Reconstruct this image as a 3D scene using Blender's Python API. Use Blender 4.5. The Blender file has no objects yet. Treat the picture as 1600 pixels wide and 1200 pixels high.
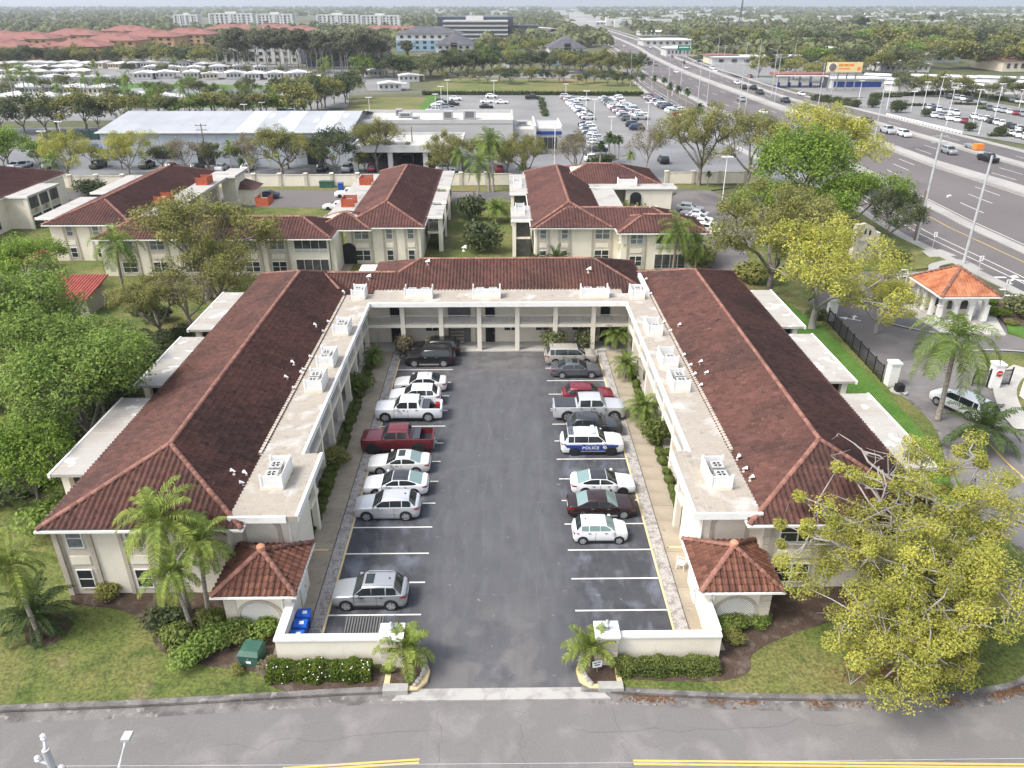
import bpy, math, random
import numpy as np
from mathutils import Vector, Matrix
SC = bpy.context.scene
COL = SC.collection
R = math.radians

# ---------------------------------------------------------------- camera
CAM_F, CAM_H, CAM_X = 1200.0, 32.1, 0.42
PITCH = math.atan(595 / CAM_F)
YAW = math.atan(18 * math.cos(PITCH) / CAM_F)
cd = bpy.data.cameras.new('camera')
cd.sensor_width = 36.0
cd.lens = 36.0 * CAM_F / 1600.0
cd.clip_start = 0.5
cd.clip_end = 30000
cam = bpy.data.objects.new('camera', cd)
COL.objects.link(cam)
cam.location = (CAM_X, 0, CAM_H)
cam.rotation_euler = (math.pi / 2 - PITCH, 0, -YAW)
SC.camera = cam

# ---------------------------------------------------------------- sky and sun (bright hazy overcast)
SUN_EL, SUN_AZ = R(52), R(-115)         # azimuth measured from +Y towards +X: the sun stands behind the camera's left shoulder
w = bpy.data.worlds.new('World')
SC.world = w
w.use_nodes = True
nt = w.node_tree
bg = nt.nodes['Background']
sky = nt.nodes.new('ShaderNodeTexSky')
sky.sky_type = 'NISHITA'
sky.sun_disc = False
sky.sun_elevation = SUN_EL
sky.sun_rotation = SUN_AZ
sky.altitude = 50
sky.air_density = 1.0
sky.dust_density = 3.0
sky.ozone_density = 1.6
hs = nt.nodes.new('ShaderNodeHueSaturation')      # bright haze veils the sky: paler than clear air
hs.inputs['Saturation'].default_value = 0.5
nt.links.new(sky.outputs[0], hs.inputs['Color'])
nt.links.new(hs.outputs[0], bg.inputs[0])
bg.inputs[1].default_value = 0.135
sl = bpy.data.lights.new('sun', 'SUN')
sl.energy = 1.5
sl.angle = R(18)
sl.color = (1.0, 0.955, 0.89)
so = bpy.data.objects.new('sun', sl)
COL.objects.link(so)
sd = Vector((math.sin(SUN_AZ) * math.cos(SUN_EL), math.cos(SUN_AZ) * math.cos(SUN_EL), math.sin(SUN_EL)))
so.rotation_euler = sd.to_track_quat('Z', 'Y').to_euler()
so.location = (-60, -40, 80)
SC.view_settings.view_transform = 'Standard'
SC.view_settings.look = 'None'
SC.view_settings.gamma = 1
SC.view_settings.exposure = 1.22
SC.view_settings.use_curve_mapping = False
cy = SC.cycles
cy.max_bounces = 5
cy.diffuse_bounces = 4
cy.glossy_bounces = 2
cy.transmission_bounces = 2
cy.volume_bounces = 0
cy.transparent_max_bounces = 6
cy.caustics_reflective = False
cy.caustics_refractive = False

# ---------------------------------------------------------------- survey: a point of the photograph at a known height -> place
_fw = np.array([math.sin(YAW) * math.cos(PITCH), math.cos(YAW) * math.cos(PITCH), -math.sin(PITCH)])
_rt = np.array([math.cos(YAW), -math.sin(YAW), 0.0])
_up = np.cross(_rt, _fw)
def at(px, py, z=0.0):
    d = _fw * CAM_F + _rt * (px - 800) - _up * (py - 600)
    t = (z - CAM_H) / d[2]
    return (CAM_X + d[0] * t, d[1] * t)
def ats(pts, z=0.0):
    return [at(p[0], p[1], z) for p in pts]

# ---------------------------------------------------------------- objects
def tag(o, label=None, cat=None, group=None, kind=None):
    if label: o['label'] = label
    if cat: o['category'] = cat
    if group: o['group'] = group
    if kind: o['kind'] = kind
    return o
def thing(name, label, cat, loc=(0, 0, 0), rz=0.0, group=None):
    o = bpy.data.objects.new(name, None)
    o.empty_display_size = 0.3
    COL.objects.link(o)
    o.location = loc
    o.rotation_euler = (0, 0, rz)
    return tag(o, label, cat, group)
def link(name, me, parent=None, loc=None, rz=0.0, sc=None):
    o = bpy.data.objects.new(name, me)
    COL.objects.link(o)
    if parent is not None: o.parent = parent
    if loc is not None: o.location = loc
    if rz: o.rotation_euler = (0, 0, rz)
    if sc is not None: o.scale = sc if hasattr(sc, '__len__') else (sc, sc, sc)
    return o
def children(o):
    return KIDS.get(o.name, []) if False else list(o.children)
def copy_tree(o, loc, rz=0.0, label=None, sc=None):
    c = o.copy(); COL.objects.link(c)
    c.location = loc; c.rotation_euler = (0, 0, rz)
    if sc is not None: c.scale = sc if hasattr(sc, '__len__') else (sc, sc, sc)
    if label: c['label'] = label
    for ch in list(o.children):
        d = ch.copy(); COL.objects.link(d); d.parent = c
        for g in list(ch.children):
            e = g.copy(); COL.objects.link(e); e.parent = d
    return c
ORD = ['first', 'second', 'third', 'fourth', 'fifth', 'sixth', 'seventh', 'eighth', 'ninth', 'tenth', 'eleventh', 'twelfth',
       'thirteenth', 'fourteenth', 'fifteenth', 'sixteenth', 'seventeenth', 'eighteenth', 'nineteenth', 'twentieth']
def nth(i):
    return ORD[i] if i < 20 else (['', '', 'twenty', 'thirty', 'forty', 'fifty', 'sixty', 'seventy', 'eighty', 'ninety'][(i + 1) // 10] + ('-' + ORD[(i + 1) % 10 - 1] if (i + 1) % 10 else 'th')).replace('yth', 'ieth')

class MB:
    """collects shapes, builds one mesh"""
    def __init__(s):
        s.v = []; s.f = []; s.m = []
    def add(s, vs, fs, mi=0):
        b = len(s.v)
        s.v.extend(tuple(map(float, q)) for q in vs)
        for f in fs:
            s.f.append(tuple(i + b for i in f)); s.m.append(mi)
        return s
    def box(s, x0, x1, y0, y1, z0, z1, mi=0):
        return s.add([(x0, y0, z0), (x1, y0, z0), (x1, y1, z0), (x0, y1, z0), (x0, y0, z1), (x1, y0, z1), (x1, y1, z1), (x0, y1, z1)],
                     [(3, 2, 1, 0), (4, 5, 6, 7), (0, 1, 5, 4), (1, 2, 6, 5), (2, 3, 7, 6), (3, 0, 4, 7)], mi)
    def prism(s, poly, z0, z1, mi=0, top=None):
        n = len(poly)
        a = sum(poly[i][0] * poly[(i + 1) % n][1] - poly[(i + 1) % n][0] * poly[i][1] for i in range(n))
        if a < 0: poly = poly[::-1]
        vs = [(p[0], p[1], z0) for p in poly] + [(p[0], p[1], z1) for p in poly]
        fs = [tuple(range(n - 1, -1, -1)), tuple(range(n, 2 * n))] + [(i, (i + 1) % n, n + (i + 1) % n, n + i) for i in range(n)]
        return s.add(vs, fs, mi)
    def sheet(s, poly, z, mi=0):
        n = len(poly)
        a = sum(poly[i][0] * poly[(i + 1) % n][1] - poly[(i + 1) % n][0] * poly[i][1] for i in range(n))
        if a < 0: poly = poly[::-1]
        return s.add([(p[0], p[1], z) for p in poly], [tuple(range(n))], mi)
    def bar(s, a, b, wdt, z0, z1, mi=0):
        """upright slab along a-b"""
        dx, dy = b[0] - a[0], b[1] - a[1]
        l = math.hypot(dx, dy) or 1
        nx, ny = -dy / l * wdt / 2, dx / l * wdt / 2
        return s.prism([(a[0] + nx, a[1] + ny), (a[0] - nx, a[1] - ny), (b[0] - nx, b[1] - ny), (b[0] + nx, b[1] + ny)], z0, z1, mi)
    def tube(s, pts, rad, n=8, mi=0, cap=True):
        pts = [np.array(p, float) for p in pts]
        if not hasattr(rad, '__len__'): rad = [rad] * len(pts)
        vs = []; fs = []
        for i, p in enumerate(pts):
            d = pts[min(i + 1, len(pts) - 1)] - pts[max(i - 1, 0)]
            d = d / (np.linalg.norm(d) + 1e-9)
            a = np.cross(d, (0, 0, 1.0) if abs(d[2]) < .9 else (1.0, 0, 0)); a /= np.linalg.norm(a)
            b = np.cross(d, a)
            for k in range(n):
                t = 2 * math.pi * k / n
                vs.append(p + rad[i] * (math.cos(t) * a + math.sin(t) * b))
        for i in range(len(pts) - 1):
            for k in range(n):
                fs.append((i * n + k, i * n + (k + 1) % n, (i + 1) * n + (k + 1) % n, (i + 1) * n + k))
        if cap:
            fs.append(tuple(range(n - 1, -1, -1))); fs.append(tuple(range((len(pts) - 1) * n, len(pts) * n)))
        return s.add(vs, fs, mi)
    def lathe(s, prof, n=14, c=(0, 0, 0), mi=0, axis='z'):
        vs = []; fs = []
        for (r, h) in prof:
            for k in range(n):
                t = 2 * math.pi * k / n
                q = (r * math.cos(t), r * math.sin(t), h)
                if axis == 'y': q = (q[0], q[2], q[1])
                vs.append((q[0] + c[0], q[1] + c[1], q[2] + c[2]))
        for i in range(len(prof) - 1):
            for k in range(n):
                a = (i * n + k, i * n + (k + 1) % n, (i + 1) * n + (k + 1) % n, (i + 1) * n + k)
                fs.append(a if axis == 'z' else a[::-1])
        e = tuple(range((len(prof) - 1) * n, len(prof) * n)); b0 = tuple(range(n - 1, -1, -1))
        fs.append(e if axis == 'z' else e[::-1]); fs.append(b0 if axis == 'z' else b0[::-1])
        return s.add(vs, fs, mi)
    def mesh(s, name, mats, smooth=False, ang=35):
        me = bpy.data.meshes.new(name)
        me.from_pydata(s.v, [], s.f)
        for m in (mats if isinstance(mats, (list, tuple)) else [mats]): me.materials.append(m)
        if any(s.m): me.polygons.foreach_set('material_index', s.m)
        if smooth:
            me.polygons.foreach_set('use_smooth', [True] * len(s.f))
            me.set_sharp_from_angle(angle=R(ang))
        me.update()
        return me
    def build(s, name, mats, parent=None, smooth=False, loc=None, rz=0.0, ang=35):
        return link(name, s.mesh(name, mats, smooth, ang), parent, loc, rz)
def np_mesh(name, V, F, mats, tone=None, smooth=False):
    """V (n,3), F (m,k) -> mesh; tone: one float per face"""
    me = bpy.data.meshes.new(name)
    V = np.asarray(V, np.float32); F = np.asarray(F, np.int32)
    m, k = F.shape
    me.vertices.add(len(V)); me.vertices.foreach_set('co', V.ravel())
    me.loops.add(m * k); me.loops.foreach_set('vertex_index', F.ravel())
    me.polygons.add(m)
    me.polygons.foreach_set('loop_start', np.arange(0, m * k, k, dtype=np.int32))
    me.update(calc_edges=True)
    if smooth: me.polygons.foreach_set('use_smooth', np.ones(m, bool))
    for mt in (mats if isinstance(mats, (list, tuple)) else [mats]): me.materials.append(mt)
    if tone is not None:
        a = me.attributes.new('tone', 'FLOAT', 'FACE'); a.data.foreach_set('value', np.asarray(tone, np.float32))
    return me

# ---------------------------------------------------------------- materials
def mat(name, col, rough=.85, var=None, fine=None, bump=None, metal=0.0, spec=.3, tone=0.0, rnd=0.0, coat=0.0, trans=0.0, gen=False):
    m = bpy.data.materials.new(name)
    m.use_nodes = True
    N = m.node_tree.nodes; L = m.node_tree.links
    b = N['Principled BSDF']
    b.inputs['Roughness'].default_value = rough
    b.inputs['Metallic'].default_value = metal
    b.inputs['Specular IOR Level'].default_value = spec
    b.inputs['Coat Weight'].default_value = coat
    b.inputs['Base Color'].default_value = (*col, 1)
    tc = N.new('ShaderNodeTexCoord')
    co = tc.outputs['Generated' if gen else 'Object']
    cur = None
    def rgb(c):
        n = N.new('ShaderNodeRGB'); n.outputs[0].default_value = (*c, 1); return n.outputs[0]
    def mixc(f, a, bb, mode='MIX'):
        n = N.new('ShaderNodeMix'); n.data_type = 'RGBA'; n.blend_type = mode
        if isinstance(f, float): n.inputs[0].default_value = f
        else: L.new(f, n.inputs[0])
        L.new(a, n.inputs[6]); L.new(bb, n.inputs[7]); return n.outputs[2]
    def noise(scale, detail=5, dist=0.0, stretch=None):
        n = N.new('ShaderNodeTexNoise'); n.inputs['Scale'].default_value = scale; n.inputs['Detail'].default_value = detail
        n.inputs['Distortion'].default_value = dist
        if stretch:
            mp = N.new('ShaderNodeMapping'); mp.inputs['Scale'].default_value = stretch
            L.new(co, mp.inputs[0]); L.new(mp.outputs[0], n.inputs[0])
        else: L.new(co, n.inputs[0])
        return n.outputs['Fac']
    def ramp(f, lo, hi):
        n = N.new('ShaderNodeMapRange'); n.inputs[1].default_value = lo; n.inputs[2].default_value = hi
        L.new(f, n.inputs[0]); return n.outputs[0]
    if var or fine or tone or rnd:
        cur = rgb(col)
        for v in ([] if not var else var if isinstance(var, list) else [var]):
            c2, sc, lo, hi = v[:4]
            f = ramp(noise(sc, v[4] if len(v) > 4 else 5, v[5] if len(v) > 5 else 0.3, v[6] if len(v) > 6 else None), lo, hi)
            cur = mixc(f, cur, rgb(c2))
        def scalev(f, amt):
            n = N.new('ShaderNodeMapRange'); n.inputs[3].default_value = 1 - amt; n.inputs[4].default_value = 1 + amt
            L.new(f, n.inputs[0])
            k = N.new('ShaderNodeVectorMath'); k.operation = 'SCALE'
            L.new(cur, k.inputs[0]); L.new(n.outputs[0], k.inputs['Scale']); return k.outputs[0]
        if fine: cur = scalev(ramp(noise(fine[0], 3), .3, .7), fine[1])
        if tone:
            a = N.new('ShaderNodeAttribute'); a.attribute_name = 'tone'; cur = scalev(a.outputs['Fac'], tone)
        if rnd:
            oi = N.new('ShaderNodeObjectInfo'); cur = scalev(oi.outputs['Random'], rnd)
        L.new(cur, b.inputs['Base Color'])
    if bump:
        n = N.new('ShaderNodeBump'); n.inputs['Strength'].default_value = bump[1]; n.inputs['Distance'].default_value = bump[2] if len(bump) > 2 else .02
        L.new(noise(bump[0], 4), n.inputs['Height']); L.new(n.outputs[0], b.inputs['Normal'])
    if trans:
        t = N.new('ShaderNodeBsdfTranslucent'); ms = N.new('ShaderNodeMixShader'); ms.inputs[0].default_value = trans
        if cur is not None: L.new(cur, t.inputs[0])
        else: t.inputs[0].default_value = (*col, 1)
        L.new(b.outputs[0], ms.inputs[1]); L.new(t.outputs[0], ms.inputs[2])
        L.new(ms.outputs[0], N['Material Output'].inputs[0])
    return m
M = {}
def defm(k, *a, **kw): M[k] = mat(k, *a, **kw)
defm('terrain', (.075, .085, .035), .95, var=[((.12, .115, .06), .004, .4, .6), ((.17, .165, .15), .012, .56, .62)], fine=(.5, .25))
defm('lawn', (.105, .128, .031), .95, var=[((.175, .16, .058), .16, .46, .66, 6), ((.062, .092, .02), .5, .50, .7), ((.22, .17, .095), .33, .61, .72)], fine=(6, .45), bump=(14, .6, .06))
defm('green_lawn', (.06, .14, .018), .95, var=[((.09, .17, .03), .5, .4, .65)], fine=(9, .35), bump=(14, .6, .06))
defm('dry_lawn', (.17, .15, .055), .95, var=[((.10, .13, .035), .06, .4, .62), ((.25, .17, .09), .03, .58, .7)], fine=(2, .3))
defm('mulch', (.075, .05, .036), .95, var=((.14, .11, .09), 1.4, .5, .68), fine=(14, .5), bump=(20, .8, .05))
defm('leaf_litter', (.22, .09, .03), .95, var=((.10, .06, .03), 6, .4, .6), fine=(20, .5), bump=(20, .8, .03))
defm('sand_bed', (.33, .24, .15), .95, var=((.22, .16, .10), 1.5, .45, .65), fine=(14, .35), bump=(20, .7, .03))
defm('street', (.178, .168, .161), .92, var=[((.158, .149, .143), .25, .45, .75, 9, .1), ((.225, .21, .202), .5, .5, .7)], fine=(22, .17), bump=(60, .35, .01))
defm('drive', (.17, .155, .15), .92, var=[((.09, .083, .085), .12, .42, .68, 6, .9)], fine=(20, .15), bump=(60, .35, .01))
defm('highway', (.125, .112, .110), .9, var=[((.16, .14, .135), .02, .4, .65, 4, .3), ((.07, .066, .072), .05, .55, .75)], fine=(6, .12))
defm('farlot', (.235, .231, .225), .9, var=((.185, .181, .177), .05, .4, .66), fine=(2, .08))
defm('backlot', (.205, .205, .207), .9, var=((.145, .148, .155), .07, .4, .66), fine=(2, .08))
defm('concrete', (.46, .44, .40), .9, var=((.36, .34, .31), .35, .45, .7), fine=(8, .12), bump=(30, .3, .01))
defm('pale_concrete', (.37, .357, .332), .9, var=((.30, .287, .265), .1, .45, .7), fine=(4, .1))
defm('walk', (.36, .305, .23), .9, var=[((.28, .235, .175), .5, .42, .7), ((.22, .185, .145), 1.7, .6, .75)], fine=(18, .14), bump=(40, .3, .01), rnd=.07)
defm('kerb', (.20, .186, .176), .95, var=[((.11, .10, .094), .9, .42, .62, 6, .6), ((.30, .285, .27), 2.6, .58, .7)], fine=(25, .25), bump=(30, .6, .02))
defm('apron', (.40, .385, .36), .95, var=((.28, .265, .25), 1.2, .5, .68), fine=(25, .15), bump=(30, .4, .02))
defm('cobble', (.40, .37, .34), .95, var=[((.24, .215, .20), 2.2, .46, .62), ((.60, .58, .55), 9, .58, .66)], fine=(26, .45), bump=(26, .9, .04))
defm('paint_yellow', (.66, .52, .28), .8, var=((.50, .43, .30), 2.2, .55, .7), fine=(30, .15))
defm('road_yellow', (.62, .43, .12), .8, var=((.42, .32, .16), 2.2, .6, .72), fine=(30, .15))
defm('paint_white', (.70, .68, .62), .8, var=((.45, .44, .42), 2.6, .58, .72), fine=(30, .12))
defm('dark_seam', (.115, .11, .107), .9)
defm('worn_paint', (.20, .20, .20), .85, var=((.10, .10, .105), 6, .4, .6))
defm('stucco', (.76, .70, .585), .92, var=[((.68, .62, .51), .5, .5, .75), ((.56, .50, .41), .9, .64, .78, 6, .3, (1, 1, .25))], fine=(10, .05), bump=(40, .25, .01))
defm('stucco_trim', (.56, .505, .42), .92, var=((.47, .42, .35), 1.2, .5, .72), fine=(10, .07), bump=(40, .25, .01))
defm('stucco_dark', (.46, .405, .335), .92, var=((.38, .33, .28), 1.2, .5, .72), fine=(10, .07))
defm('white', (.78, .77, .73), .7, var=((.68, .665, .62), .8, .55, .75), fine=(10, .04))
defm('vinyl', (.80, .80, .78), .5, var=((.66, .65, .60), 1.6, .6, .75))
defm('flatroof', (.365, .325, .272), .9, var=[((.32, .275, .225), .55, .42, .66, 6, .4), ((.47, .445, .41), .55, .52, .66, 8, .3), ((.24, .21, .18), 2.4, .60, .75)], fine=(12, .1), bump=(18, .3, .01))
defm('flatroof_far', (.40, .38, .35), .9, var=[((.30, .285, .27), .35, .53, .64, 5, .8)], fine=(5, .1))
defm('balcony_roof', (.40, .378, .345), .9, var=[((.35, .315, .275), .5, .46, .68, 6, .4), ((.60, .59, .58), .7, .57, .62, 6, .5)], fine=(12, .08), bump=(18, .2, .01))
defm('tile', (.104, .048, .038), .88, var=[((.066, .034, .029), .22, .42, .64, 5, .2), ((.135, .066, .051), .9, .58, .78), ((.032, .022, .021), 1.6, .60, .74, 5, .2), ((.16, .10, .085), 3.5, .66, .74)], tone=.2, fine=(9, .2), bump=(30, .4, .01))
defm('tile_red', (.105, .048, .040), .88, var=[((.070, .034, .031), .2, .42, .66, 5, .2), ((.15, .075, .062), .9, .6, .76)], tone=.15, fine=(6, .15))
defm('tile_kiosk', (.155, .066, .043), .88, var=[((.045, .026, .022), .9, .40, .60, 6, .6), ((.28, .12, .065), 1.6, .62, .76)], rnd=.32, fine=(14, .25), bump=(30, .4, .01))
defm('tile_orange', (.46, .185, .095), .85, var=[((.33, .11, .05), .7, .45, .68)], tone=.22, fine=(8, .12))
defm('ridge_tile', (.235, .115, .088), .88, var=[((.13, .066, .054), 1.2, .48, .66, 6, .5), ((.30, .16, .125), 2.4, .62, .75)], rnd=.25, fine=(12, .2), bump=(30, .4, .01))
defm('finial', (.50, .25, .155), .85, var=((.38, .18, .11), 3, .45, .7))
defm('glass', (.035, .04, .043), .12, spec=.6, rnd=.3)
defm('glass_blind', (.20, .215, .215), .25, spec=.5, var=((.13, .14, .145), 5, .45, .6), rnd=.25)
defm('screen', (.06, .06, .056), .6, spec=.2, rnd=.3, var=((.11, .105, .095), 1.5, .5, .7))
defm('frame_white', (.74, .73, .70), .5)
defm('iron', (.12, .12, .125), .5)
defm('rail', (.52, .52, .50), .5)
defm('dark', (.02, .02, .021), .8)
defm('black_metal', (.018, .018, .02), .55)
defm('gap_grey', (.14, .135, .13), .9)
defm('ac', (.46, .46, .44), .55, var=((.36, .35, .33), 2, .5, .7))
defm('shed_red', (.33, .085, .065), .7, var=((.24, .06, .05), 1.5, .45, .7))
defm('orange_paint', (.43, .10, .045), .7, var=((.32, .075, .035), 1.2, .45, .7))
defm('duct', (.62, .54, .48), .6, var=((.40, .29, .22), 5, .45, .62))
defm('bin_blue', (.02, .085, .38), .45)
defm('bin_lid', (.018, .11, .50), .4)
defm('utility_green', (.035, .10, .07), .55, var=((.06, .13, .10), 2, .5, .7))
defm('dumpster', (.035, .036, .038), .6, var=((.07, .07, .07), 4, .55, .7))
defm('red_cover', (.32, .02, .025), .4)
defm('lamp_glass', (.55, .60, .62), .15, spec=.6)
defm('metal', (.36, .37, .38), .45, metal=.6)
defm('galv', (.50, .51, .52), .55, metal=.2, var=((.38, .385, .39), 1, .45, .7))
defm('wood_pole', (.21, .17, .14), .9, var=((.13, .105, .09), 1.5, .45, .7, 5, .2, (1, 1, .1)))
defm('bark', (.24, .21, .18), .95, var=((.13, .11, .095), 2.2, .4, .65), fine=(10, .25), bump=(12, .8, .03))
defm('bark_pale', (.31, .285, .262), .95, var=((.25, .225, .205), 1.6, .45, .65), fine=(10, .2), bump=(12, .6, .02))
defm('palm_trunk', (.36, .32, .275), .95, var=((.22, .185, .15), 2.5, .4, .65, 4, .2, (.5, .5, 4)), fine=(10, .2), bump=(12, .6, .03))
for k, c, c2 in (('leaf_yellow', (.44, .42, .085), (.31, .32, .06)), ('leaf_olive', (.26, .25, .075), (.18, .19, .055)), ('leaf_green', (.20, .27, .06), (.13, .20, .04)),
                 ('leaf_bright', (.21, .30, .045), (.14, .225, .03)), ('leaf_dark', (.10, .12, .052), (.068, .09, .038)), ('leaf_tan', (.25, .205, .125), (.18, .16, .085)), ('leaf_grey', (.16, .165, .095), (.115, .125, .07)),
                 ('leaf_far', (.17, .18, .078), (.12, .135, .058)), ('shrub', (.165, .20, .05), (.11, .145, .035)), ('hedge', (.135, .185, .02), (.09, .14, .018)),
                 ('palm', (.18, .235, .05), (.11, .17, .035)), ('palm_dark', (.075, .11, .032), (.05, .08, .024)), ('palm_gold', (.24, .28, .055), (.14, .20, .04)), ('palm_dead', (.30, .22, .14), (.22, .16, .10)), ('flower', (.40, .06, .16), (.25, .05, .05))):
    defm(k, c, .7, var=(c2, .55, .35, .65), tone=.42, rnd=.1, trans=.28, spec=.2)
defm('water', (.12, .115, .10), .12, spec=.5, bump=(1.2, .06, .05))
defm('siding_white', (.54, .535, .52), .8, var=((.46, .455, .44), .4, .5, .7))
defm('siding_blue', (.22, .33, .42), .8, var=((.18, .28, .36), .4, .5, .7))
defm('siding_cream', (.60, .53, .42), .85)
defm('siding_orange', (.46, .28, .15), .85, var=((.38, .22, .12), .2, .45, .65))
defm('roof_slate', (.085, .085, .095), .9, var=((.115, .115, .125), .2, .45, .65), fine=(2, .15))
defm('roof_terracotta', (.25, .115, .095), .9, var=((.17, .07, .06), .12, .45, .65), fine=(1.2, .15))
defm('roof_white', (.56, .56, .555), .7, rnd=.12)
defm('metal_white', (.36, .372, .39), .6, var=((.32, .332, .35), .15, .45, .65))
defm('metal_blue', (.44, .48, .53), .7, var=((.40, .44, .49), .3, .45, .65))
defm('wall_grey', (.46, .45, .435), .9, var=((.42, .41, .395), .2, .45, .65))
defm('roof_gravel', (.50, .485, .45), .95, var=((.40, .39, .37), .15, .45, .68), fine=(2, .08))
defm('office_glass', (.05, .065, .075), .15, spec=.6)
defm('office_dark', (.045, .055, .075), .5)
defm('fence_green', (.03, .065, .055), .8)
defm('sign_green', (.01, .17, .11), .5)
defm('sign_cream', (.72, .55, .26), .6)
defm('sign_orange', (.72, .22, .03), .6)
defm('sign_white', (.80, .80, .78), .6)
defm('sign_red', (.45, .012, .02), .5)
defm('sign_blue', (.02, .05, .22), .5)
defm('ink', (.02, .02, .022), .7)
# the courtyard asphalt: sealed dark stalls, a paler worn aisle, mineral stains, drip patches
def lot_material():
    m = mat('lot_asphalt', (.056, .058, .065), .85, var=[((.076, .077, .083), .5, .40, .70, 10, .1), ((.042, .043, .048), .9, .52, .72, 10, .1)], fine=(18, .26), bump=(70, .4, .01), spec=.25)
    N = m.node_tree.nodes; L = m.node_tree.links; b = N['Principled BSDF']
    cur = b.inputs['Base Color'].links[0].from_socket
    tc = [n for n in N if n.type == 'TEX_COORD'][0].outputs['Object']
    def nz(scale, detail, dist, stretch):
        mp = N.new('ShaderNodeMapping'); mp.inputs['Scale'].default_value = stretch; L.new(tc, mp.inputs[0])
        n = N.new('ShaderNodeTexNoise'); n.inputs['Scale'].default_value = scale; n.inputs['Detail'].default_value = detail; n.inputs['Distortion'].default_value = dist
        L.new(mp.outputs[0], n.inputs[0]); return n.outputs['Fac']
    def rp(f, a, bb, c=0., d=1.):
        n = N.new('ShaderNodeMapRange'); n.inputs[1].default_value = a; n.inputs[2].default_value = bb; n.inputs[3].default_value = c; n.inputs[4].default_value = d
        L.new(f, n.inputs[0]); return n.outputs[0]
    def mul(a, c):
        n = N.new('ShaderNodeMath'); n.operation = 'MULTIPLY'; L.new(a, n.inputs[0])
        if isinstance(c, float): n.inputs[1].default_value = c
        else: L.new(c, n.inputs[1])
        return n.outputs[0]
    def mx(f, a, col):
        n = N.new('ShaderNodeMix'); n.data_type = 'RGBA'; L.new(f, n.inputs[0]); L.new(a, n.inputs[6]); n.inputs[7].default_value = (*col, 1); return n.outputs[2]
    sp = N.new('ShaderNodeSeparateXYZ'); L.new(tc, sp.inputs[0])
    ab = N.new('ShaderNodeMath'); ab.operation = 'ABSOLUTE'; L.new(sp.outputs[0], ab.inputs[0])
    aisle = rp(ab.outputs[0], 5.6, 3.4)
    cur = mx(mul(aisle, .55), cur, (.128, .128, .133))                                        # traffic-worn aisle
    cur = mx(mul(rp(nz(1.1, 10, .1, (1.6, .3, 1)),   .52, .70), .14), cur, (.20, .205, .22))    # bleached streaks
    st = mul(rp(nz(.75, 9, .2, (1, .6, 1)), .50, .66), rp(ab.outputs[0], 4.4, 5.4))
    cur = mx(mul(st, .5), cur, (.205, .222, .265))                                            # mineral bloom in the stalls
    cur = mx(mul(rp(nz(2.2, 4, .4, (1, 1, 1)), .70, .74), .5), cur, (.30, .30, .31))             # speckles
    far = mul(rp(sp.outputs[1], 62, 70), rp(nz(.35, 6, 1.2, (1, 1.6, 1)), .44, .60))
    cur = mx(mul(far, .5), cur, (.19, .165, .15))                                             # silty dried puddle at the back
    near = mul(mul(rp(sp.outputs[1], 37, 31), rp(ab.outputs[0], 4.6, 3.0)), rp(nz(.45, 10, .15, (1, 1, 1)), .46, .56))
    cur = mx(mul(near, .42), cur, (.21, .192, .178))                                           # scuffed pale wear at the gate
    mid = mul(rp(nz(.8, 10, .1, (1.4, .35, 1)), .48, .66), .2)
    cur = mx(mid, cur, (.036, .038, .042))                                                    # darker sealed patches
    L.new(cur, b.inputs['Base Color'])
    return m
M['lot'] = lot_material()
def carmat(name, col, rough=.28, metal=.0):
    return mat('paint_' + name, col, rough, metal=metal, spec=.5, coat=.5)
for k, c, me_ in (('white', (.74, .75, .76), 0), ('pearl', (.66, .655, .63), .1), ('silver', (.40, .41, .42), .5), ('lightsilver', (.56, .57, .58), .35), ('grey', (.13, .135, .145), .4), ('darkgrey', (.045, .047, .052), .3), ('black', (.012, .012, .014), .1),
                  ('maroon', (.16, .022, .03), .3), ('red', (.20, .016, .03), .2), ('brown', (.040, .020, .020), .3), ('blue', (.01, .09, .42), .1), ('navy', (.02, .035, .09), .2), ('beige', (.45, .42, .37), .3), ('olive', (.05, .05, .03), .2)):
    M['c_' + k] = carmat(k, c, metal=me_)
defm('car_glass', (.022, .028, .030), .06, spec=.7)
defm('car_glass_pale', (.19, .27, .26), .08, spec=.7)
defm('tyre', (.016, .016, .017), .85)
defm('rim', (.50, .51, .52), .3, metal=.7)
defm('trim', (.022, .022, .024), .6)
defm('headlight', (.60, .63, .66), .15, spec=.7)
defm('taillight', (.30, .012, .018), .25, spec=.6)
# ================================================================ THE SETTING
def struct(name, mb, mats, parent=None, smooth=False):
    o = mb.build(name, mats, parent, smooth)
    if parent is None: o['kind'] = 'structure'
    return o
def smooth_line(pts, n=6):
    """Catmull-Rom through pts"""
    P = [np.array(p, float) for p in pts]; P = [2 * P[0] - P[1]] + P + [2 * P[-1] - P[-2]]
    out = []
    for i in range(1, len(P) - 2):
        a, b, c, d = P[i - 1:i + 3]
        for k in range(n):
            t = k / n
            out.append(tuple(.5 * ((2 * b) + (c - a) * t + (2 * a - 5 * b + 4 * c - d) * t * t + (3 * b - a - 3 * c + d) * t ** 3)))
    out.append(tuple(P[-2])); return out
def offset_line(pts, d):
    out = []
    for i, p in enumerate(pts):
        a = pts[max(i - 1, 0)]; b = pts[min(i + 1, len(pts) - 1)]
        l = math.hypot(b[0] - a[0], b[1] - a[1]) or 1
        out.append((p[0] - (b[1] - a[1]) / l * d, p[1] + (b[0] - a[0]) / l * d))
    return out
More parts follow.
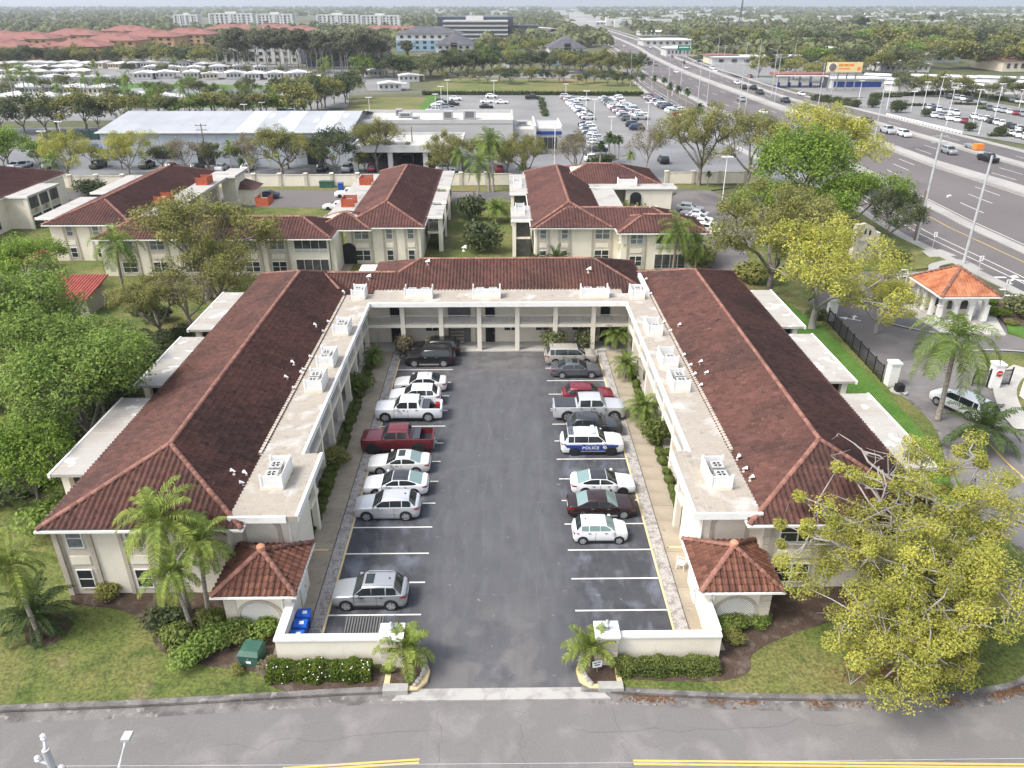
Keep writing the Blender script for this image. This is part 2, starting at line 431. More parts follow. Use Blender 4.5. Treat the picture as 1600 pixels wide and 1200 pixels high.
def strip(mb, A, B, z, mi=0, zb=None):
    """quads between two lines with the same number of points; both sides up"""
    n = len(A)
    vs = [(p[0], p[1], z) for p in A] + [(p[0], p[1], z if zb is None else zb) for p in B]
    up = (A[1][0] - A[0][0]) * (B[0][1] - A[0][1]) - (A[1][1] - A[0][1]) * (B[0][0] - A[0][0]) > 0
    fs = [(i, i + 1, n + i + 1, n + i) if up else (n + i, n + i + 1, i + 1, i) for i in range(n - 1)]
    return mb.add(vs, fs, mi)
def resample(pts, n):
    P = np.array(pts, float); d = np.r_[0, np.cumsum(np.hypot(*np.diff(P, axis=0).T))]
    t = np.linspace(0, d[-1], n)
    return list(zip(np.interp(t, d, P[:, 0]), np.interp(t, d, P[:, 1])))
def ribbon(mb, line, wdt, z, mi=0):
    return strip(mb, offset_line(line, -wdt / 2), offset_line(line, wdt / 2), z, mi)
def kerb_run(mb, line, wdt, h, mi=0, z0=-.05):
    a, b = offset_line(line, -wdt / 2), offset_line(line, wdt / 2)
    strip(mb, a, b, h, mi); n = len(line)
    for L_, s in ((a, 1), (b, -1)):
        vs = [(p[0], p[1], z0) for p in L_] + [(p[0], p[1], h) for p in L_]
        mb.add(vs, [((i, i + 1, n + i + 1, n + i) if s > 0 else (i + 1, i, n + i, n + i + 1)) for i in range(n - 1)], mi)

struct('ground', MB().sheet([(-12800, -280), (12800, -280), (12800, 12900), (-12800, 12900)], -.12), M['terrain'])
# --- the street in front with its bend up the right-hand side
K_LEFT = smooth_line([(-95, 24.5), (-60, 26.4)] + ats([(0, 1108), (200, 1100), (420, 1088), (560, 1080), (652, 1077)]))
K_RIGHT = smooth_line(ats([(908, 1077), (1000, 1081), (1150, 1088), (1330, 1090), (1450, 1088), (1535, 1080), (1600, 1062)]) + [(30.5, 31.2), (33.2, 34.2), (34.4, 39.0), (33.6, 46.0)] + ats([(1462, 668), (1397, 606), (1345, 552), (1296, 506)]))
road_poly = [(-95, -60)] + K_LEFT + K_RIGHT + ats([(1262, 470), (1330, 430), (1400, 430), (1480, 470)]) + ats([(1600, 470)]) + [(110, 80), (110, -60)]
struct('street', MB().sheet(road_poly, -.10), M['street'])
mb = MB(); kerb_run(mb, K_LEFT, .34, .10); struct('kerb', mb, M['kerb'])
mb = MB(); kerb_run(mb, K_RIGHT, .30, .10); struct('kerb', mb, M['kerb'])
g = MB(); ribbon(g, offset_line(K_LEFT, -.50), .62, -.094); ribbon(g, offset_line(K_RIGHT[:40], -.48), .60, -.094); struct('gutter', g, M['kerb'])
mb = MB()
for a, b in ((at(440, 1201), at(655, 1187)), (at(990, 1189), at(1720, 1196))):
    for o_ in (-.09, .09):
        ribbon(mb, [(a[0], a[1] + o_), ((a[0] + b[0]) / 2, (a[1] + b[1]) / 2 + o_), (b[0], b[1] + o_)], .11, -.09)
struct('centre_line', mb, M['road_yellow'])
mb = MB(); ribbon(mb, smooth_line(ats([(1520, 660), (1545, 690), (1575, 722), (1600, 745), (1640, 790)])), .14, -.09); struct('centre_line', mb, M['road_yellow'])
# cracks and tar seams in the asphalt
rk = random.Random(8)
def crack(x0, y0, x1, y1, z, wd, n=14, j=.18, m='dark_seam'):
    pts = [(x0 + (x1 - x0) * k / n + rk.gauss(0, j), y0 + (y1 - y0) * k / n + rk.gauss(0, j)) for k in range(n + 1)]
    mb = MB(); ribbon(mb, pts, wd, z); struct('asphalt_crack', mb, M[m])
for a in ((-2.6, 22.5, -2.9, 27.8), (1.4, 23, 1.1, 27.6), (-14, 25.6, -3, 26.4), (4, 26.2, 18, 26.6), (-20, 24.4, -12, 24.9), (9, 23.8, 22, 24.6), (20, 27.4, 30, 27.9), (6.2, 22.8, 6.0, 27.6)): crack(*a, -.0935, rk.uniform(.014, .026))
for a in ((-3.2, 30, -2.2, 44), (-1.0, 40, -.6, 66), (2.4, 33, 3.4, 52), (-4, 50, 4, 51.2), (-3.5, 36.4, 3.6, 35.8), (.5, 54, 3.2, 69), (-4.2, 60, -1, 60.6)): crack(*a, -.0025, rk.uniform(.012, .022), 26, .12, 'worn_paint')
# --- lawns (a step above the street)
left_poly = [(-95, 140)] + [(p[0], p[1] + .1) for p in K_LEFT] + [(-5.0, 28.9), (-5.0, 31.0), (-11, 32), (-11, 88), (-11, 140)]
struct('lawn', MB().prism(left_poly, -.10, .06), M['lawn'])
right_poly = [(5.6, 28.9)] + [(p[0], p[1]) for p in offset_line(K_RIGHT, .1)[2:]] + ats([(1262, 470), (1300, 440)]) + [(44, 118), (30, 140), (11, 140), (11, 32), (5.6, 31)]
struct('lawn', MB().prism(right_poly, -.10, .056), M['lawn'])
struct('lawn', MB().prism([(-10.9, 74), (10.9, 74), (10.9, 140), (-10.9, 140)], -.1, .06), M['lawn'])
rl = ats([(1236, 470), (1290, 505), (1340, 553), (1392, 607), (1452, 668), (1500, 730)])
struct('watered_lawn', MB().prism([(25.8, 38)] + [(25.8, 88)] + [(30, 88)] + [(p[0] - .9, p[1]) for p in rl] + [(33.2, 40), (30, 37)], .0, .064), M['green_lawn'])
# --- the courtyard car park
lot = [(-9.95, 31), (-5.2, 30.6), (-4.35, 29.7), (-4.2, 28.75), (4.95, 28.75), (5.2, 29.8), (5.9, 30.6), (10.15, 31), (10.15, 73.2), (-9.95, 73.2)]
struct('car_park', MB().prism(lot, -.12, -.004), M['lot'])
struct('apron', MB().prism([(-5.4, 28.2), (5.9, 28.2), (5.3, 28.95), (-4.9, 28.95)], -.11, .0005), M['apron'])
L_LINES = [34.4 + 2.8 * i for i in range(13)]; R_LINES = [34.6 + 2.8 * i for i in range(13)]
for i, y in enumerate(L_LINES):
    struct('stall_line', MB().box(-9.86, -4.46, y - .055, y + .055, -.003, .0), M['paint_white'])
for i, y in enumerate(R_LINES):
    struct('stall_line', MB().box(4.62, 10.06, y - .055, y + .055, -.003, .0), M['paint_white'])
for x in (-9.92, 10.12):
    struct('edge_line', MB().box(x - .07, x + .07, 31.2, 70.6, -.003, .001), M['paint_yellow'])
# stall numbers painted at the open end of two stalls
def flat_text(s, size, loc, rz, m, name, parent=None, thick=.002, rx=0.0):
    cu = bpy.data.curves.new(name, 'FONT'); cu.body = s; cu.size = size; cu.extrude = thick; cu.align_x = 'CENTER'; cu.align_y = 'CENTER'
    cu.resolution_u = 2
    tmp = bpy.data.objects.new('tmp', cu); COL.objects.link(tmp)
    dg = bpy.context.evaluated_depsgraph_get(); me = bpy.data.meshes.new_from_object(tmp.evaluated_get(dg))
    bpy.data.objects.remove(tmp)
    me.name = name; me.materials.clear(); me.materials.append(m)
    o = link(name, me, parent, loc); o.rotation_euler = (rx, 0, rz); return o
for s, y in (('2', 41.7), ('3', 47.2)):
    o = flat_text(s, .42, (-3.95, y, .0), R(90), M['worn_paint'], 'stall_number'); o['kind'] = 'structure'
o = flat_text('12', .42, (4.15, 36.2, .0), R(90), M['worn_paint'], 'stall_number'); o['kind'] = 'structure'
# cobble strips, planting beds, walks of separate slabs
for x0, x1 in ((-10.72, -10.0), (10.2, 10.98)):
    struct('cobble_strip', MB().box(x0, x1, 31.2, 72.0, -.1, .03), M['cobble'])
def walk(name, x0, x1, y0, y1, step, z=.10):
    base = struct(name, MB().box(x0, x1, y0, y1, -.1, z - .03), M['gap_grey'])
    n = max(1, round((y1 - y0) / step)); s = (y1 - y0) / n
    me = MB().box(x0 + .012, x1 - .012, .012, s - .012, -.05, z).mesh('slab', M['walk'])
    for i in range(n): link('slab', me, base, (0, y0 + i * s, 0))
    return base
walk('walkway', -12.3, -10.74, 31.3, 72.2, 1.72)
walk('walkway', 11.0, 12.62, 31.3, 72.2, 1.72)
for sx in (-1, 1):
    struct('planting_bed', MB().box(*sorted((sx * 12.32 + (.3 if sx > 0 else 0), sx * 13.3)), 43.5, 71, -.1, .05), M['sand_bed'])
    struct('breezeway_floor', MB().box(*sorted((sx * 13.3, sx * 15.8)), 36.5, 74, -.1, .12), M['concrete'])
    # ramps with yellow nosing next to the corner pavilions
    x0, x1 = (-12.3, -10.74) if sx < 0 else (11.0, 12.62)
    for y in (33.6, 41.2):
        struct('ramp', MB().box(x0 + .06, x1 - .06, y - 1.0, y + 1.0, .09, .16), M['walk'])
        struct('ramp_nosing', MB().box(x0 + .25, x1 - .25, y - 1.06, y - .90, .1, .168), M['paint_yellow'])
struct('breezeway_floor', MB().box(-13.3, 13.3, 72.22, 75.5, -.1, .115), M['concrete'])
# corner islands at the far end and the planters at the gate
def blob(cx, cy, rx, ry, n=20, seed=0, j=.08):
    rr = random.Random(seed)
    return [(cx + rx * math.cos(2 * math.pi * k / n) * (1 + rr.uniform(-j, j)), cy + ry * math.sin(2 * math.pi * k / n) * (1 + rr.uniform(-j, j))) for k in range(n)]
for x0, x1 in ((-9.9, -4.6), (4.9, 10.1)):
    struct('island_kerb', MB().prism([(x0, 70.95), (x1 - .6, 70.95), (x1, 71.5), (x1, 72.6), (x0, 72.6)] if x0 < 0 else [(x0, 71.5), (x0 + .6, 70.95), (x1, 70.95), (x1, 72.6), (x0, 72.6)], -.1, .12), M['pale_concrete'])
    struct('mulch_bed', MB().box(x0 + .25, x1 - .3, 71.6, 72.45, -.1, .16), M['mulch'])
def gate_planter(sx):
    xs = lambda v: v if sx > 0 else -v + .7
    out = [(xs(p[0]), p[1]) for p in ((6.6, 28.72), (4.85, 28.75), (4.35, 29.3), (4.25, 30.0), (4.6, 30.9), (5.2, 31.4), (6.6, 31.4))]
    inn = [(xs(p[0]), p[1]) for p in ((6.3, 28.98), (4.95, 29.0), (4.62, 29.4), (4.55, 30.0), (4.85, 30.75), (5.3, 31.2), (6.3, 31.2))]
    struct('planter_kerb', MB().prism(out, -.1, .17), M['paint_yellow'])
    struct('mulch_bed', MB().prism(inn, .0, .20), M['mulch'])
    struct('concrete_step', MB().box(*sorted((xs(5.3), xs(6.6))), 28.55, 29.05, -.1, .30), M['pale_concrete'])
    rr = random.Random(5 + sx)
    me = MB().lathe([(.10, -.1), (.17, .02), (.12, .1), (.04, .13)], 7).mesh('edging_stone', M['cobble'], True)
    base = struct('stone_edging', MB().bar((xs(4.75), 29.3), (xs(4.62), 30.0), .05, .15, .21), M['cobble'])
    for k in range(11):
        t = k / 10; p = (4.95 - .42 * math.sin(t * 2.6), 29.02 + 2.0 * t)
        link('edging_stone', me, base, (xs(p[0]), p[1], .2), rr.uniform(0, 6), (rr.uniform(.7, 1.1), rr.uniform(.7, 1.1), rr.uniform(.7, 1.1)))
for s_ in (-1, 1): gate_planter(s_)
# mulch beds of the front gardens
def bed(name, px, z=.075, m='mulch'):
    struct(name, MB().prism(smooth_line(ats(px + [px[0]], .06), 4)[:-1], -.05, z), M[m])
bed('mulch_bed', [(112, 945), (180, 952), (215, 965), (235, 985), (248, 1015), (300, 1034), (335, 1042), (400, 1050), (416, 1060), (428, 1030), (436, 1000), (380, 960), (330, 930), (220, 920), (120, 925)])
bed('mulch_bed', [(412, 1060), (430, 1075), (470, 1080), (590, 1076), (600, 1046), (440, 1034)])
bed('mulch_bed', [(960, 1052), (1000, 1062), (1120, 1064), (1170, 1050), (1178, 1020), (1240, 990), (1320, 965), (1400, 945), (1380, 915), (1200, 930), (1120, 990), (1100, 1020), (970, 1030)])
bed('mulch_bed', [(38, 985), (45, 1008), (75, 1010), (105, 990), (112, 965), (85, 955), (52, 962)])
# fallen leaves along the right kerb
rr = random.Random(3); mb = MB()
for cx, n in ((992, 50), (1012, 80), (1037, 80), (1120, 60), (1165, 60), (1270, 90), (1330, 40), (1562, 160), (1590, 160), (1480, 60)):
    for _ in range(n):
        k = int(np.clip(np.interp(cx, [908, 1000, 1150, 1330, 1450, 1535, 1600], [0, 6, 12, 18, 24, 30, 36]), 0, 36))
        base_ = K_RIGHT[k]; x = at(cx, 1083)[0] + rr.gauss(0, .42); y = base_[1] - .30 + rr.gauss(0, .16); s = rr.uniform(.03, .07); a = rr.uniform(0, 6.3)
        mb.add([(x + s * math.cos(a + q), y + s * math.sin(a + q), -.08 + rr.uniform(0, .03)) for q in (0, 1.3, 3.1, 4.4)], [(0, 1, 2, 3)])
for _ in range(900):
    x, y = at(1400 + rr.gauss(0, 45), 1052 + rr.gauss(0, 16), .06); s = rr.uniform(.04, .09); a = rr.uniform(0, 6.3)
    if y > 28.9: mb.add([(x + s * math.cos(a + q), y + s * math.sin(a + q), .066 + rr.uniform(0, .02)) for q in (0, 1.3, 3.1, 4.4)], [(0, 1, 2, 3)])
tag(mb.build('fallen_leaves', M['leaf_litter']), 'orange fallen leaves in the gutter and under the big right oak', 'leaves', kind='stuff')
# --- ground of the middle distance
def gp(name, px, z, m, k=0):
    struct(name, MB().sheet(ats(px), z), M[m])
gp('service_road', [(-500, 305), (-60, 297), (380, 296), (560, 300), (800, 300), (1040, 295), (1110, 298), (1170, 325), (1185, 370), (1140, 420), (1100, 420), (1130, 370), (1060, 300), (1030, 312), (800, 314), (560, 318), (380, 318), (-60, 318), (-500, 330)], .066, 'drive')
gp('car_park', [(355, 325), (520, 325), (560, 298), (370, 296)], .070, 'highway')
gp('car_park', [(1060, 298), (1140, 315), (1175, 420), (1040, 430), (1035, 330)], .069, 'drive')
gp('garden_path', [(520, 428), (545, 428), (560, 400), (585, 395), (575, 388), (545, 395)], .07, 'walk')
gp('verge', [(-500, 296), (-60, 289), (380, 288), (800, 291), (1110, 288), (1150, 292), (1110, 298), (1040, 295), (800, 300), (380, 296), (-60, 297), (-500, 305)], .060, 'dry_lawn')
gp('car_yard', [(-700, 296), (-60, 289), (380, 286), (800, 288), (1260, 286), (1330, 250), (1180, 190), (1090, 176), (1020, 155), (880, 148), (690, 148), (655, 178), (540, 188), (180, 198), (-300, 205), (-700, 230)], -.02, 'backlot')
gp('car_yard', [(690, 149), (800, 149), (878, 149), (1012, 152), (1060, 178), (1110, 200), (1000, 230), (700, 215), (655, 178)], -.012, 'farlot')
gp('field', [(518, 186), (655, 178), (668, 152), (560, 152)], -.01, 'dry_lawn')
gp('field', [(650, 177), (660, 180), (690, 150), (668, 150)], -.004, 'green_lawn')
gp('field', [(664, 147), (880, 147), (1010, 148), (990, 124), (700, 122)], -.006, 'dry_lawn')
gp('canal_bank', [(150, 168), (480, 168), (480, 134), (200, 130), (150, 134)], -.02, 'green_lawn')
gp('canal', [(205, 163), (405, 163), (440, 140), (300, 137), (205, 138)], -.008, 'water')
gp('park_road', [(575, 142), (640, 140), (640, 120), (560, 112)], -.01, 'farlot')
gp('park_road', [(690, 120), (1000, 124), (985, 108), (800, 112), (690, 114)], -.012, 'farlot')
gp('park_road', [(770, 112), (800, 112), (795, 78), (778, 78)], -.012, 'farlot')
gp('home_park', [(-500, 195), (180, 188), (545, 168), (545, 106), (180, 104), (-500, 110)], -.045, 'farlot')
gp('dealer_yard', [(1370, 150), (1500, 152), (1640, 175), (1900, 230), (1900, 260), (1600, 225), (1480, 205), (1370, 178), (1290, 160)], -.012, 'farlot')
gp('strip_yard', [(1090, 92), (1200, 90), (1420, 120), (1700, 140), (1700, 160), (1500, 150), (1300, 152), (1150, 120)], -.03, 'farlot')
# --- the divided highway: boundaries surveyed on the photograph
HWY = [[(868, 30), (938, 70), (975, 110), (1020, 150), (1120, 212), (1335, 318), (1429, 378), (1532, 424), (1640, 480), (1800, 560)],
       [(872, 30), (944, 65), (983, 96), (1019, 119), (1135, 176), (1350, 264), (1465, 324), (1600, 386), (1700, 432), (1900, 520)],
       [(884, 30), (967, 61), (1019, 88), (1074, 114), (1198, 160), (1347, 213), (1450, 252), (1600, 298), (1720, 338), (1900, 395)],
       [(893, 30), (993, 61), (1045, 85), (1100, 106), (1232, 153), (1372, 192), (1448, 214), (1540, 240), (1700, 285), (1900, 340)],
       [(902, 30), (1010, 62), (1080, 92), (1160, 120), (1260, 150), (1374, 178), (1499, 210), (1600, 236), (1720, 265), (1900, 310)]]
HL = [resample(smooth_line(ats(l), 5), 80) for l in HWY]
def between(a, b, t): return [((1 - t) * p[0] + t * q[0], (1 - t) * p[1] + t * q[1]) for p, q in zip(HL[a], HL[b])]
mb = MB(); strip(mb, HL[0], HL[4], -.03); struct('highway', mb, M['highway'])
def hw_strip(name, a, b, t0, t1, z0, z1, m):
    A, B = between(a, b, t0), between(a, b, t1)
    mb = MB(); strip(mb, A, B, z1); n = len(A)
    for L_ in (A, B):
        mb.add([(p[0], p[1], z0) for p in L_] + [(p[0], p[1], z1) for p in L_], [(i, i + 1, n + i + 1, n + i) for i in range(n - 1)])
    return struct(name, mb, M[m])
hw_strip('sidewalk', 0, 1, -.10, .02, -.1, .06, 'pale_concrete')
hw_strip('divider', 0, 1, .84, 1.0, -.1, .12, 'pale_concrete')
hw_strip('median', 1, 2, .90, 1.08, -.1, .35, 'pale_concrete')
hw_strip('divider', 2, 3, .88, 1.04, -.1, .25, 'pale_concrete')
hw_strip('sidewalk', 3, 4, .90, 1.06, -.1, .06, 'pale_concrete')
def lane_dashes(a, b, t, m, wdt=.18, every=2, z=-.024):
    L_ = resample(between(a, b, t), 240); mb = MB()
    for i in range(0, 236, every * 2):
        ribbon(mb, [L_[i], L_[i + 1]], wdt, z)
    struct('lane_marking', mb, M[m])
def lane_line(a, b, t, m, wdt=.16, z=-.024):
    mb = MB(); ribbon(mb, between(a, b, t), wdt, z); struct('lane_marking', mb, M[m])
for t in (.26, .50, .72): lane_dashes(1, 2, t, 'paint_white')
for t in (.30, .58): lane_dashes(2, 3, t, 'paint_white')
lane_dashes(3, 4, .45, 'paint_white')
for a, b, t in ((1, 2, .04), (1, 2, .88), (2, 3, .10), (2, 3, .86), (0, 1, .20), (0, 1, .32), (3, 4, .08), (3, 4, .88)): lane_line(a, b, t, 'paint_white')
lane_line(0, 1, .66, 'road_yellow')
A = between(0, 1, .68); B = between(0, 1, .82)
for i in range(2, 60):
    p, q = A[i], B[i - 1]
    if p[1] < 150: struct('hatch_mark', MB().add([(p[0] - .2, p[1], -.022), (p[0] + .2, p[1] - .2, -.022), (q[0] + .2, q[1] - .2, -.022), (q[0] - .2, q[1], -.022)], [(0, 1, 2, 3)]), M['road_yellow'])
# --- entrance drive, refuge island and gatehouse pad
gp('entrance_drive', [(1262, 470), (1330, 425), (1420, 420), (1500, 440), (1640, 520), (1640, 600), (1600, 560), (1500, 550), (1330, 575), (1290, 505)], -.092, 'drive')
def slab_px(name, px, z, m, base=-.1): struct(name, MB().prism(ats(px), base, z), M[m])
slab_px('gatehouse_pad', [(1412, 478), (1440, 470), (1540, 470), (1572, 524), (1500, 522), (1470, 520), (1430, 496)], .08, 'concrete')
slab_px('traffic_island', smooth_line([(1372, 490), (1380, 480), (1400, 478), (1420, 484), (1470, 521), (1420, 512), (1385, 502), (1372, 490)], 3)[:-1], .0, 'gap_grey')
mb = MB(); ribbon(mb, smooth_line(ats([(1470, 521), (1420, 512), (1385, 502), (1373, 490), (1382, 479), (1402, 477)])), .35, .01); struct('painted_edge', mb, M['pale_concrete'])
slab_px('mulch_bed', [(1540, 468), (1600, 462), (1640, 470), (1640, 540), (1600, 514), (1575, 512)], .07, 'mulch')
slab_px('verge', [(1572, 505), (1640, 520), (1640, 540), (1575, 520)], .076, 'green_lawn')
slab_px('verge', [(1330, 318), (1420, 378), (1500, 412), (1440, 420), (1400, 425), (1330, 420), (1260, 440), (1200, 420), (1180, 340)], .03, 'lawn')
mb = MB(); ribbon(mb, smooth_line(ats([(1395, 432), (1440, 428), (1458, 424), (1462, 414), (1500, 408), (1530, 422)])), 1.3, .05); struct('footpath', mb, M['pale_concrete'])
slab_px('footpath', [(1440, 392), (1470, 390), (1495, 400), (1452, 402)], .05, 'pale_concrete')
slab_px('verge', [(1530, 552), (1600, 552), (1660, 560), (1660, 680), (1600, 668), (1570, 630), (1556, 590)], .03, 'lawn')
mb = MB(); ribbon(mb, smooth_line(ats([(1600, 575), (1578, 590), (1570, 612), (1582, 645), (1604, 672)])), 1.9, .05); struct('footpath', mb, M['concrete'])
mb = MB(); ribbon(mb, smooth_line(ats([(1515, 548), (1560, 547), (1640, 552)])), .30, .04); struct('kerb', mb, M['pale_concrete'])
# crosswalk bars, turn arrows on the drive and the frontage road
for k in range(7):
    p = at(1544 + 9 * k, 433 + 9.5 * k); q = at(1572 + 9 * k, 433 + 9.5 * k)
    struct('crosswalk_bar', MB().bar(p, q, .5, -.03, -.018), M['paint_white'])
def arrow(px, py, rz, s, z, turn):
    c = at(px, py); mb = MB()
    mb.sheet([(-.1, -1.2), (.1, -1.2), (.1, .3), (-.1, .3)], 0); mb.sheet([(-.45, .3), (.45, .3), (0, 1.2)], 0)
    if turn: mb.sheet([(.12, -.5), (.9, -.5), (.9, -.25), (.12, -.25)], 0); mb.sheet([(.92, -.75), (.92, 0), (1.5, -.375)], 0)
    o = mb.build('turn_arrow', M['paint_white'], None, False, (c[0], c[1], z), rz); o.scale = (s, s, 1); o['kind'] = 'structure'
arrow(1328, 497, R(60), 1.0, -.085, True); arrow(1584, 434, R(-40), 1.3, -.02, True); arrow(1482, 306, R(-40), 1.2, -.02, False)
# ================================================================ TILE ROOFS
rng = np.random.default_rng(7)
def tile_field(name, parent, P0, U, Vd, length, rise, lo, hi, m, pitch=.355, row=.40, amp=.115, label=None):
    """barrel tiles laid in real relief: columns run up the slope, each course steps over the one below"""
    ncol = int(round(length / pitch)); pitch = length / ncol
    fr = np.array([0, .12, .31, .50, .62, .81]); hh = np.array([0, .6, 1., .6, 0, -.2]) * amp
    us = np.r_[(np.arange(ncol)[:, None] * pitch + fr[None, :] * pitch).ravel(), length]
    hu = np.r_[np.tile(hh, ncol), 0.]
    los = np.array([lo(u) for u in us]); his = np.maximum(np.array([hi(u) for u in us]), los)
    vmax = float(his.max()); nr = int(math.ceil(vmax / row))
    vs = []; hv = []
    for k in range(nr): vs += [k * row, (k + .97) * row]; hv += [.065, .0]
    vs = np.array(vs); hv = np.array(hv)
    V = np.clip(vs[None, :], los[:, None], his[:, None])
    jit = np.repeat(np.repeat(rng.uniform(-.012, .012, (ncol, nr)), 6, 0), 2, 1); jit = np.vstack([jit, jit[-1:]])
    Hh = hu[:, None] + hv[None, :] + jit
    P0 = np.array(P0); U = np.array(U); Vd = np.array(Vd)
    pts = P0 + us[:, None, None] * U + V[:, :, None] * (Vd + np.array([0, 0, rise])) + Hh[:, :, None] * np.array([0, 0, 1.])
    nu, nv = V.shape
    idx = np.arange(nu * nv).reshape(nu, nv)
    F = np.stack([idx[:-1, :-1], idx[1:, :-1], idx[1:, 1:], idx[:-1, 1:]], -1).reshape(-1, 4)
    if np.cross(U, Vd)[2] < 0: F = F[:, ::-1]
    span = np.maximum(np.abs(V[:-1, 1:] - V[:-1, :-1]), np.abs(V[1:, 1:] - V[1:, :-1])).ravel()
    tone = np.repeat(np.repeat(rng.uniform(0, 1, (ncol, nr)), 6, 0), 2, 1)[:nu - 1, :nv - 1].ravel()
    keep = span > 1e-4
    me = np_mesh(name, pts.reshape(-1, 3), F[keep], m, tone[keep])
    o = link(name, me, parent); o['kind'] = 'stuff'
    if label: o['label'] = label
    return o
def cap_mesh(rad=.155, ln=.47):
    n = 6; vs = []; fs = []
    for j, (x, r) in enumerate(((0, rad * 1.06), (ln, rad * .88))):
        for k in range(n + 1):
            t = math.pi * k / n; vs.append((x, r * math.cos(t) * 1.05, r * math.sin(t) * .9 - .03))
    for k in range(n): fs.append((k, k + 1, n + 2 + k, n + 1 + k)[::-1])
    fs.append(tuple(range(n, -1, -1))[::-1])
    me = bpy.data.meshes.new('ridge_tile'); me.from_pydata(vs, [], fs); me.materials.append(M['ridge_tile'])
    me.polygons.foreach_set('use_smooth', [True] * len(fs)); me.update(); return me
CAP = cap_mesh(); CAP_L = cap_mesh(.19, .62)
rr = random.Random(11)
def ridge_caps(parent, a, b, me=None, step=.42):
    a, b = Vector(a), Vector(b); d = b - a; n = max(1, int(d.length / step)); d.normalize()
    y = Vector((0, 0, 1)).cross(d).normalized(); z = d.cross(y)
    for i in range(n):
        o = link('ridge_tile', me or CAP, parent)
        m4 = Matrix((d, y, z)).transposed().to_4x4()
        m4 = m4 @ Matrix.Rotation(rr.uniform(-.04, .04), 4, 'Z')
        m4.translation = a + d * (i * step) + z * (.085 + rr.uniform(-.008, .012))
        o.matrix_local = m4
def hip_roof(parent, x0, x1, y0, y1, z, rise, m, name='roof', caps=True, deck='stucco_trim', tiles=True, pitch=.355, row=.40, amp=.115, ends=(1, 1, 1, 1)):
    """hipped roof over a rectangle; ends: which of S,N,W,E slopes carry tiles"""
    wx, wy = x1 - x0, y1 - y0; h = min(wx, wy) / 2; zt = z + rise; k = rise / h
    if wy >= wx: A, B = (x0 + h, y0 + h, zt), (x0 + h, y1 - h, zt)
    else: A, B = (x0 + h, y0 + h, zt), (x1 - h, y0 + h, zt)
    mb = MB(); dz = .09
    c = [(x0, y0, z), (x1, y0, z), (x1, y1, z), (x0, y1, z)]
    mb.add([(p[0], p[1], p[2] - dz) for p in c + [A, B]], [(0, 1, 4) if wy >= wx else (0, 1, 5, 4), (1, 2, 5, 4) if wy >= wx else (1, 2, 5), (2, 3, 5) if wy >= wx else (2, 3, 4, 5), (3, 0, 4, 5) if wy >= wx else (3, 0, 4)])
    mb.box(x0 + .02, x1 - .02, y0 + .02, y1 - .02, z - .16, z - .10)
    roof = mb.build(name, M[deck], parent)
    g = MB()                                                       # white gutter round the eave
    t = .10
    for a in ((x0 - t, x1 + t, y0 - t, y0 + .02), (x0 - t, x1 + t, y1 - .02, y1 + t), (x0 - t, x0 + .02, y0 + .02, y1 - .02), (x1 - .02, x1 + t, y0 + .02, y1 - .02)):
        g.box(*a, z - .15, z - .02)
    g.build('gutter', M['white'], roof)
    if tiles:
        H = lambda L: (lambda u: max(0, min(h, u, L - u)))
        Z = lambda u: 0.0
        if ends[0]: tile_field('roof_tiles', roof, (x0, y0, z), (1, 0, 0), (0, 1, 0), wx, k, Z, H(wx), m, pitch, row, amp)
        if ends[1]: tile_field('roof_tiles', roof, (x0, y1, z), (1, 0, 0), (0, -1, 0), wx, k, Z, H(wx), m, pitch, row, amp)
        if ends[2]: tile_field('roof_tiles', roof, (x0, y0, z), (0, 1, 0), (1, 0, 0), wy, k, Z, H(wy), m, pitch, row, amp)
        if ends[3]: tile_field('roof_tiles', roof, (x1, y0, z), (0, 1, 0), (-1, 0, 0), wy, k, Z, H(wy), m, pitch, row, amp)
    if caps:
        cm, st = (CAP, .42) if caps == 1 else (CAP_L, .56)
        ridge_caps(roof, A, B, cm, st)
        near = [(c[0], A), (c[1], A if wy >= wx else B), (c[2], B), (c[3], B if wy >= wx else A)]
        for p, q in near: ridge_caps(roof, p, q, cm, st)
    return roof, A, B

# ---------------------------------------------------------------- windows and doors on walls
def window(parent, c, wd, ht, face, cols=2, rows=2, glass='glass', fr='frame_white', depth=.06):
    """c = centre of the opening on the wall plane; face = outward direction 'S','E','W','N'"""
    rz = {'S': 0, 'E': math.pi / 2, 'N': math.pi, 'W': -math.pi / 2}[face]
    f = MB(); b = .06; y0 = -depth
    f.box(-wd / 2 - b, wd / 2 + b, y0, .02, -ht / 2 - b, -ht / 2); f.box(-wd / 2 - b, wd / 2 + b, y0, .02, ht / 2, ht / 2 + b)
    f.box(-wd / 2 - b, -wd / 2, y0, .02, -ht / 2, ht / 2); f.box(wd / 2, wd / 2 + b, y0, .02, -ht / 2, ht / 2)
    for i in range(1, cols): x = -wd / 2 + wd * i / cols; f.box(x - .04, x + .04, y0 + .005, .02, -ht / 2, ht / 2)
    for j in range(1, rows): z = -ht / 2 + ht * j / rows; f.box(-wd / 2, wd / 2, y0 + .012, .02, z - .025, z + .025)
    o = f.build('window', M[fr], parent, False, c, rz)
    pw, ph = wd / cols, ht / rows
    me = MB().box(-pw / 2 + .002, pw / 2 - .002, -.02, .01, -ph / 2 + .002, ph / 2 - .002)
    key = (round(pw, 2), round(ph, 2), glass)
    if key not in PANES: PANES[key] = me.mesh('pane', M[glass])
    for i in range(cols):
        for j in range(rows): link('pane', PANES[key], o, (-wd / 2 + pw * (i + .5), 0, -ht / 2 + ph * (j + .5)))
    return o
PANES = {}
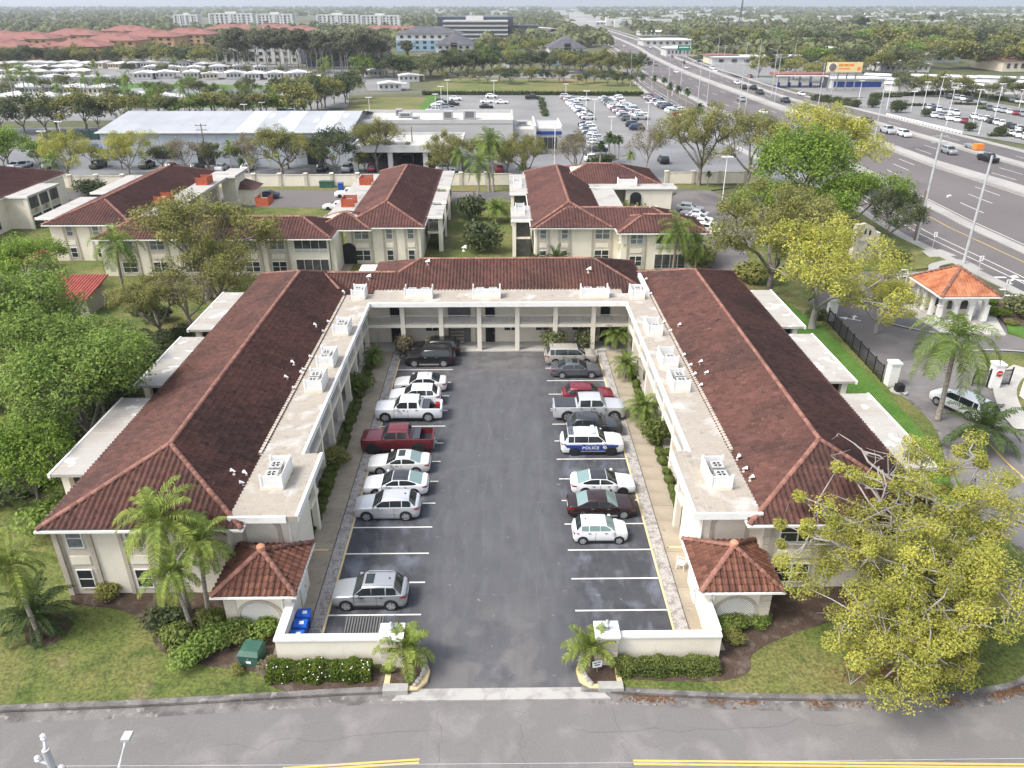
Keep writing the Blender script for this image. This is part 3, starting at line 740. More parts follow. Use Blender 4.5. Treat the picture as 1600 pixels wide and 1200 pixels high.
def door(parent, c, wd, ht, face, m='dark'):
    rz = {'S': 0, 'E': math.pi / 2, 'N': math.pi, 'W': -math.pi / 2}[face]
    d = MB().box(-wd / 2 - .08, wd / 2 + .08, -.04, .02, -ht / 2, ht / 2 + .08).build('door', M['stucco_trim'], parent, False, c, rz)
    MB().box(-wd / 2, wd / 2, -.06, .0, -ht / 2, ht / 2).build('door_leaf', M[m], d)
    MB().box(wd / 2 - .14, wd / 2 - .08, -.11, -.05, -.12, .02).build('handle', M['metal'], d)
    return d
def bay(parent, cx, y, wd, face='S', win=(1.0, 1.25), glass=('glass_blind', 'glass'), cols=1, z0=.1, z1=5.1):
    """a full-height trim bay with an upper and a lower window and a panel between them"""
    s = MB(); t = .05
    s.box(cx - wd / 2, cx + wd / 2, y - t, y + .02, z0, z1)
    b = s.build('window_bay', M['stucco_trim'], parent)
    for sgn in (-1, 1): MB().box(cx + sgn * wd / 2 - .12, cx + sgn * wd / 2 + .12, y - .11, y - .01, z0, z1).build('pilaster', M['stucco_dark'], parent)
    MB().box(cx - wd * .33, cx + wd * .33, y - .10, y - .04, 2.35, 2.95).build('panel', M['stucco'], parent)
    window(parent, (cx, y - .06, 4.25), win[0], win[1], 'S', cols, 2, glass[0])
    window(parent, (cx, y - .06, 1.25), win[0], win[1], 'S', cols, 2, glass[1])

# ================================================================ THE COURTYARD APARTMENT BUILDING
APT = thing('apartment_building', 'U-shaped two-storey cream apartment building with dark red tile roofs round the car park', 'building', (0, 36, 0))
APT_I = (0, -36, 0)
def ap(o):
    o.parent = APT; o.matrix_parent_inverse = Matrix.Translation(APT_I); return o
class _P:   # proxy root at the building's origin so that parts can be written in world coordinates
    pass
def part(name, mb, m, smooth=False, parent=None):
    o = mb.build(name, M[m], parent, smooth)
    if parent is None: ap(o)
    return o
ROOFS = []
for sx in (-1, 1):
    x0, x1 = sorted((sx * 26.2, sx * 14.55))
    roof, A, B = hip_roof(None, x0, x1, 35.8, 82.0, 5.2, 2.2, M['tile'], caps=1, ends=(1, 0, 1, 1)); ap(roof); ROOFS.append(roof)
    # walls: outer, front, inner, back as one shell
    s = MB(); a, b = sorted((sx * 25.6, sx * 15.6))
    s.box(a, b, 36.4, 81.4, 0, 5.15)
    part('wall', s, 'stucco')
    # walkway roof slab, with raised gravel stop
    a, b = sorted((sx * 12.65, sx * 16.6))
    f = part('flat_roof', MB().box(a, b, 43.2, 74.0, 5.28, 5.60), 'flatroof')
    MB().box(*sorted((sx * 15.42, sx * 15.64)), 43.3, 73.5, 5.5, 5.70).build('flashing', M['stucco_dark'], f)
    e = sorted((sx * 12.62, sx * 12.80))
    MB().box(e[0], e[1], 43.2, 71.6, 5.22, 5.64).build('gutter', M['white'], f)
    # seams of the rolled roofing
    for k in range(14): MB().box(a + .25, b - .9 if sx > 0 else b - .25, 44.4 + 2 * k, 44.44 + 2 * k, 5.59, 5.607).build('seam', M['stucco_dark'], f)
    # upper gallery
    a, b = sorted((sx * 13.22, sx * 15.65))
    part('gallery_floor', MB().box(a, b, 43.2, 74.0, 2.62, 2.95), 'stucco')
    COLS = [46.3, 50.1, 53.9, 57.75, 61.55, 65.35, 69.1, 72.6]
    cm = MB().box(-.22, .22, -.22, .22, .0, 5.3)
    cm.box(-.27, .27, -.27, .27, 0, .35)
    cm = cm.mesh('column', M['stucco'])
    for y in COLS: ap(link('column', cm, None, (sx * 13.42, y, 0)))
    ys = [43.4] + COLS
    for k in range(len(ys) - 1):
        r = MB(); xx = sx * 13.36
        y0, y1 = ys[k] + .24, ys[k + 1] - .24
        r.box(xx - .03, xx + .03, y0, y1, 3.86, 3.92); r.box(xx - .02, xx + .02, y0, y1, 3.05, 3.09); r.box(xx - .02, xx + .02, y0, y1, 3.45, 3.48)
        n = int((y1 - y0) / .13)
        for j in range(n + 1):
            y = y0 + (y1 - y0) * j / n; r.box(xx - .012, xx + .012, y - .012, y + .012, 3.05, 3.88)
        part('railing', r, 'rail')
        # door and window of each flat, both storeys
        yc = (ys[k] + ys[k + 1]) / 2
        for z in (.12, 2.95):
            if k % 2: ap(door(None, (sx * 15.6, yc - .5, z + 1.05), .9, 2.1, 'E' if sx < 0 else 'W', 'gap_grey'))
            ap(window(None, (sx * 15.6, yc + 1.0, z + 1.6), 1.2, .9, 'E' if sx < 0 else 'W', 2, 1))
    # the wider stair block at the front
    a, b = sorted((sx * 11.5, sx * 15.4))
    f = part('flat_roof', MB().box(a, b, 36.35, 43.3, 5.30, 5.635), 'flatroof')
    g = MB(); g.box(a - .06, b - .6 if sx < 0 else b + .06, 36.27, 36.40, 5.24, 5.68)
    e = sorted((sx * 11.42, sx * 11.6)); g.box(e[0], e[1], 36.40, 43.36, 5.24, 5.685); g.build('gutter', M['white'], f)
    for k in range(4): MB().box(a + .3, b - .3, 37.6 + 1.5 * k, 37.63 + 1.5 * k, 5.63, 5.643).build('seam', M['stucco_dark'], f)
    for k in range(3): MB().box(*sorted((sx * (12.3 + k), sx * (12.33 + k))), 36.5, 43.2, 5.63, 5.644).build('seam', M['stucco_dark'], f)
    a, b = sorted((sx * 12.15, sx * 15.7))
    part('stair_block', MB().box(a, b, 37.1, 41.3, 0, 5.3), 'stucco')
    ar = MB()                                                        # blind arch on the block's front
    cx = sx * 13.9; w2 = .95
    pts = [(cx - w2, 3.1)] + [(cx + w2 * math.cos(t), 4.25 + .62 * math.sin(t)) for t in np.linspace(math.pi, 0, 12)] + [(cx + w2, 3.1)]
    for (p, q) in zip(pts[:-1], pts[1:]):
        ar.add([(p[0], 37.02, p[1]), (q[0], 37.02, q[1]), (cx + (q[0] - cx) * 1.22, 37.02, 3.1 + (q[1] - 3.1) * 1.12), (cx + (p[0] - cx) * 1.22, 37.02, 3.1 + (p[1] - 3.1) * 1.12),
                (p[0], 37.12, p[1]), (q[0], 37.12, q[1]), (cx + (q[0] - cx) * 1.22, 37.12, 3.1 + (q[1] - 3.1) * 1.12), (cx + (p[0] - cx) * 1.22, 37.12, 3.1 + (p[1] - 3.1) * 1.12)],
               [(0, 1, 2, 3), (0, 4, 5, 1), (2, 6, 7, 3)])
    part('arch_trim', ar, 'stucco_dark')
    part('downspout', MB().tube([(sx * 12.22, 37.03, .2), (sx * 12.22, 37.03, 5.25)], .06, 6), 'white')
    part('column', MB().box(*sorted((sx * 12.0, sx * 12.4)), 42.4, 42.8, 0, 5.3), 'stucco')
    part('gallery_beam', MB().box(*sorted((sx * 12.02, sx * 12.3)), 41.3, 43.3, 2.6, 2.95), 'stucco')
    rq = MB()
    for j in range(8): rq.box(*sorted((sx * 15.72, sx * 16.4)), 36.30, 36.42, .3 + j * .62, .84 + j * .62)
    part('quoin', rq, 'stucco_trim')
    # outer balcony stacks
    for (y0, y1) in ((41.6, 52.2), (54.3, 64.1), (65.8, 76.0)):
        a, b = sorted((sx * 25.0, sx * 28.5))
        f = part('balcony_roof', MB().box(a, b, y0, y1, 5.02, 5.22), 'balcony_roof')
        MB().box(*sorted((sx * 28.42, sx * 28.58)), y0 - .05, y1 + .05, 4.98, 5.26).build('gutter', M['white'], f)
        for k in range(5): MB().box(a + .1, b - .2, y0 + (k + .5) * (y1 - y0) / 5, y0 + (k + .5) * (y1 - y0) / 5 + .03, 5.21, 5.229).build('seam', M['stucco_trim'], f)
        part('balcony_floor', MB().box(*sorted((sx * 25.5, sx * 28.0)), y0 + .6, y1 - .6, 2.6, 2.9), 'stucco')
        for y in (y0 + .5, (y0 + y1) / 2, y1 - .5): part('post', MB().box(*sorted((sx * 27.5, sx * 27.95)), y - .25, y + .25, 0, 5.03), 'stucco')
        for z in (.2, 3.0): part('screen', MB().box(*sorted((sx * 27.6, sx * 27.66)), y0 + .7, y1 - .7, z, z + 2.1), 'screen')
# rear range: high hipped roof in the middle, a lower link to the left wing
rz0, rz1, yE, yR = 5.35, 7.4, 74.9, 80.2; kk = (rz1 - rz0) / (yR - yE)
mb = MB(); lz = rz0 + 3.2 * kk; dz = .09
mb.add([(-13.7, yE, rz0 - dz), (15.6, yE, rz0 - dz), (15.6, 85.5, rz0 - dz), (-13.7, 85.5, rz0 - dz), (-8.4, yR, rz1 - dz), (10.3, yR, rz1 - dz)], [(0, 1, 5, 4), (1, 2, 5), (2, 3, 4, 5), (3, 0, 4)])
mb.add([(-18, yE, rz0 - .12), (-9, yE, rz0 - .12), (-9, yE + 3.2, lz - .12), (-18, yE + 3.2, lz - .12), (-18, yE + 6.4, rz0 - .12), (-9, yE + 6.4, rz0 - .12)], [(0, 1, 2, 3), (3, 2, 5, 4)])
RB = part('roof', mb, 'stucco_trim')
def rear_hi(u):
    x = -18 + u
    return 3.2 if x < -10.5 else 3.2 + (x + 10.5) if x < -8.4 else 5.3 if x < 10.3 else max(0, 15.6 - x)
tile_field('roof_tiles', RB, (-18, yE, rz0), (1, 0, 0), (0, 1, 0), 33.6, kk, lambda u: 0, rear_hi, M['tile'])
tile_field('roof_tiles', RB, (15.6, yE, rz0), (0, 1, 0), (-1, 0, 0), 10.6, kk, lambda u: 0, lambda u: max(0, min(u, 10.6 - u)), M['tile'])
tile_field('roof_tiles', RB, (-13.7, yE, rz0), (0, 1, 0), (1, 0, 0), 10.6, kk, lambda u: 0, lambda u: max(0, min(u, 10.6 - u)), M['tile'])
for a, b in (((-8.4, yR, rz1), (10.3, yR, rz1)), ((15.6, yE, rz0), (10.3, yR, rz1)), ((-10.5, yE + 3.2, lz), (-8.4, yR, rz1)), ((-18, yE + 3.2, lz), (-10.5, yE + 3.2, lz)), ((-16.2, yE - .2, 5.95), (-18.4, yE + 3.2, lz)), ((15.6, 85.5, rz0), (10.3, yR, rz1))):
    ridge_caps(RB, a, b)
part('parapet', MB().box(15.0, 15.3, 73.4, 79, 5.2, 6.15), 'white')
part('wall', MB().box(-15.6, 15.6, 74.6, 85, 0, 5.3), 'stucco')
f = part('flat_roof', MB().box(-12.68, 12.68, 71.5, 75.9, 5.27, 5.61), 'flatroof')
MB().box(-12.6, 12.6, 71.42, 71.58, 5.2, 5.66).build('gutter', M['white'], f)
part('gallery_floor', MB().box(-13.2, 13.2, 72.4, 74.62, 2.62, 2.96), 'stucco')
XC = [-13.5 + 3.857 * k for k in range(8)]
cm = MB().box(-.22, .22, -.22, .22, .0, 5.3).mesh('column', M['stucco'])
for x in XC[1:-1]: ap(link('column', cm, None, (x, 72.55, 0)))
for k in range(7):
    x0, x1 = XC[k] + .24, XC[k + 1] - .24; r = MB(); yy = 72.5
    r.box(x0, x1, yy - .03, yy + .03, 3.86, 3.92); r.box(x0, x1, yy - .02, yy + .02, 3.05, 3.09)
    n = int((x1 - x0) / .13)
    for j in range(n + 1):
        x = x0 + (x1 - x0) * j / n; r.box(x - .012, x + .012, yy - .012, yy + .012, 3.05, 3.88)
    for j in range(4):
        x = x0 + (x1 - x0) * (j + .5) / 4; r.tube([(x + .17 * math.cos(t), yy, 3.5 + .17 * math.sin(t)) for t in np.linspace(0, 6.28, 11)], .012, 4)
    part('railing', r, 'rail')
for z in (.12, 2.96):
    for x in (-.85, 11.1, -10.7): ap(door(None, (x, 74.6, z + 1.05), .95, 2.1, 'S', 'dark'))
    for x in (-6.9, 1.3, 4.6, 8.4): ap(window(None, (x, 74.58, z + 1.72), 1.35, .85, 'S', 2, 1))
    part('stair_opening', MB().box(-5.2, -2.9, 74.4, 74.62, z + .05, z + 2.25), 'gap_grey')
    for x in (-9.9, -2.1): part('shutter_strip', MB().box(x - .3, x + .3, 74.52, 74.62, z, z + 2.4), 'stucco_dark')
for k in range(6): part('stair_tread', MB().box(-5.0, -3.6, 73.9 + k * .08, 74.42, .3 + k * .36, .36 + k * .36), 'stucco_dark')
part('wall_lamp', MB().lathe([(.05, 0), (.11, .05), (.11, .25), (.03, .33)], 8, (-2.3, 74.35, 4.4)), 'iron')
# front elevations
bay(None, -24.55, 36.4, 1.75, win=(.85, 1.3)); bay(None, -21.1, 36.4, 1.6, win=(.85, 1.3))
bay(None, 17.75, 36.4, 3.1, win=(2.05, 1.3), glass=('glass', 'glass'), cols=2); bay(None, 23.7, 36.4, 3.0, win=(2.0, 1.3), glass=('glass', 'glass'), cols=2)
for o in [o for o in COL.objects if o.parent is None and o.name.split('.')[0] in ('window_bay', 'pilaster', 'panel', 'window')]: ap(o)
part('wall_cap', MB().box(-25.75, -25.45, 36.2, 36.5, .1, 5.1), 'stucco_dark')

# ================================================================ CORNER PAVILIONS (individual tiles)
def tile_piece():
    n = 6; vs = []; fs = []
    for j, (y, zz) in enumerate(((0, .05), (.45, .0))):
        for k in range(n + 1):
            t = k / n; x = (t - .5) * .36
            z = .085 * math.sin(math.pi * min(t / .62, 1)) if t < .62 else -.015
            vs.append((x, y, z + zz))
    for k in range(n): fs.append((k, k + 1, n + 2 + k, n + 1 + k))
    b = len(vs); vs += [(p[0], p[1], p[2] - .06) for p in vs[:n + 1]]
    for k in range(n): fs.append((b + k, b + k + 1, k + 1, k))
    me = bpy.data.meshes.new('roof_tile'); me.from_pydata(vs, [], fs); me.materials.append(M['tile_kiosk']); me.update(); return me
TILE = tile_piece()
def pavilion(sx):
    cx, cy = (-13.38, 35.15) if sx < 0 else (13.62, 35.15); hx, hy = 2.32, 2.35; z, rise = 2.9, 1.3
    P = thing('corner_pavilion', 'small cream pavilion with hipped terracotta tile roof beside the blue recycling bins' if sx < 0 else 'small cream pavilion with hipped terracotta tile roof beside the red grill cover', 'pavilion', (cx, cy, 0))
    ap_ = (cx, cy)
    mb = MB(); c = [(-hx, -hy, z), (hx, -hy, z), (hx, hy, z), (-hx, hy, z), (0, 0, z + rise)]
    mb.add([(p[0], p[1], p[2] - .05) for p in c], [(0, 1, 4), (1, 2, 4), (2, 3, 4), (3, 0, 4)]); mb.box(-hx + .01, hx - .01, -hy + .01, hy - .01, z - .14, z - .06)
    roof = mb.build('roof', M['tile_kiosk'], P)
    g = MB(); t = .07
    for a in ((-hx - t, hx + t, -hy - t, -hy + .02), (-hx - t, hx + t, hy - .02, hy + t), (-hx - t, -hx + .02, -hy + .02, hy - .02), (hx - .02, hx + t, -hy + .02, hy - .02)): g.box(*a, z - .16, z - .03)
    g.build('gutter', M['white'], roof)
    for ang, (L, D) in enumerate(((2 * hx, hy), (2 * hy, hx), (2 * hx, hy), (2 * hy, hx))):
        rot = Matrix.Rotation(ang * math.pi / 2, 4, 'Z'); sl = math.atan2(rise, D); k = math.cos(sl)
        ncol = int(L / .345); nr = int(D / k / .40) + 1
        for i in range(ncol):
            u = (i + .5) / ncol * L - L / 2
            for j in range(nr):
                v = j * .40 * k
                if v + .15 < D * (1 - abs(u) / (L / 2)):
                    o = link('roof_tile', TILE, roof)
                    m4 = rot @ Matrix.Translation((u, -D + v, z + rise * v / D + .0)) @ Matrix.Rotation(sl + rr.uniform(-.02, .02), 4, 'X') @ Matrix.Rotation(rr.uniform(-.03, .03), 4, 'Z')
                    o.matrix_local = m4
    for p in c[:4]: ridge_caps(roof, p, c[4], CAP)
    MB().lathe([(.24, -.05), (.22, .05), (.26, .14), (.24, .26), (.13, .36), (.02, .38)], 14, (0, 0, z + rise + .06)).build('finial', M['finial'], P, True)
    wx, wy = 1.88, 1.8
    MB().box(-wx, wx, -wy, wy, 0, z - .13).build('wall', M['stucco'], P)
    # lattice in an arch on the street side
    tr = MB(); pts = [(1.12 * math.cos(t), .95 + (1.12 if math.sin(t) > 0 else 0) * math.sin(t) * .95) for t in np.linspace(math.pi, 0, 17)]
    pts = [(-1.12, .25)] + pts + [(1.12, .25)]
    for p, q in zip(pts[:-1], pts[1:]):
        s1 = 1.16
        tr.add([(p[0], -wy - .07, p[1]), (q[0], -wy - .07, q[1]), (q[0] * s1, -wy - .07, .25 + (q[1] - .25) * 1.09), (p[0] * s1, -wy - .07, .25 + (p[1] - .25) * 1.09),
                (p[0], -wy + .01, p[1]), (q[0], -wy + .01, q[1]), (q[0] * s1, -wy + .01, .25 + (q[1] - .25) * 1.09), (p[0] * s1, -wy + .01, .25 + (p[1] - .25) * 1.09)],
               [(3, 2, 1, 0), (2, 3, 7, 6), (0, 1, 5, 4)])
    tr.build('arch_trim', M['stucco_dark'], P)
    MB().add([(p[0], -wy - .012, p[1]) for p in pts], [tuple(range(len(pts)))[::-1]]).build('arch_infill', M['stucco_dark'], P)
    lt = MB(); topz = lambda x: .95 + 1.06 * math.sqrt(max(0, 1 - (x / 1.12) ** 2))
    for s in (-1, 1):
        for k in range(-14, 30):
            a = k * .145; seg = []
            for q in np.linspace(-1.12, 1.12, 40):
                zz = .25 + a + s * (q + (1.12 if s > 0 else -1.12)) * 1.0
                if .25 <= zz <= topz(q): seg.append((q, zz))
            if len(seg) > 1:
                (xa, za), (xb, zb) = seg[0], seg[-1]; y = -wy - .03 - (.012 if s > 0 else 0); d = .03
                lt.add([(xa, y, za - d), (xb, y, zb - d), (xb, y, zb + d), (xa, y, za + d)], [(0, 1, 2, 3)])
    o = lt.build('lattice', M['white'], P); o['kind'] = 'stuff'
    for s in (-1, 1) :
        if s == sx: 
            for j in range(6): MB().box(*sorted((s * (wx - .62), s * (wx + .04))), -wy - .05, -wy + .02, .15 + j * .42, .50 + j * .42).build('quoin', M['stucco_trim'], P)
    door(P, (-sx * wx, .3, 1.05), .95, 2.1, 'E' if sx < 0 else 'W', 'white')
    MB().tube([(-sx * 1.35, -wy - .06, .1), (-sx * 1.35, -wy - .06, 2.5)], .05, 6).build('downspout', M['white'], P)
    MB().lathe([(.04, -.05), (.09, 0), (.09, .2), (.03, .26)], 8, (-sx * 1.5, -wy - .12, 2.3)).build('wall_lamp', M['iron'], P)
pavilion(-1); pavilion(1)

# ================================================================ GATE WALLS, PILLARS, LANTERNS
def gate_wall(sx):
    xo, xi = (-11.75, -6.1) if sx < 0 else (12.05, 6.5); px = -5.55 if sx < 0 else 5.88
    Wl = thing('gate_wall', 'low cream garden wall and pillar with a mail slot, left of the driveway' if sx < 0 else 'low cream garden wall and pillar, right of the driveway', 'wall', ((xo + xi) / 2, 30.7, 0))
    def b(n, m, *a):
        o = MB().box(*a).build(n, M[m]); o.parent = Wl; o.matrix_parent_inverse = Matrix.Translation((-(xo + xi) / 2, -30.7, 0)); return o
    a, c = sorted((xo, xi))
    b('wall', 'stucco', a, c, 30.6, 30.9, 0, 1.80)
    b('coping', 'white', a - .07, c, 30.52, 30.98, 1.80, 1.92)
    a, c = (xo, xo + .34) if sx < 0 else (xo - .34, xo)
    b('wall', 'stucco', a + .003, c - .003, 30.9, 33.4, 0, 1.797)
    b('coping', 'white', a - .07, c + .07, 30.98, 33.4, 1.80, 1.917)
    b('pillar', 'stucco', px - .55, px + .55, 30.25, 31.25, 0, 2.12)
    for j in range(6): b('course', 'stucco_trim', px - .58, px + .58, 30.22, 31.28, .12 + j * .33, .38 + j * .33)
    b('cap', 'white', px - .66, px + .66, 30.15, 31.36, 2.12, 2.26)
    o = flat_text('1', .30, (px + (-.1 if sx < 0 else 0), 30.2, 1.86), 0, M['ink'], 'house_number', None, .01, R(90)); o.parent = Wl; o.matrix_parent_inverse = Matrix.Translation((-(xo + xi) / 2, -30.7, 0))
    if sx < 0:
        o = MB().prism([(px - .24 + .0, 0), (px + .24, 0)] + [(px + .24 * math.cos(t), .14 * math.sin(t) + .1) for t in np.linspace(0, math.pi, 8)], 0, .05).build('mail_slot', M['dark'])
        o.parent = Wl; o.matrix_parent_inverse = Matrix.Translation((-(xo + xi) / 2, -30.7, 0)); o.rotation_euler = (R(90), 0, 0); o.location = (0, 30.22, 1.36)
    L = thing('lantern', 'round glass lantern on the %s gate pillar' % ('left' if sx < 0 else 'right'), 'lantern', (px, 30.75, 2.26))
    MB().lathe([(.16, 0), (.16, .05), (.06, .09), (.05, .22)], 10).build('base', M['metal'], L, True)
    MB().lathe([(.05, .2), (.13, .26), (.14, .45), (.12, .5)], 12).build('globe', M['lamp_glass'], L, True)
    MB().lathe([(.13, .5), (.145, .52), (.08, .62), (.02, .66)], 12).build('hood', M['metal'], L, True)
gate_wall(-1); gate_wall(1)
# ================================================================ VEHICLES (nose towards +X, origin on the ground under the middle)
CAR = {
 # length, width, height, wheelbase, belt z, hood z, windshield base x, roof front x, roof rear x, rear glass base x, tail z, wheel r, wt(top half-width factor)
 'sedan':  dict(L=4.85, W=1.85, H=1.45, wb=2.80, belt=.93, hood=.90, wsb=1.02, rf=.22, rr=-1.00, rgb=-1.85, tail=1.00, r=.335),
 'coupe':  dict(L=4.75, W=1.82, H=1.42, wb=2.72, belt=.93, hood=.88, wsb=.92, rf=.12, rr=-.85, rgb=-1.75, tail=1.00, r=.33),
 'fast':   dict(L=4.70, W=1.84, H=1.42, wb=2.72, belt=.93, hood=.86, wsb=1.00, rf=.18, rr=-.95, rgb=-2.0, tail=1.02, r=.34),
 'cross':  dict(L=4.58, W=1.88, H=1.64, wb=2.70, belt=1.06, hood=1.02, wsb=.95, rf=.22, rr=-1.55, rgb=-2.02, tail=1.12, r=.36),
 'suv':    dict(L=5.00, W=1.98, H=1.76, wb=2.88, belt=1.12, hood=1.08, wsb=1.05, rf=.40, rr=-1.95, rgb=-2.28, tail=1.18, r=.38),
 'compact':dict(L=4.45, W=1.81, H=1.66, wb=2.635, belt=1.06, hood=1.02, wsb=.92, rf=.32, rr=-1.48, rgb=-1.95, tail=1.10, r=.355),
 'hatch':  dict(L=3.65, W=1.60, H=1.50, wb=2.39, belt=.98, hood=.95, wsb=.98, rf=.32, rr=-1.25, rgb=-1.62, tail=1.02, r=.29),
 'van':    dict(L=5.10, W=1.98, H=1.76, wb=3.05, belt=1.08, hood=1.04, wsb=1.45, rf=.62, rr=-2.05, rgb=-2.36, tail=1.12, r=.345),
 'pickup': dict(L=5.75, W=2.00, H=1.88, wb=3.65, belt=1.22, hood=1.17, wsb=1.22, rf=.66, rr=-.90, rgb=-1.08, tail=1.18, r=.41),
 'lifted': dict(L=5.80, W=2.03, H=1.98, wb=3.65, belt=1.32, hood=1.28, wsb=1.22, rf=.66, rr=-.90, rgb=-1.08, tail=1.28, r=.46),
 'bigpick':dict(L=6.15, W=2.03, H=2.05, wb=3.96, belt=1.36, hood=1.33, wsb=1.42, rf=.92, rr=-.92, rgb=-1.08, tail=1.32, r=.47),
}
def loft(rings, flip=False):
    n = len(rings[0]); vs = [p for r in rings for p in r]; fs = []
    for i in range(len(rings) - 1):
        for k in range(n - 1):
            q = (i * n + k, i * n + k + 1, (i + 1) * n + k + 1, (i + 1) * n + k); fs.append(q[::-1] if flip else q)
    return vs, fs
def car_body(c, k):
    L, W, H = c['L'] / 2, c['W'] / 2, c['H']; pick = k in ('pickup', 'lifted', 'bigpick'); gc = c['r'] * .62
    bz = c['belt']
    st = []   # x, bottom, top, halfwidth, dip
    nose_z = c['hood'] - (.11 if not pick else .05)
    st += [(L, gc + .16, nose_z - .20, W * .66, 0), (L - .05, gc + .06, nose_z - .07, W * .80, 0), (L - .20, gc, nose_z + .02, W * .91, 0), (L - .6, gc, c['hood'] - .03, W * .975, 0),
           (c['wsb'] + .25, gc, c['hood'] + .01, W, 0), (c['wsb'], gc, bz, W, 0), (c['rf'], gc, bz + .01, W, 0), (0 if c['rr'] < -.2 else c['rf'] - .4, gc, bz + .01, W, 0)]
    if pick:
        b0 = c['rgb'] - .10; fl = bz - .50
        st += [(b0 + .12, gc, bz, W, 0), (b0, gc, bz, W * .995, 0), (b0 - .01, gc, bz, W * .995, fl), (-L + .14, gc + .05, bz - .01, W * .98, fl), (-L + .13, gc + .05, bz - .01, W * .975, 0), (-L + .02, gc + .08, bz - .03, W * .96, 0), (-L, gc + .12, bz - .10, W * .94, 0)]
    else:
        t = c['tail']
        st += [(c['rr'], gc, bz + .03, W, 0), (c['rgb'], gc, t, W * .98, 0), (-L + .30 if c['rgb'] > -L + .45 else c['rgb'] - .08, gc + .02, t, W * .95, 0), (-L + .10, gc + .06, t - .05, W * .88, 0), (-L, gc + .14, t - .22, W * .80, 0)]
    rings = []
    for (x, zb, zt, hw, dip) in st:
        h = zt - zb
        half = [(hw * .90, zb), (hw * .985, zb + h * .22), (hw, zb + h * .52), (hw * .985, zb + h * .78), (hw * .95, zt - .03), (hw * .90, zt)]
        half += [(hw * .86, dip), (hw * .4, dip)] if dip else [(hw * .84, zt + .012), (hw * .4, zt + .03)]
        rings.append([(x, y, z) for y, z in half] + [(x, -y, z) for y, z in half[::-1]])
    vs, fs = loft(rings, True)
    n = len(rings[0]); fs.append(tuple(range(n))); fs.append(tuple(range(len(vs) - 1, len(vs) - n - 1, -1)))
    fs = fs + [tuple(i * n + q for q in (0, n - 1)) + tuple((i + 1) * n + q for q in (n - 1, 0)) for i in range(len(rings) - 1)]
    return vs, fs, st
def cabin(c):
    W, H, bz = c['W'] / 2, c['H'], c['belt']; wt = W * .74; wb = W * .93; tz = max(c['tail'], bz)
    st = [(c['wsb'], bz - .02, bz, wb, wb * .98), (c['rf'], bz - .02, H - .03, wb, wt), ((c['rf'] * .45 + c['rr'] * .55), bz - .02, H, wb, wt), (c['rr'], bz - .02, H - .03, wb, wt * .98), (c['rgb'], bz - .02, tz - .01, wb * .96, wb * .93)]
    rings = []
    for (x, z0, z1, w0, w1) in st:
        d = min(.07, max(0, (z1 - z0) * .3))
        half = [(w0, z0), (w1 + .035, z1 - d), (w1 - .04, z1 - d * .2), (w1 * .5, z1 + d * .25)]
        rings.append([(x, y, z) for y, z in half] + [(x, -y, z) for y, z in half[::-1]])
    return st, rings
def quad_pane(mb, a, b, c_, d, u0, u1, v0, v1, off, mi=0):
    a, b, c_, d = [np.array(p, float) for p in (a, b, c_, d)]
    f = lambda u, v: (1 - v) * ((1 - u) * a + u * b) + v * ((1 - u) * d + u * c_)
    n = np.cross(b - a, d - a); n = n / np.linalg.norm(n) * off
    P = [f(u0, v0) + n, f(u1, v0) + n, f(u1, v1) + n, f(u0, v1) + n]
    mb.add(P, [(0, 1, 2, 3)], mi)
def glass_strip(mb, A, B, v0, v1, off, mi=0):
    """glass that follows the cabin between ring A (low) and ring B (roof edge)"""
    A = np.array(A[1:7], float); B = np.array(B[1:7], float); n = len(A)
    A[0] = A[0] * .93 + A[1] * .07; A[-1] = A[-1] * .93 + A[-2] * .07
    lo = A + (B - A) * v0; hi = A + (B - A) * v1
    nrm = np.cross(A[-1] - A[0], B[2] - A[2]); nrm /= np.linalg.norm(nrm)
    if nrm[2] < 0: nrm = -nrm
    lo = lo + nrm * off; hi = hi + nrm * off
    mb.add(list(lo) + list(hi), [(i, i + 1, n + i + 1, n + i) for i in range(n - 1)], mi)
WHEELS = {}
def wheel_mesh(r, dark=False):
    k = (round(r, 3), dark)
    if k not in WHEELS:
        t = MB().lathe([(r * .70, -.11), (r * .95, -.115), (r, -.08), (r, .08), (r * .95, .115), (r * .70, .11)], 20, (0, 0, 0), 0, 'y').mesh('tyre', M['tyre'], True)
        q = MB().lathe([(r * .69, -.05), (r * .69, .09), (r * .62, .10)], 20, (0, 0, 0), 0, 'y')
        s = MB()
        for i in range(5):
            a = 2 * math.pi * i / 5; ca, sa = math.cos(a), math.sin(a); w0, w1 = .055 * r / .33, .085 * r / .33
            for sgn in (1, -1):
                y = sgn * .122
                s.add([(-w0 * sa + .04 * ca, y, w0 * ca + .04 * sa), (w0 * sa + .04 * ca, y, -w0 * ca + .04 * sa), (r * .66 * ca + w1 * sa, y - sgn * .012, r * .66 * sa - w1 * ca), (r * .66 * ca - w1 * sa, y - sgn * .012, r * .66 * sa + w1 * ca)], [(0, 1, 2, 3)])
        for sgn in (1, -1): s.lathe([(r * .16, sgn * .10), (r * .16, sgn * .13), (r * .05, sgn * .135)], 10, (0, 0, 0), 0, 'y')
        for sgn in (1, -1): s.lathe([(r * .62, sgn * .108), (r * .72, sgn * .118), (r * .73, sgn * .108)], 20, (0, 0, 0), 0, 'y')
        WHEELS[k] = (t, s.mesh('rim', M['trim' if dark else 'rim']), q.mesh('hub', M['trim']))
    return WHEELS[k]
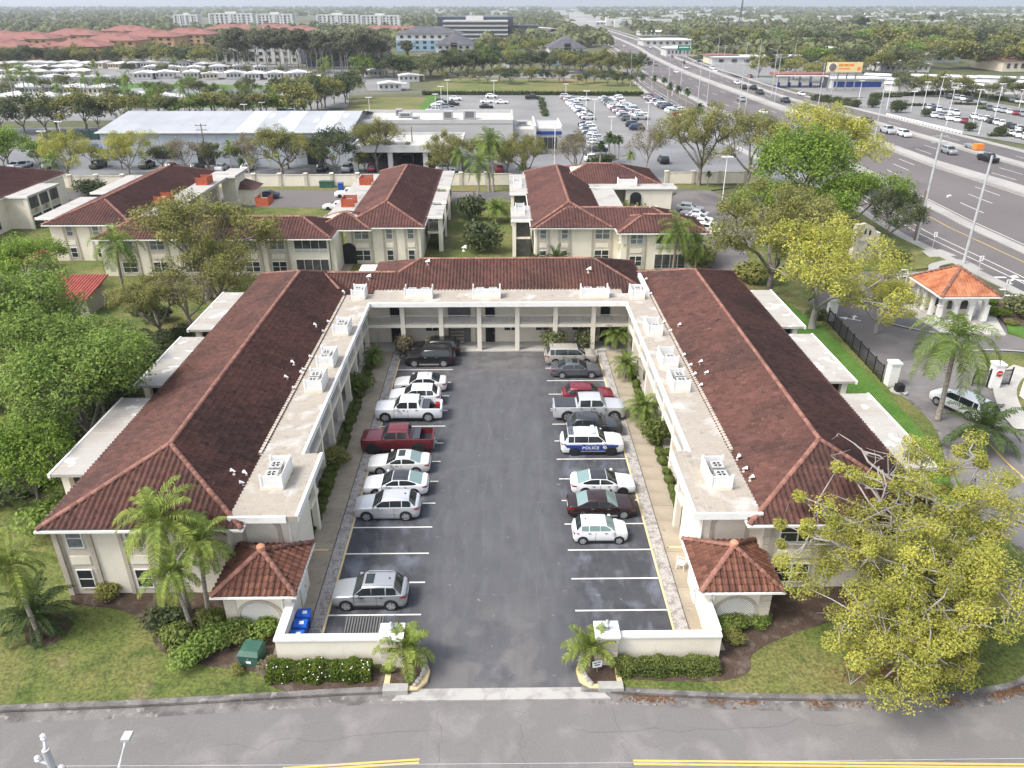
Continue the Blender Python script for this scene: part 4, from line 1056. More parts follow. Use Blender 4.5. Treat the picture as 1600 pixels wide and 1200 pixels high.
def make_car(kind, paint, label, cat, loc, rz, roof=None, pale=(), rails=False, sunroof=False, cover=False, dark_rims=False, group=None, extras=None, chrome=False):
    c = CAR[kind]; W, H = c['W'] / 2, c['H']; pick = kind in ('pickup', 'lifted', 'bigpick'); van = kind == 'van'
    name = 'pickup_truck' if pick else 'minivan' if van else 'police_car' if cat == 'police car' else 'car'
    T = thing(name, label, cat, loc, rz, group)
    pm = M['c_' + paint]
    vs, fs, st = car_body(c, kind)
    body = MB().add(vs, fs).build('body', pm, T, True, ang=32)
    cs, rings = cabin(c)
    vs, fs = loft(rings, True)
    n = len(rings[0]); fs.append(tuple(range(n)))
    MB().add(vs, fs).build('cabin', pm, T, True, ang=40)
    # roof skin of another colour
    if roof:
        mb = MB()
        for i in (1, 2):
            for k in (1, 2, 3, 4, 5):
                mb.add([np.array(rings[i][k]) + (0, 0, .006), np.array(rings[i][k + 1]) + (0, 0, .006), np.array(rings[i + 1][k + 1]) + (0, 0, .006), np.array(rings[i + 1][k]) + (0, 0, .006)], [(0, 3, 2, 1)])
        mb.build('roof', M['c_' + roof] if 'c_' + roof in M else M[roof], T, True)
    gl = lambda w: M['car_glass_pale' if w in pale else 'car_glass']
    r = rings
    mb = MB(); glass_strip(mb, r[0], r[1], .03, .95, .014); mb.build('windshield', gl('front'), T, True)
    mb = MB(); glass_strip(mb, r[4], r[3], .10 if not pick else .3, .92, .014); mb.build('rear_window', gl('rear'), T, True)
    for s in (0, 1):
        P = (lambda i, k: r[i][k] if s == 0 else r[i][7 - k])
        def side(a0, a1, name='side_window'):
            """pane over the side from x=a0 (front) to a1 (rear)"""
            lo = .22; hi = .93; pts = []
            def prof(x):
                i = 0
                xs = [q[0][0] for q in r]
                for i in range(4):
                    if xs[i] >= x >= xs[i + 1]: break
                t = (xs[i] - x) / (xs[i] - xs[i + 1] + 1e-9)
                b_ = np.array(P(i, 0)) * (1 - t) + np.array(P(i + 1, 0)) * t; t_ = np.array(P(i, 1)) * (1 - t) + np.array(P(i + 1, 1)) * t
                return b_, t_
            zb = c['belt'] + .03
            xs = np.linspace(a0, a1, 9); bot = []; top = []
            for x in xs:
                b_, t_ = prof(x); hh = t_[2] - b_[2]
                if hh < .1: continue
                f0 = min(.9, (zb - b_[2]) / hh); f1 = max(f0 + .01, 1 - .04 / hh)
                d = np.array([0, (.012 if s == 0 else -.012), .004])
                bot.append(b_ + (t_ - b_) * f0 + d); top.append(b_ + (t_ - b_) * f1 + d)
            m_ = len(bot); mb = MB()
            mb.add(bot + top, [((i, i + 1, m_ + i + 1, m_ + i) if s else (m_ + i, m_ + i + 1, i + 1, i)) for i in range(m_ - 1)])
            mb.build(name, gl('side'), T)
        wf, wr = c['wsb'] - .18, c['rgb'] + (.22 if not pick else .12)
        B = (c['rf'] + c['rr']) / 2 + .10
        if pick: side(wf - .1, B + .06); side(B - .06, c['rr'] + .10)
        elif kind in ('sedan', 'coupe', 'fast'): side(wf, B + .04); side(B - .04, wr + .28)
        else:
            side(wf, B + .32); side(B + .29, c['rr'] + .50); side(c['rr'] + .44, wr + .12)
    # wheels with dark arches
    ty, ri, hb = wheel_mesh(c['r'], dark_rims)
    arch = MB().lathe([(c['r'] * 1.20, -.012), (c['r'] * 1.20, .012)], 22, (0, 0, 0), 0, 'y').mesh('wheel_arch', M['trim'])
    for sx in (1, -1):
        for sy in (1, -1):
            x = sx * c['wb'] / 2 + (.02 if not pick else .12)
            wo = link('wheel', ty, T, (x, sy * (W - .080), c['r'] + .002)); link('rim', ri, wo); link('hub', hb, wo)
            link('wheel_arch', arch, T, (x, sy * (W - .004), c['r'] * 1.06))
    # lamps, bumpers, plates, mirrors
    L = c['L'] / 2; hz = c['hood'] - .17
    for sy in (1, -1):
        mb = MB(); mb.add([(L - .02, sy * W * .52, hz - .12), (L - .26, sy * W * .925, hz - .07), (L - .26, sy * W * .925, hz + .05), (L - .07, sy * W * .56, hz + .03)], [(0, 1, 2, 3)]); mb.build('headlight', M['headlight'], T)
        mb = MB(); tz = c['tail'] - .16; hh = .14 if not (pick or van) else .30
        x1 = -L + .38 if not pick else -L + .12
        mb.add([(-L - .012, sy * W * .60, tz - hh * .6), (-L + .06, sy * W * .90, tz - hh * .6), (x1, sy * (W * 1.0 + .006), tz - hh * .3), (x1, sy * (W * 1.0 + .002), tz + hh * .35), (-L + .06, sy * W * .91, tz + hh * .45), (-L + .0, sy * W * .62, tz + hh * .35)], [(0, 1, 4, 5), (1, 2, 3, 4)])
        mb.build('taillight', M['taillight'], T)
        mb = MB(); x = c['wsb'] - .28; z = c['belt'] + .08; mb.box(x - .09, x + .09, *sorted((sy * (W + .02), sy * (W + .20))), z - .07, z + .08); mb.build('mirror', pm, T, True, ang=80)
        MB().box(-c['wb'] / 2 + c['r'] * 1.2, c['wb'] / 2 - c['r'] * 1.2, *sorted((sy * W * .90, sy * (W * .985 + .012))), c['r'] * .62 - .02, c['r'] * .62 + .11).build('sill', M['trim' if not chrome else 'rim'], T)
        for hx in ((.35, -.75) if kind not in ('coupe',) else (.1,)):
            MB().box(hx - .1, hx + .1, *sorted((sy * (W * .985), sy * (W + .02))), c['belt'] - .12, c['belt'] - .085).build('door_handle', M['rim' if chrome else 'trim'], T)
        for hx in ((B + .02,) if kind == 'coupe' else (B + .02, c['wsb'] - .05)):
            MB().box(hx - .008, hx + .008, *sorted((sy * (W * .97), sy * (W + .004))), c['r'] * .62 + .1, c['belt'] - .03).build('door_seam', M['trim'], T)
    MB().box(L - .06, L + .012, -W * .42, W * .42, hz - .30, hz - .10).build('grille', M['trim'], T)
    MB().box(-L - .015, -L + .05, -.26, .26, c['tail'] - .42, c['tail'] - .28).build('licence_plate', M['sign_white'], T)
    MB().box(-L - .02, -L + .10, -W * .78, W * .78, c['r'] * .75, c['r'] * .75 + .16).build('bumper', M['trim' if not pick else 'rim'], T)
    if rails:
        for sy in (1, -1): MB().tube([(c['rf'] - .1, sy * W * .68, H - .02), (c['rf'] - .25, sy * W * .68, H + .06), (c['rr'] + .2, sy * W * .68, H + .06), (c['rr'] + .05, sy * W * .68, H - .02)], .022, 6).build('roof_rail', M['rim' if not cover else 'trim'], T)
    if sunroof: MB().box(c['rf'] - .62, c['rf'] - .12, -W * .46, W * .46, H - .03, H + .022).build('sunroof', M['car_glass'], T)
    if kind not in ('fast', 'bigpick', 'pickup', 'lifted', 'coupe'): MB().lathe([(.07, 0), (.05, .06), (.01, .09)], 6, (c['rr'] + .28, 0, H - .02)).build('antenna', M['trim'], T)
    if pick:
        b0 = c['rgb'] - .12; fl = c['belt'] - .50
        MB().box(-L + .16, b0 - .02, -W * .84, W * .84, fl - .02, fl + .012).build('bed_liner', M['trim'], T)
        if cover == 'full': MB().box(-L + .10, b0, -W * .90, W * .90, c['belt'] - .01, c['belt'] + .05).build('bed_cover', M['c_darkgrey'], T)
        elif cover: MB().box(b0 - .62, b0 - .02, -W * .88, W * .88, c['belt'] - .01, c['belt'] + .045).build('bed_cover', M['c_darkgrey'], T)
        MB().box(-L - .22, -L - .02, -.07, .07, .48, .58).build('tow_hitch', M['rim'], T)
    if extras: extras(T, c)
    return T
CARS = []
def park(kind, paint, label, side, y, nose, cat='car', **kw):
    L = CAR[kind]['L']
    x = nose + L / 2 if side < 0 else nose - L / 2
    CARS.append(make_car(kind, paint, label, cat, (x, y, 0), (math.pi if side < 0 else 0) + R(kw.pop('skew', 0)), group='vehicles parked in the courtyard', **kw))
# left row, noses to the left
park('compact', 'silver', 'silver compact SUV with roof rails and sunroof, nearest the gate', -1, 35.65, -9.75, rails=True, sunroof=True)
park('cross', 'lightsilver', 'pale silver crossover with black rear glass next to the two empty stalls', -1, 44.45, -9.95, rails=False, chrome=True)
park('fast', 'white', 'white sedan with black roof between a pale crossover and a pearl coupe', -1, 47.25, -9.75, roof='darkgrey', pale=('rear',))
park('coupe', 'pearl', 'pearl white coupe with small sunroof parked beside the maroon pickup', -1, 50.15, -9.9, sunroof=True, pale=('rear',))
park('lifted', 'maroon', 'lifted maroon crew cab pickup with half-covered bed', -1, 53.3, -10.9, 'pickup', cover=True, dark_rims=True)
def bed_load(T, c):
    z = c['belt'] - .49
    MB().lathe([(.18, 0), (.18, .30), (.12, .42), (.05, .46)], 12, (-1.95, -.35, z)).build('black_tank', M['trim'], T, True)
    MB().box(-2.62, -2.25, -.62, -.25, z, z + .34).box(-2.5, -2.38, -.5, -.38, z + .34, z + .44).build('fuel_can', M['red_cover'], T)
park('pickup', 'white', 'white extended cab pickup carrying a red fuel can in its bed', -1, 58.55, -10.55, 'pickup', cover=True, extras=bed_load)
park('cross', 'white', 'white crossover parked behind the white pickup', -1, 61.2, -9.7)
park('sedan', 'pearl', 'off-white sedan with dark rear glass, third from the black SUVs', -1, 63.9, -9.6)
park('suv', 'black', 'nearer black SUV with chrome window trim at the far end of left row', -1, 69.55, -9.3, rails=True, chrome=True, cover=True)
park('suv', 'black', 'farther black SUV half hidden beside the back walkway', -1, 71.75, -8.9)
# right row, noses to the right
park('hatch', 'white', 'small white hatchback with pale green windows, nearest in right row', 1, 41.55, 8.65, pale=('front', 'side'))
park('sedan', 'brown', 'dark brown sedan with pale rear glass beside the white hatchback', 1, 44.45, 9.75, pale=('rear', 'front'), chrome=True)
park('fast', 'white', 'white sedan with black roof and black wheels next to an empty stall', 1, 47.2, 10.05, roof='darkgrey', dark_rims=True, pale=('rear',))
def police(T, c):
    W = c['W'] / 2
    for sy in (1, -1):
        for (z0, z1, m, x0, x1) in ((.74, .98, 'sign_blue', -2.05, 1.9), (1.01, 1.04, 'c_blue', -2.3, 1.6)):
            MB().add([(x0, sy * (W + .013), z0), (x1, sy * (W + .013), z0), (x1 + .15, sy * (W + .011), z1), (x0 - .2, sy * (W + .011), z1)], [(0, 1, 2, 3)]).build('stripe', M[m], T)
        MB().add([(-1.55, sy * (W + .007), .45), (1.0, sy * (W + .007), .45), (1.0, sy * (W + .011), .74), (-1.9, sy * (W + .011), .74)], [(0, 1, 2, 3)]).build('dark_panel', M['sign_blue'], T)
        o = flat_text('POLICE', .36, (-.18, sy * (W + .022), .72), 0 if sy < 0 else math.pi, M['sign_white'], 'lettering', T, .006, R(90)); o.scale = (1.15, 1, 1)
        MB().lathe([(.16, -.01), (.16, .01)], 14, (.92, sy * (W + .016), .80), 0, 'y').build('badge', M['lamp_glass'], T)
    MB().box(-.12, .16, -W * .62, W * .62, c['H'] + .03, c['H'] + .13).build('light_bar', M['lamp_glass'], T)
    MB().box(-1.95, -1.5, -W * .66, W * .66, c['H'] - .02, c['H'] + .012).build('rear_roof_panel', M['c_grey'], T)
park('suv', 'white', 'white police SUV with blue stripe, roof light bar and POLICE lettering', 1, 52.85, 10.0, 'police car', extras=police, dark_rims=True)
park('cross', 'darkgrey', 'dark grey crossover between the police SUV and a big pickup', 1, 55.6, 10.3)
park('bigpick', 'lightsilver', 'large two-tone white and silver crew cab pickup with covered bed', 1, 58.4, 10.9, 'pickup', cover='full', pale=('front',))
park('cross', 'red', 'dark red crossover hidden behind the big silver pickup', 1, 61.2, 10.3)
park('sedan', 'grey', 'grey sedan with sunroof parked in front of the silver minivan', 1, 66.75, 9.9, sunroof=True)
park('van', 'beige', 'pale silver minivan at the far end of right row', 1, 69.7, 9.7, 'minivan')
# ================================================================ PLANTS
def leaf_cloud(rg, centers, radii, n, size, flat=.75, up=.75):
    """leaf quads scattered through ellipsoidal clumps; returns V, F, tone"""
    C = np.asarray(centers, float); Rr = np.asarray(radii, float)
    k = rg.integers(0, len(C), n)
    d = rg.normal(size=(n, 3)); d /= np.linalg.norm(d, axis=1)[:, None]
    r = rg.uniform(.25, 1, n) ** .55
    P = C[k] + d * (r * Rr[k])[:, None] * np.array([1, 1, flat])
    nrm = d * .7 + rg.normal(size=(n, 3)) * .6 + np.array([0, 0, up]); nrm /= np.linalg.norm(nrm, axis=1)[:, None]
    a = np.cross(nrm, rg.normal(size=(n, 3))); a /= np.linalg.norm(a, axis=1)[:, None] + 1e-9
    b = np.cross(nrm, a)
    s = rg.uniform(.6, 1.25, n)[:, None] * size
    V = np.stack([P - a * s, P - b * s * .55, P + a * s, P + b * s * .55], 1).reshape(-1, 3)
    F = np.arange(4 * n).reshape(n, 4)
    clump = rg.uniform(0, 1, len(C))[k]
    tone = np.clip(.5 * clump + .5 * rg.uniform(0, 1, n), 0, 1)
    return V, F, tone
def branches(rg, h, spread, trunk=.3, levels=3, kids=(5, 3, 3), r0=.28, lean=0.0, droop=0.0, up=.55):
    """a forking skeleton; returns limb polylines with radii, and the tips"""
    segs = []; tips = []
    t_top = np.array([lean * h * trunk, 0, h * trunk])
    segs.append(([np.zeros(3), t_top * .5 + rg.normal(size=3) * .05 * h * trunk, t_top], [r0 * 1.25, r0, r0 * .85]))
    def fork(p, d, ln, r, lv):
        n = kids[lv]
        a0 = rg.uniform(0, 6.28)
        for i in range(n):
            a = a0 + 6.28 * i / n + rg.normal() * .35
            tilt = rg.uniform(.55, 1.0) * spread if lv == 0 else rg.uniform(.35, .95)
            if lv == 0 and i == 0: tilt *= .3
            ax = np.cross(d, [0, 0, 1.0]) if abs(d[2]) < .95 else np.array([1.0, 0, 0]); ax /= np.linalg.norm(ax)
            bx = np.cross(d, ax)
            nd = d * math.cos(tilt) + (ax * math.cos(a) + bx * math.sin(a)) * math.sin(tilt)
            nd = nd + np.array([0, 0, up * .3 - droop * lv * .15]); nd /= np.linalg.norm(nd)
            l = ln * rg.uniform(.75, 1.2)
            mid = p + nd * l * .5 + rg.normal(size=3) * l * .08; q = p + nd * l + rg.normal(size=3) * l * .10 + np.array([0, 0, -.06 * droop * l * lv])
            segs.append(([p, mid, q], [r, r * .8, r * .62]))
            if lv + 1 < levels: fork(q, nd, ln * .68, r * .6, lv + 1)
            else: tips.append(q)
            if lv >= 1 and rg.uniform() < .5: tips.append(mid)
    fork(t_top, np.array([lean, 0, 1.0]) / math.hypot(lean, 1), h * (1 - trunk) * .52, r0 * .62, 0)
    return segs, np.array(tips)
def wood_mesh(segs, m, n=5, name='trunk'):
    mb = MB()
    for pts, rad in segs: mb.tube(pts, rad, n, 0, False)
    return mb.mesh(name, m, True, 80)
def tree_meshes(seed, h, spread, leaf, bark, nleaf, size, rc, **kw):
    rg = np.random.default_rng(seed)
    flat = kw.pop('flat', .75); bare = kw.pop('bare', 0.0)
    segs, tips = branches(rg, h, spread, **kw)
    if bare: tips = tips[rg.uniform(size=len(tips)) > bare]
    V, F, t = leaf_cloud(rg, tips, rg.uniform(.6, 1.2, len(tips)) * rc, nleaf, size, flat)
    return wood_mesh(segs, M[bark]), np_mesh('crown', V, F, M[leaf], t)
PROTO = {}
def proto(key):
    if key in PROTO: return PROTO[key]
    kind, v = key; s = 100 * v + len(kind)
    if kind == 'green':  r = tree_meshes(s, 10, .95, 'leaf_green', 'bark', 22000, .145, 1.6, trunk=.24, kids=(6, 4, 3), r0=.30)
    elif kind == 'bright': r = tree_meshes(s, 9, .95, 'leaf_bright', 'bark', 13000, .17, 1.55, trunk=.24, kids=(6, 4, 3), r0=.26)
    elif kind == 'oak':  r = tree_meshes(s, 10, 1.1, 'leaf_olive', 'bark', 17000, .125, 1.25, trunk=.24, kids=(5, 4, 3), r0=.34, bare=.08)
    elif kind == 'yellow': r = tree_meshes(s, 10, 1.1, 'leaf_yellow', 'bark_pale', 20000, .115, 1.3, trunk=.22, kids=(5, 4, 3), r0=.32, bare=.08)
    elif kind == 'tan':  r = tree_meshes(s, 9, 1.0, 'leaf_tan', 'bark_pale', 4500, .14, 1.2, trunk=.25, kids=(5, 4, 3), r0=.26)
    elif kind == 'dark': r = tree_meshes(s, 9, 1.0, 'leaf_dark', 'bark', 6500, .22, 1.4, trunk=.22, kids=(5, 4, 3), r0=.24)
    elif kind == 'mid':  r = tree_meshes(s, 9, 1.0, 'leaf_far', 'bark', 2600, .34, 1.5, trunk=.22, kids=(5, 3, 3), r0=.25)
    elif kind == 'midolive': r = tree_meshes(s, 9, 1.0, 'leaf_olive', 'bark', 2600, .34, 1.5, trunk=.22, kids=(5, 3, 3), r0=.25)
    elif kind == 'midgreen': r = tree_meshes(s, 8, .9, 'leaf_green', 'bark', 2600, .34, 1.5, trunk=.2, kids=(5, 3, 3), r0=.22)
    elif kind == 'middark': r = tree_meshes(s, 9, .9, 'leaf_dark', 'bark', 2600, .36, 1.5, trunk=.2, kids=(5, 3, 3), r0=.22)
    elif kind == 'tall': r = tree_meshes(s, 17, .42, 'leaf_grey', 'bark_pale', 2400, .42, 1.5, trunk=.5, kids=(4, 3, 2), r0=.22, up=1.2)
    elif kind == 'pine': r = tree_meshes(s, 15, .35, 'leaf_dark', 'bark', 2200, .5, 1.5, trunk=.3, kids=(4, 3, 2), r0=.22, up=1.2)
    PROTO[key] = r; return r
def plant(kind, v, loc, h=1.0, label='', cat='tree', group=None, rz=None, name=None, sxy=None):
    """h scales the prototype"""
    tr, cr = proto((kind, v))
    o = thing(name or {'tall': 'tall_tree', 'pine': 'pine_tree', 'oak': 'oak_tree', 'yellow': 'oak_tree'}.get(kind, 'leafy_tree'), label, cat, (loc[0], loc[1], loc[2] if len(loc) > 2 else 0), random.uniform(0, 6.28) if rz is None else rz, group)
    s = sxy or h; o.scale = (s, s, h)
    link('trunk', tr, o); link('crown', cr, o); return o
random.seed(5)
# ---------------------------------------------------------------- palms
def frond(rg, L, elev, az, leaf_len, n=26, droop=1.1, wid=.05, vee=.35):
    """rachis with two ranks of leaflets"""
    P = []; d = np.array([math.cos(az) * math.cos(elev), math.sin(az) * math.cos(elev), math.sin(elev)]); p = np.zeros(3); st = L / 10
    for i in range(11):
        P.append(p.copy()); p = p + d * st; d = d + np.array([0, 0, -droop * .115 * (1 + i * .12)]); d /= np.linalg.norm(d)
    P = np.array(P); V = []; F = []; T = []
    for i in range(10):
        for w_, b in ((.02, 0),):
            a = np.cross(P[i + 1] - P[i], [0, 0, 1.]); a = a / (np.linalg.norm(a) + 1e-9) * .03 * (1 - i / 12)
            k = len(V); V += [P[i] - a, P[i] + a, P[i + 1] + a * .9, P[i + 1] - a * .9]; F.append((k, k + 1, k + 2, k + 3)); T.append(.4)
    for j in range(n):
        t = .12 + .88 * j / (n - 1); f = t * 10; i = min(int(f), 9); q = P[i] + (P[i + 1] - P[i]) * (f - i); tan = P[i + 1] - P[i]; tan /= np.linalg.norm(tan)
        sd_ = np.cross(tan, [0, 0, 1.]); sd_ /= np.linalg.norm(sd_) + 1e-9; upv = np.cross(sd_, tan)
        ll = leaf_len * (math.sin(math.pi * min(1, .15 + t * .85)) ** .6 * .85 + .15) * rg.uniform(.85, 1.1)
        for s in (-1, 1):
            dr = sd_ * s * .85 + tan * .55 + upv * vee * rg.uniform(.3, 1.2); dr /= np.linalg.norm(dr)
            m_ = q + dr * ll * .55; e = q + dr * ll + np.array([0, 0, -ll * rg.uniform(.25, .55)])
            k = len(V); V += [q - tan * wid * .6, q + tan * wid * .6, m_ + tan * wid, m_ - tan * wid, e]
            F.append((k, k + 1, k + 2, k + 3)); F.append((k + 3, k + 2, k + 4, k + 4)); T += [rg.uniform(0, 1)] * 2
    return V, F, T
def palm_meshes(seed, h, L, nf, leaf_len, mats, r=.16, lean=.06, n=26, droop=1.1, lowest=-.5, wid=.05, dead=0):
    rg = np.random.default_rng(seed); mb = MB()
    pts = [np.array([lean * h * (t ** 1.6), 0, h * t]) for t in np.linspace(0, 1, 7)]
    mb.tube(pts, [r * 1.35, r * 1.05, r, r * .95, r * .9, r * .95, r * .8], 8)
    trunk = mb.mesh('trunk', M['palm_trunk'], True, 80)
    V = []; F = []; T = []; Vd = []; Fd = []; Td = []
    for i in range(nf):
        t = i / (nf - 1); el = lowest + (1.35 - lowest) * t
        v, f, tt = frond(rg, L * rg.uniform(.85, 1.1) * (1 - .25 * max(0, t - .6)), el, i * 2.4 + rg.normal() * .15, leaf_len, n, droop * rg.uniform(.8, 1.2), wid)
        b = len(V); V += [tuple(np.array(p) + pts[-1]) for p in v]; F += [tuple(q + b for q in ff) for ff in f]; T += tt
    for i in range(dead):
        v, f, tt = frond(rg, L * .6, -.9, i * 2.1, leaf_len * .6, 10, 1.2, wid)
        b = len(Vd); Vd += [tuple(np.array(p) + pts[-1] - (0, 0, .15)) for p in v]; Fd += [tuple(q + b for q in ff) for ff in f]; Td += tt
    cr = bpy.data.meshes.new('crown')
    cr.from_pydata([tuple(map(float, p)) for p in V + Vd], [], [tuple(dict.fromkeys(q)) for q in F] + [tuple(q + len(V) for q in dict.fromkeys(ff)) for ff in Fd])
    cr.materials.append(M[mats]); cr.materials.append(M['palm_dead'])
    a = cr.attributes.new('tone', 'FLOAT', 'FACE'); a.data.foreach_set('value', np.array(T + Td, np.float32))
    cr.polygons.foreach_set('material_index', [0] * len(F) + [1] * len(Fd)); cr.update()
    return trunk, cr
PALM = {}
def palm(key, loc, label, rz=0.0, sc=1.0, group=None):
    if key not in PALM:
        k, v = key
        PALM[key] = {'queen': lambda: palm_meshes(40 + v, 7.5, 3.3, 17, .70, 'palm', .15, .05, 32, 1.35, -.55, .035, 4), 'queengold': lambda: palm_meshes(50 + v, 5.2, 2.4, 21, .56, 'palm_gold', .13, .08, 28, 1.15, -.5, .034, 7),
                     'weep': lambda: palm_meshes(60 + v, 6.0, 3.9, 20, .95, 'palm', .17, .04, 36, 1.7, -.6, .036, 3), 'pygmy': lambda: palm_meshes(70 + v, 1.3, 1.6, 30, .42, 'palm', .09, .05, 26, 1.1, -.2, .024, 0), 'date': lambda: palm_meshes(80 + v, 1.2, 2.7, 26, .5, 'palm_dark', .17, .02, 24, .9, -.3, .045, 0),
                     'sabal': lambda: palm_meshes(90 + v, 5.0, 1.5, 22, .55, 'palm_dark', .17, .02, 9, 1.0, -.7, .10, 0), 'lady': lambda: palm_meshes(95 + v, .9, 1.35, 16, .42, 'palm_gold', .05, .05, 22, .9, .1, .026, 0)}[k]()
    tr, cr = PALM[key]
    o = thing('palm_tree', label, 'palm', (loc[0], loc[1], loc[2] if len(loc) > 2 else 0), rz, group); o.scale = (sc, sc, sc)
    link('trunk', tr, o); link('crown', cr, o); return o
# ---------------------------------------------------------------- shrubs, hedges
def bush_mesh(seed, m, n=1500, size=.075, flat=.8, lump=7):
    rg = np.random.default_rng(seed)
    c = rg.normal(size=(lump, 3)) * .22; c[:, 2] = np.abs(c[:, 2]) * .6 + .45; c[0] = (0, 0, .45)
    V, F, t = leaf_cloud(rg, c, np.r_[.62, rg.uniform(.38, .55, lump - 1)], n, size, flat, .6)
    V[:, 2] = np.maximum(V[:, 2], .01); return np_mesh('foliage', V, F, M[m], t)
def ball_mesh(seed, m, n=1700, size=.062):
    rg = np.random.default_rng(seed); d = rg.normal(size=(n, 3)); d /= np.linalg.norm(d, axis=1)[:, None]
    r = .5 * (.80 + .2 * rg.uniform(0, 1, n) ** .5) * (1 + .05 * np.sin(d[:, 0] * 5 + seed) * np.cos(d[:, 1] * 4))
    P = d * r[:, None] * np.array([1, 1, .82]) + np.array([0, 0, .40])
    nr = d * .9 + rg.normal(size=(n, 3)) * .45; nr /= np.linalg.norm(nr, axis=1)[:, None]
    a = np.cross(nr, rg.normal(size=(n, 3))); a /= np.linalg.norm(a, axis=1)[:, None]; b = np.cross(nr, a); s = rg.uniform(.6, 1.2, n)[:, None] * size
    V = np.stack([P - a * s, P - b * s * .6, P + a * s, P + b * s * .6], 1).reshape(-1, 3)
    return np_mesh('foliage', V, np.arange(4 * n).reshape(n, 4), M[m], rg.uniform(0, 1, n))
STEM = MB().tube([(0, 0, -.05), (0, 0, .35)], [.05, .03], 6).mesh('stem', M['bark'])
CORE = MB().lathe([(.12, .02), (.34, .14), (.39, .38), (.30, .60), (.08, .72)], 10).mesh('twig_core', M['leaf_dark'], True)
BALLS = [ball_mesh(i, 'shrub') for i in range(3)]
BUSH = {}
def bush(m, loc, sc, label, cat='shrub', rz=0.0, group=None, v=0, name='shrub'):
    if (m, v) not in BUSH: BUSH[(m, v)] = bush_mesh(len(BUSH) + 3, m)
    o = thing(name, label, cat, (loc[0], loc[1], loc[2] if len(loc) > 2 else .05), rz, group); o.scale = sc if hasattr(sc, '__len__') else (sc,) * 3
    link('foliage', BUSH[(m, v)], o); link('stem', STEM, o); return o
def hedge(x0, x1, y0, y1, h, m, label, n=9000, size=.055, cat='hedge', flowers=0, z0=.07):
    rg = np.random.default_rng(int(abs(x0 * 10)) + 1); P = []; Nn = []
    A = [(x1 - x0) * (y1 - y0), (x1 - x0) * h, (x1 - x0) * h, (y1 - y0) * h, (y1 - y0) * h]; pr = np.array(A) / sum(A)
    f = rg.choice(5, n, p=pr); u, v = rg.uniform(0, 1, n), rg.uniform(0, 1, n)
    P = np.zeros((n, 3)); Nn = np.zeros((n, 3))
    for i, (ax, val, nn) in enumerate(((2, h, (0, 0, 1)), (1, 0, (0, -1, 0)), (1, 1, (0, 1, 0)), (0, 0, (-1, 0, 0)), (0, 1, (1, 0, 0)))):
        k = f == i; q = np.stack([u[k], v[k], v[k]], 1) if ax == 1 else np.stack([v[k], u[k], v[k]], 1) if ax == 0 else np.stack([u[k], v[k], np.ones(k.sum())], 1)
        if ax < 2: q[:, ax] = val
        if ax == 0: q[:, 2] = v[k]; q[:, 1] = u[k]
        P[k] = q; Nn[k] = nn
    P = P * np.array([x1 - x0, y1 - y0, h]) + np.array([x0, y0, z0])
    bumpy = .09 * np.sin(P[:, 0] * 3.1) + .06 * np.sin(P[:, 0] * 7.3 + 1) + .05 * np.sin(P[:, 1] * 6 + P[:, 2] * 5)
    P += Nn * (bumpy + rg.uniform(-.10, .03, n))[:, None]
    nr = Nn * .8 + rg.normal(size=(n, 3)) * .55; nr /= np.linalg.norm(nr, axis=1)[:, None]
    a = np.cross(nr, rg.normal(size=(n, 3))); a /= np.linalg.norm(a, axis=1)[:, None]; b = np.cross(nr, a); s = rg.uniform(.6, 1.3, n)[:, None] * size
    V = np.stack([P - a * s, P - b * s * .6, P + a * s, P + b * s * .6], 1).reshape(-1, 3)
    T = thing('hedge', label, cat, ((x0 + x1) / 2, (y0 + y1) / 2, 0)); inv = Matrix.Translation((-(x0 + x1) / 2, -(y0 + y1) / 2, 0))
    o = link('foliage', np_mesh('foliage', V, np.arange(4 * n).reshape(n, 4), M[m], rg.uniform(0, 1, n)), T); o.matrix_parent_inverse = inv
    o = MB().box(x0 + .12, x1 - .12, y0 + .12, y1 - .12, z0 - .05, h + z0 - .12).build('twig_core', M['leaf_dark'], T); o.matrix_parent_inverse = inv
    if flowers:
        k = rg.choice(n, flowers); Pf = P[k] + Nn[k] * .04; s = .045
        V = np.stack([Pf + (-s, 0, 0), Pf + (0, -s, s * .3), Pf + (s, 0, 0), Pf + (0, s, s * .3)], 1).reshape(-1, 3)
        o = link('flowers', np_mesh('flowers', V, np.arange(4 * flowers).reshape(flowers, 4), M['sign_white']), T); o.matrix_parent_inverse = inv; o['kind'] = 'stuff'
    return T
# ---------------------------------------------------------------- courtyard planting
rr = random.Random(21); nb = 0
def ball(x, y, s, label, tan=False):
    o = thing('clipped_shrub', label, 'shrub', (x, y, .05), rr.uniform(0, 6), 'clipped round shrubs along the walkways'); o.scale = (s, s, s * .9)
    link('foliage', BALLS[rr.randrange(3)], o); link('core', CORE, o); link('stem', STEM, o)
lefts = [(496, 833 - 690, 0)]
LB = [(501, 779), (512, 772), (499, 790), (511, 785), (508, 762), (526, 755), (522, 742), (510, 745), (517, 733), (529, 731), (509, 735), (537, 716), (541, 702), (536, 726), (541, 690), (547, 681), (541, 671), (553, 668), (545, 656), (556, 651), (549, 647), (561, 643), (556, 637), (568, 634), (566, 622), (573, 611), (577, 600), (580, 589), (585, 578), (584, 569)]
LB = [(500, 823), (505, 811), (507, 797), (511, 785), (514, 772), (500, 768), (507, 755), (519, 761), (512, 745), (524, 752), (515, 734), (525, 742), (533, 731), (537, 719), (546, 704), (545, 692), (541, 699), (550, 684), (545, 671), (553, 658), (544, 661), (551, 650), (561, 656), (556, 641), (566, 646), (560, 629), (570, 637), (573, 605), (576, 617), (580, 595), (586, 584), (584, 572)]
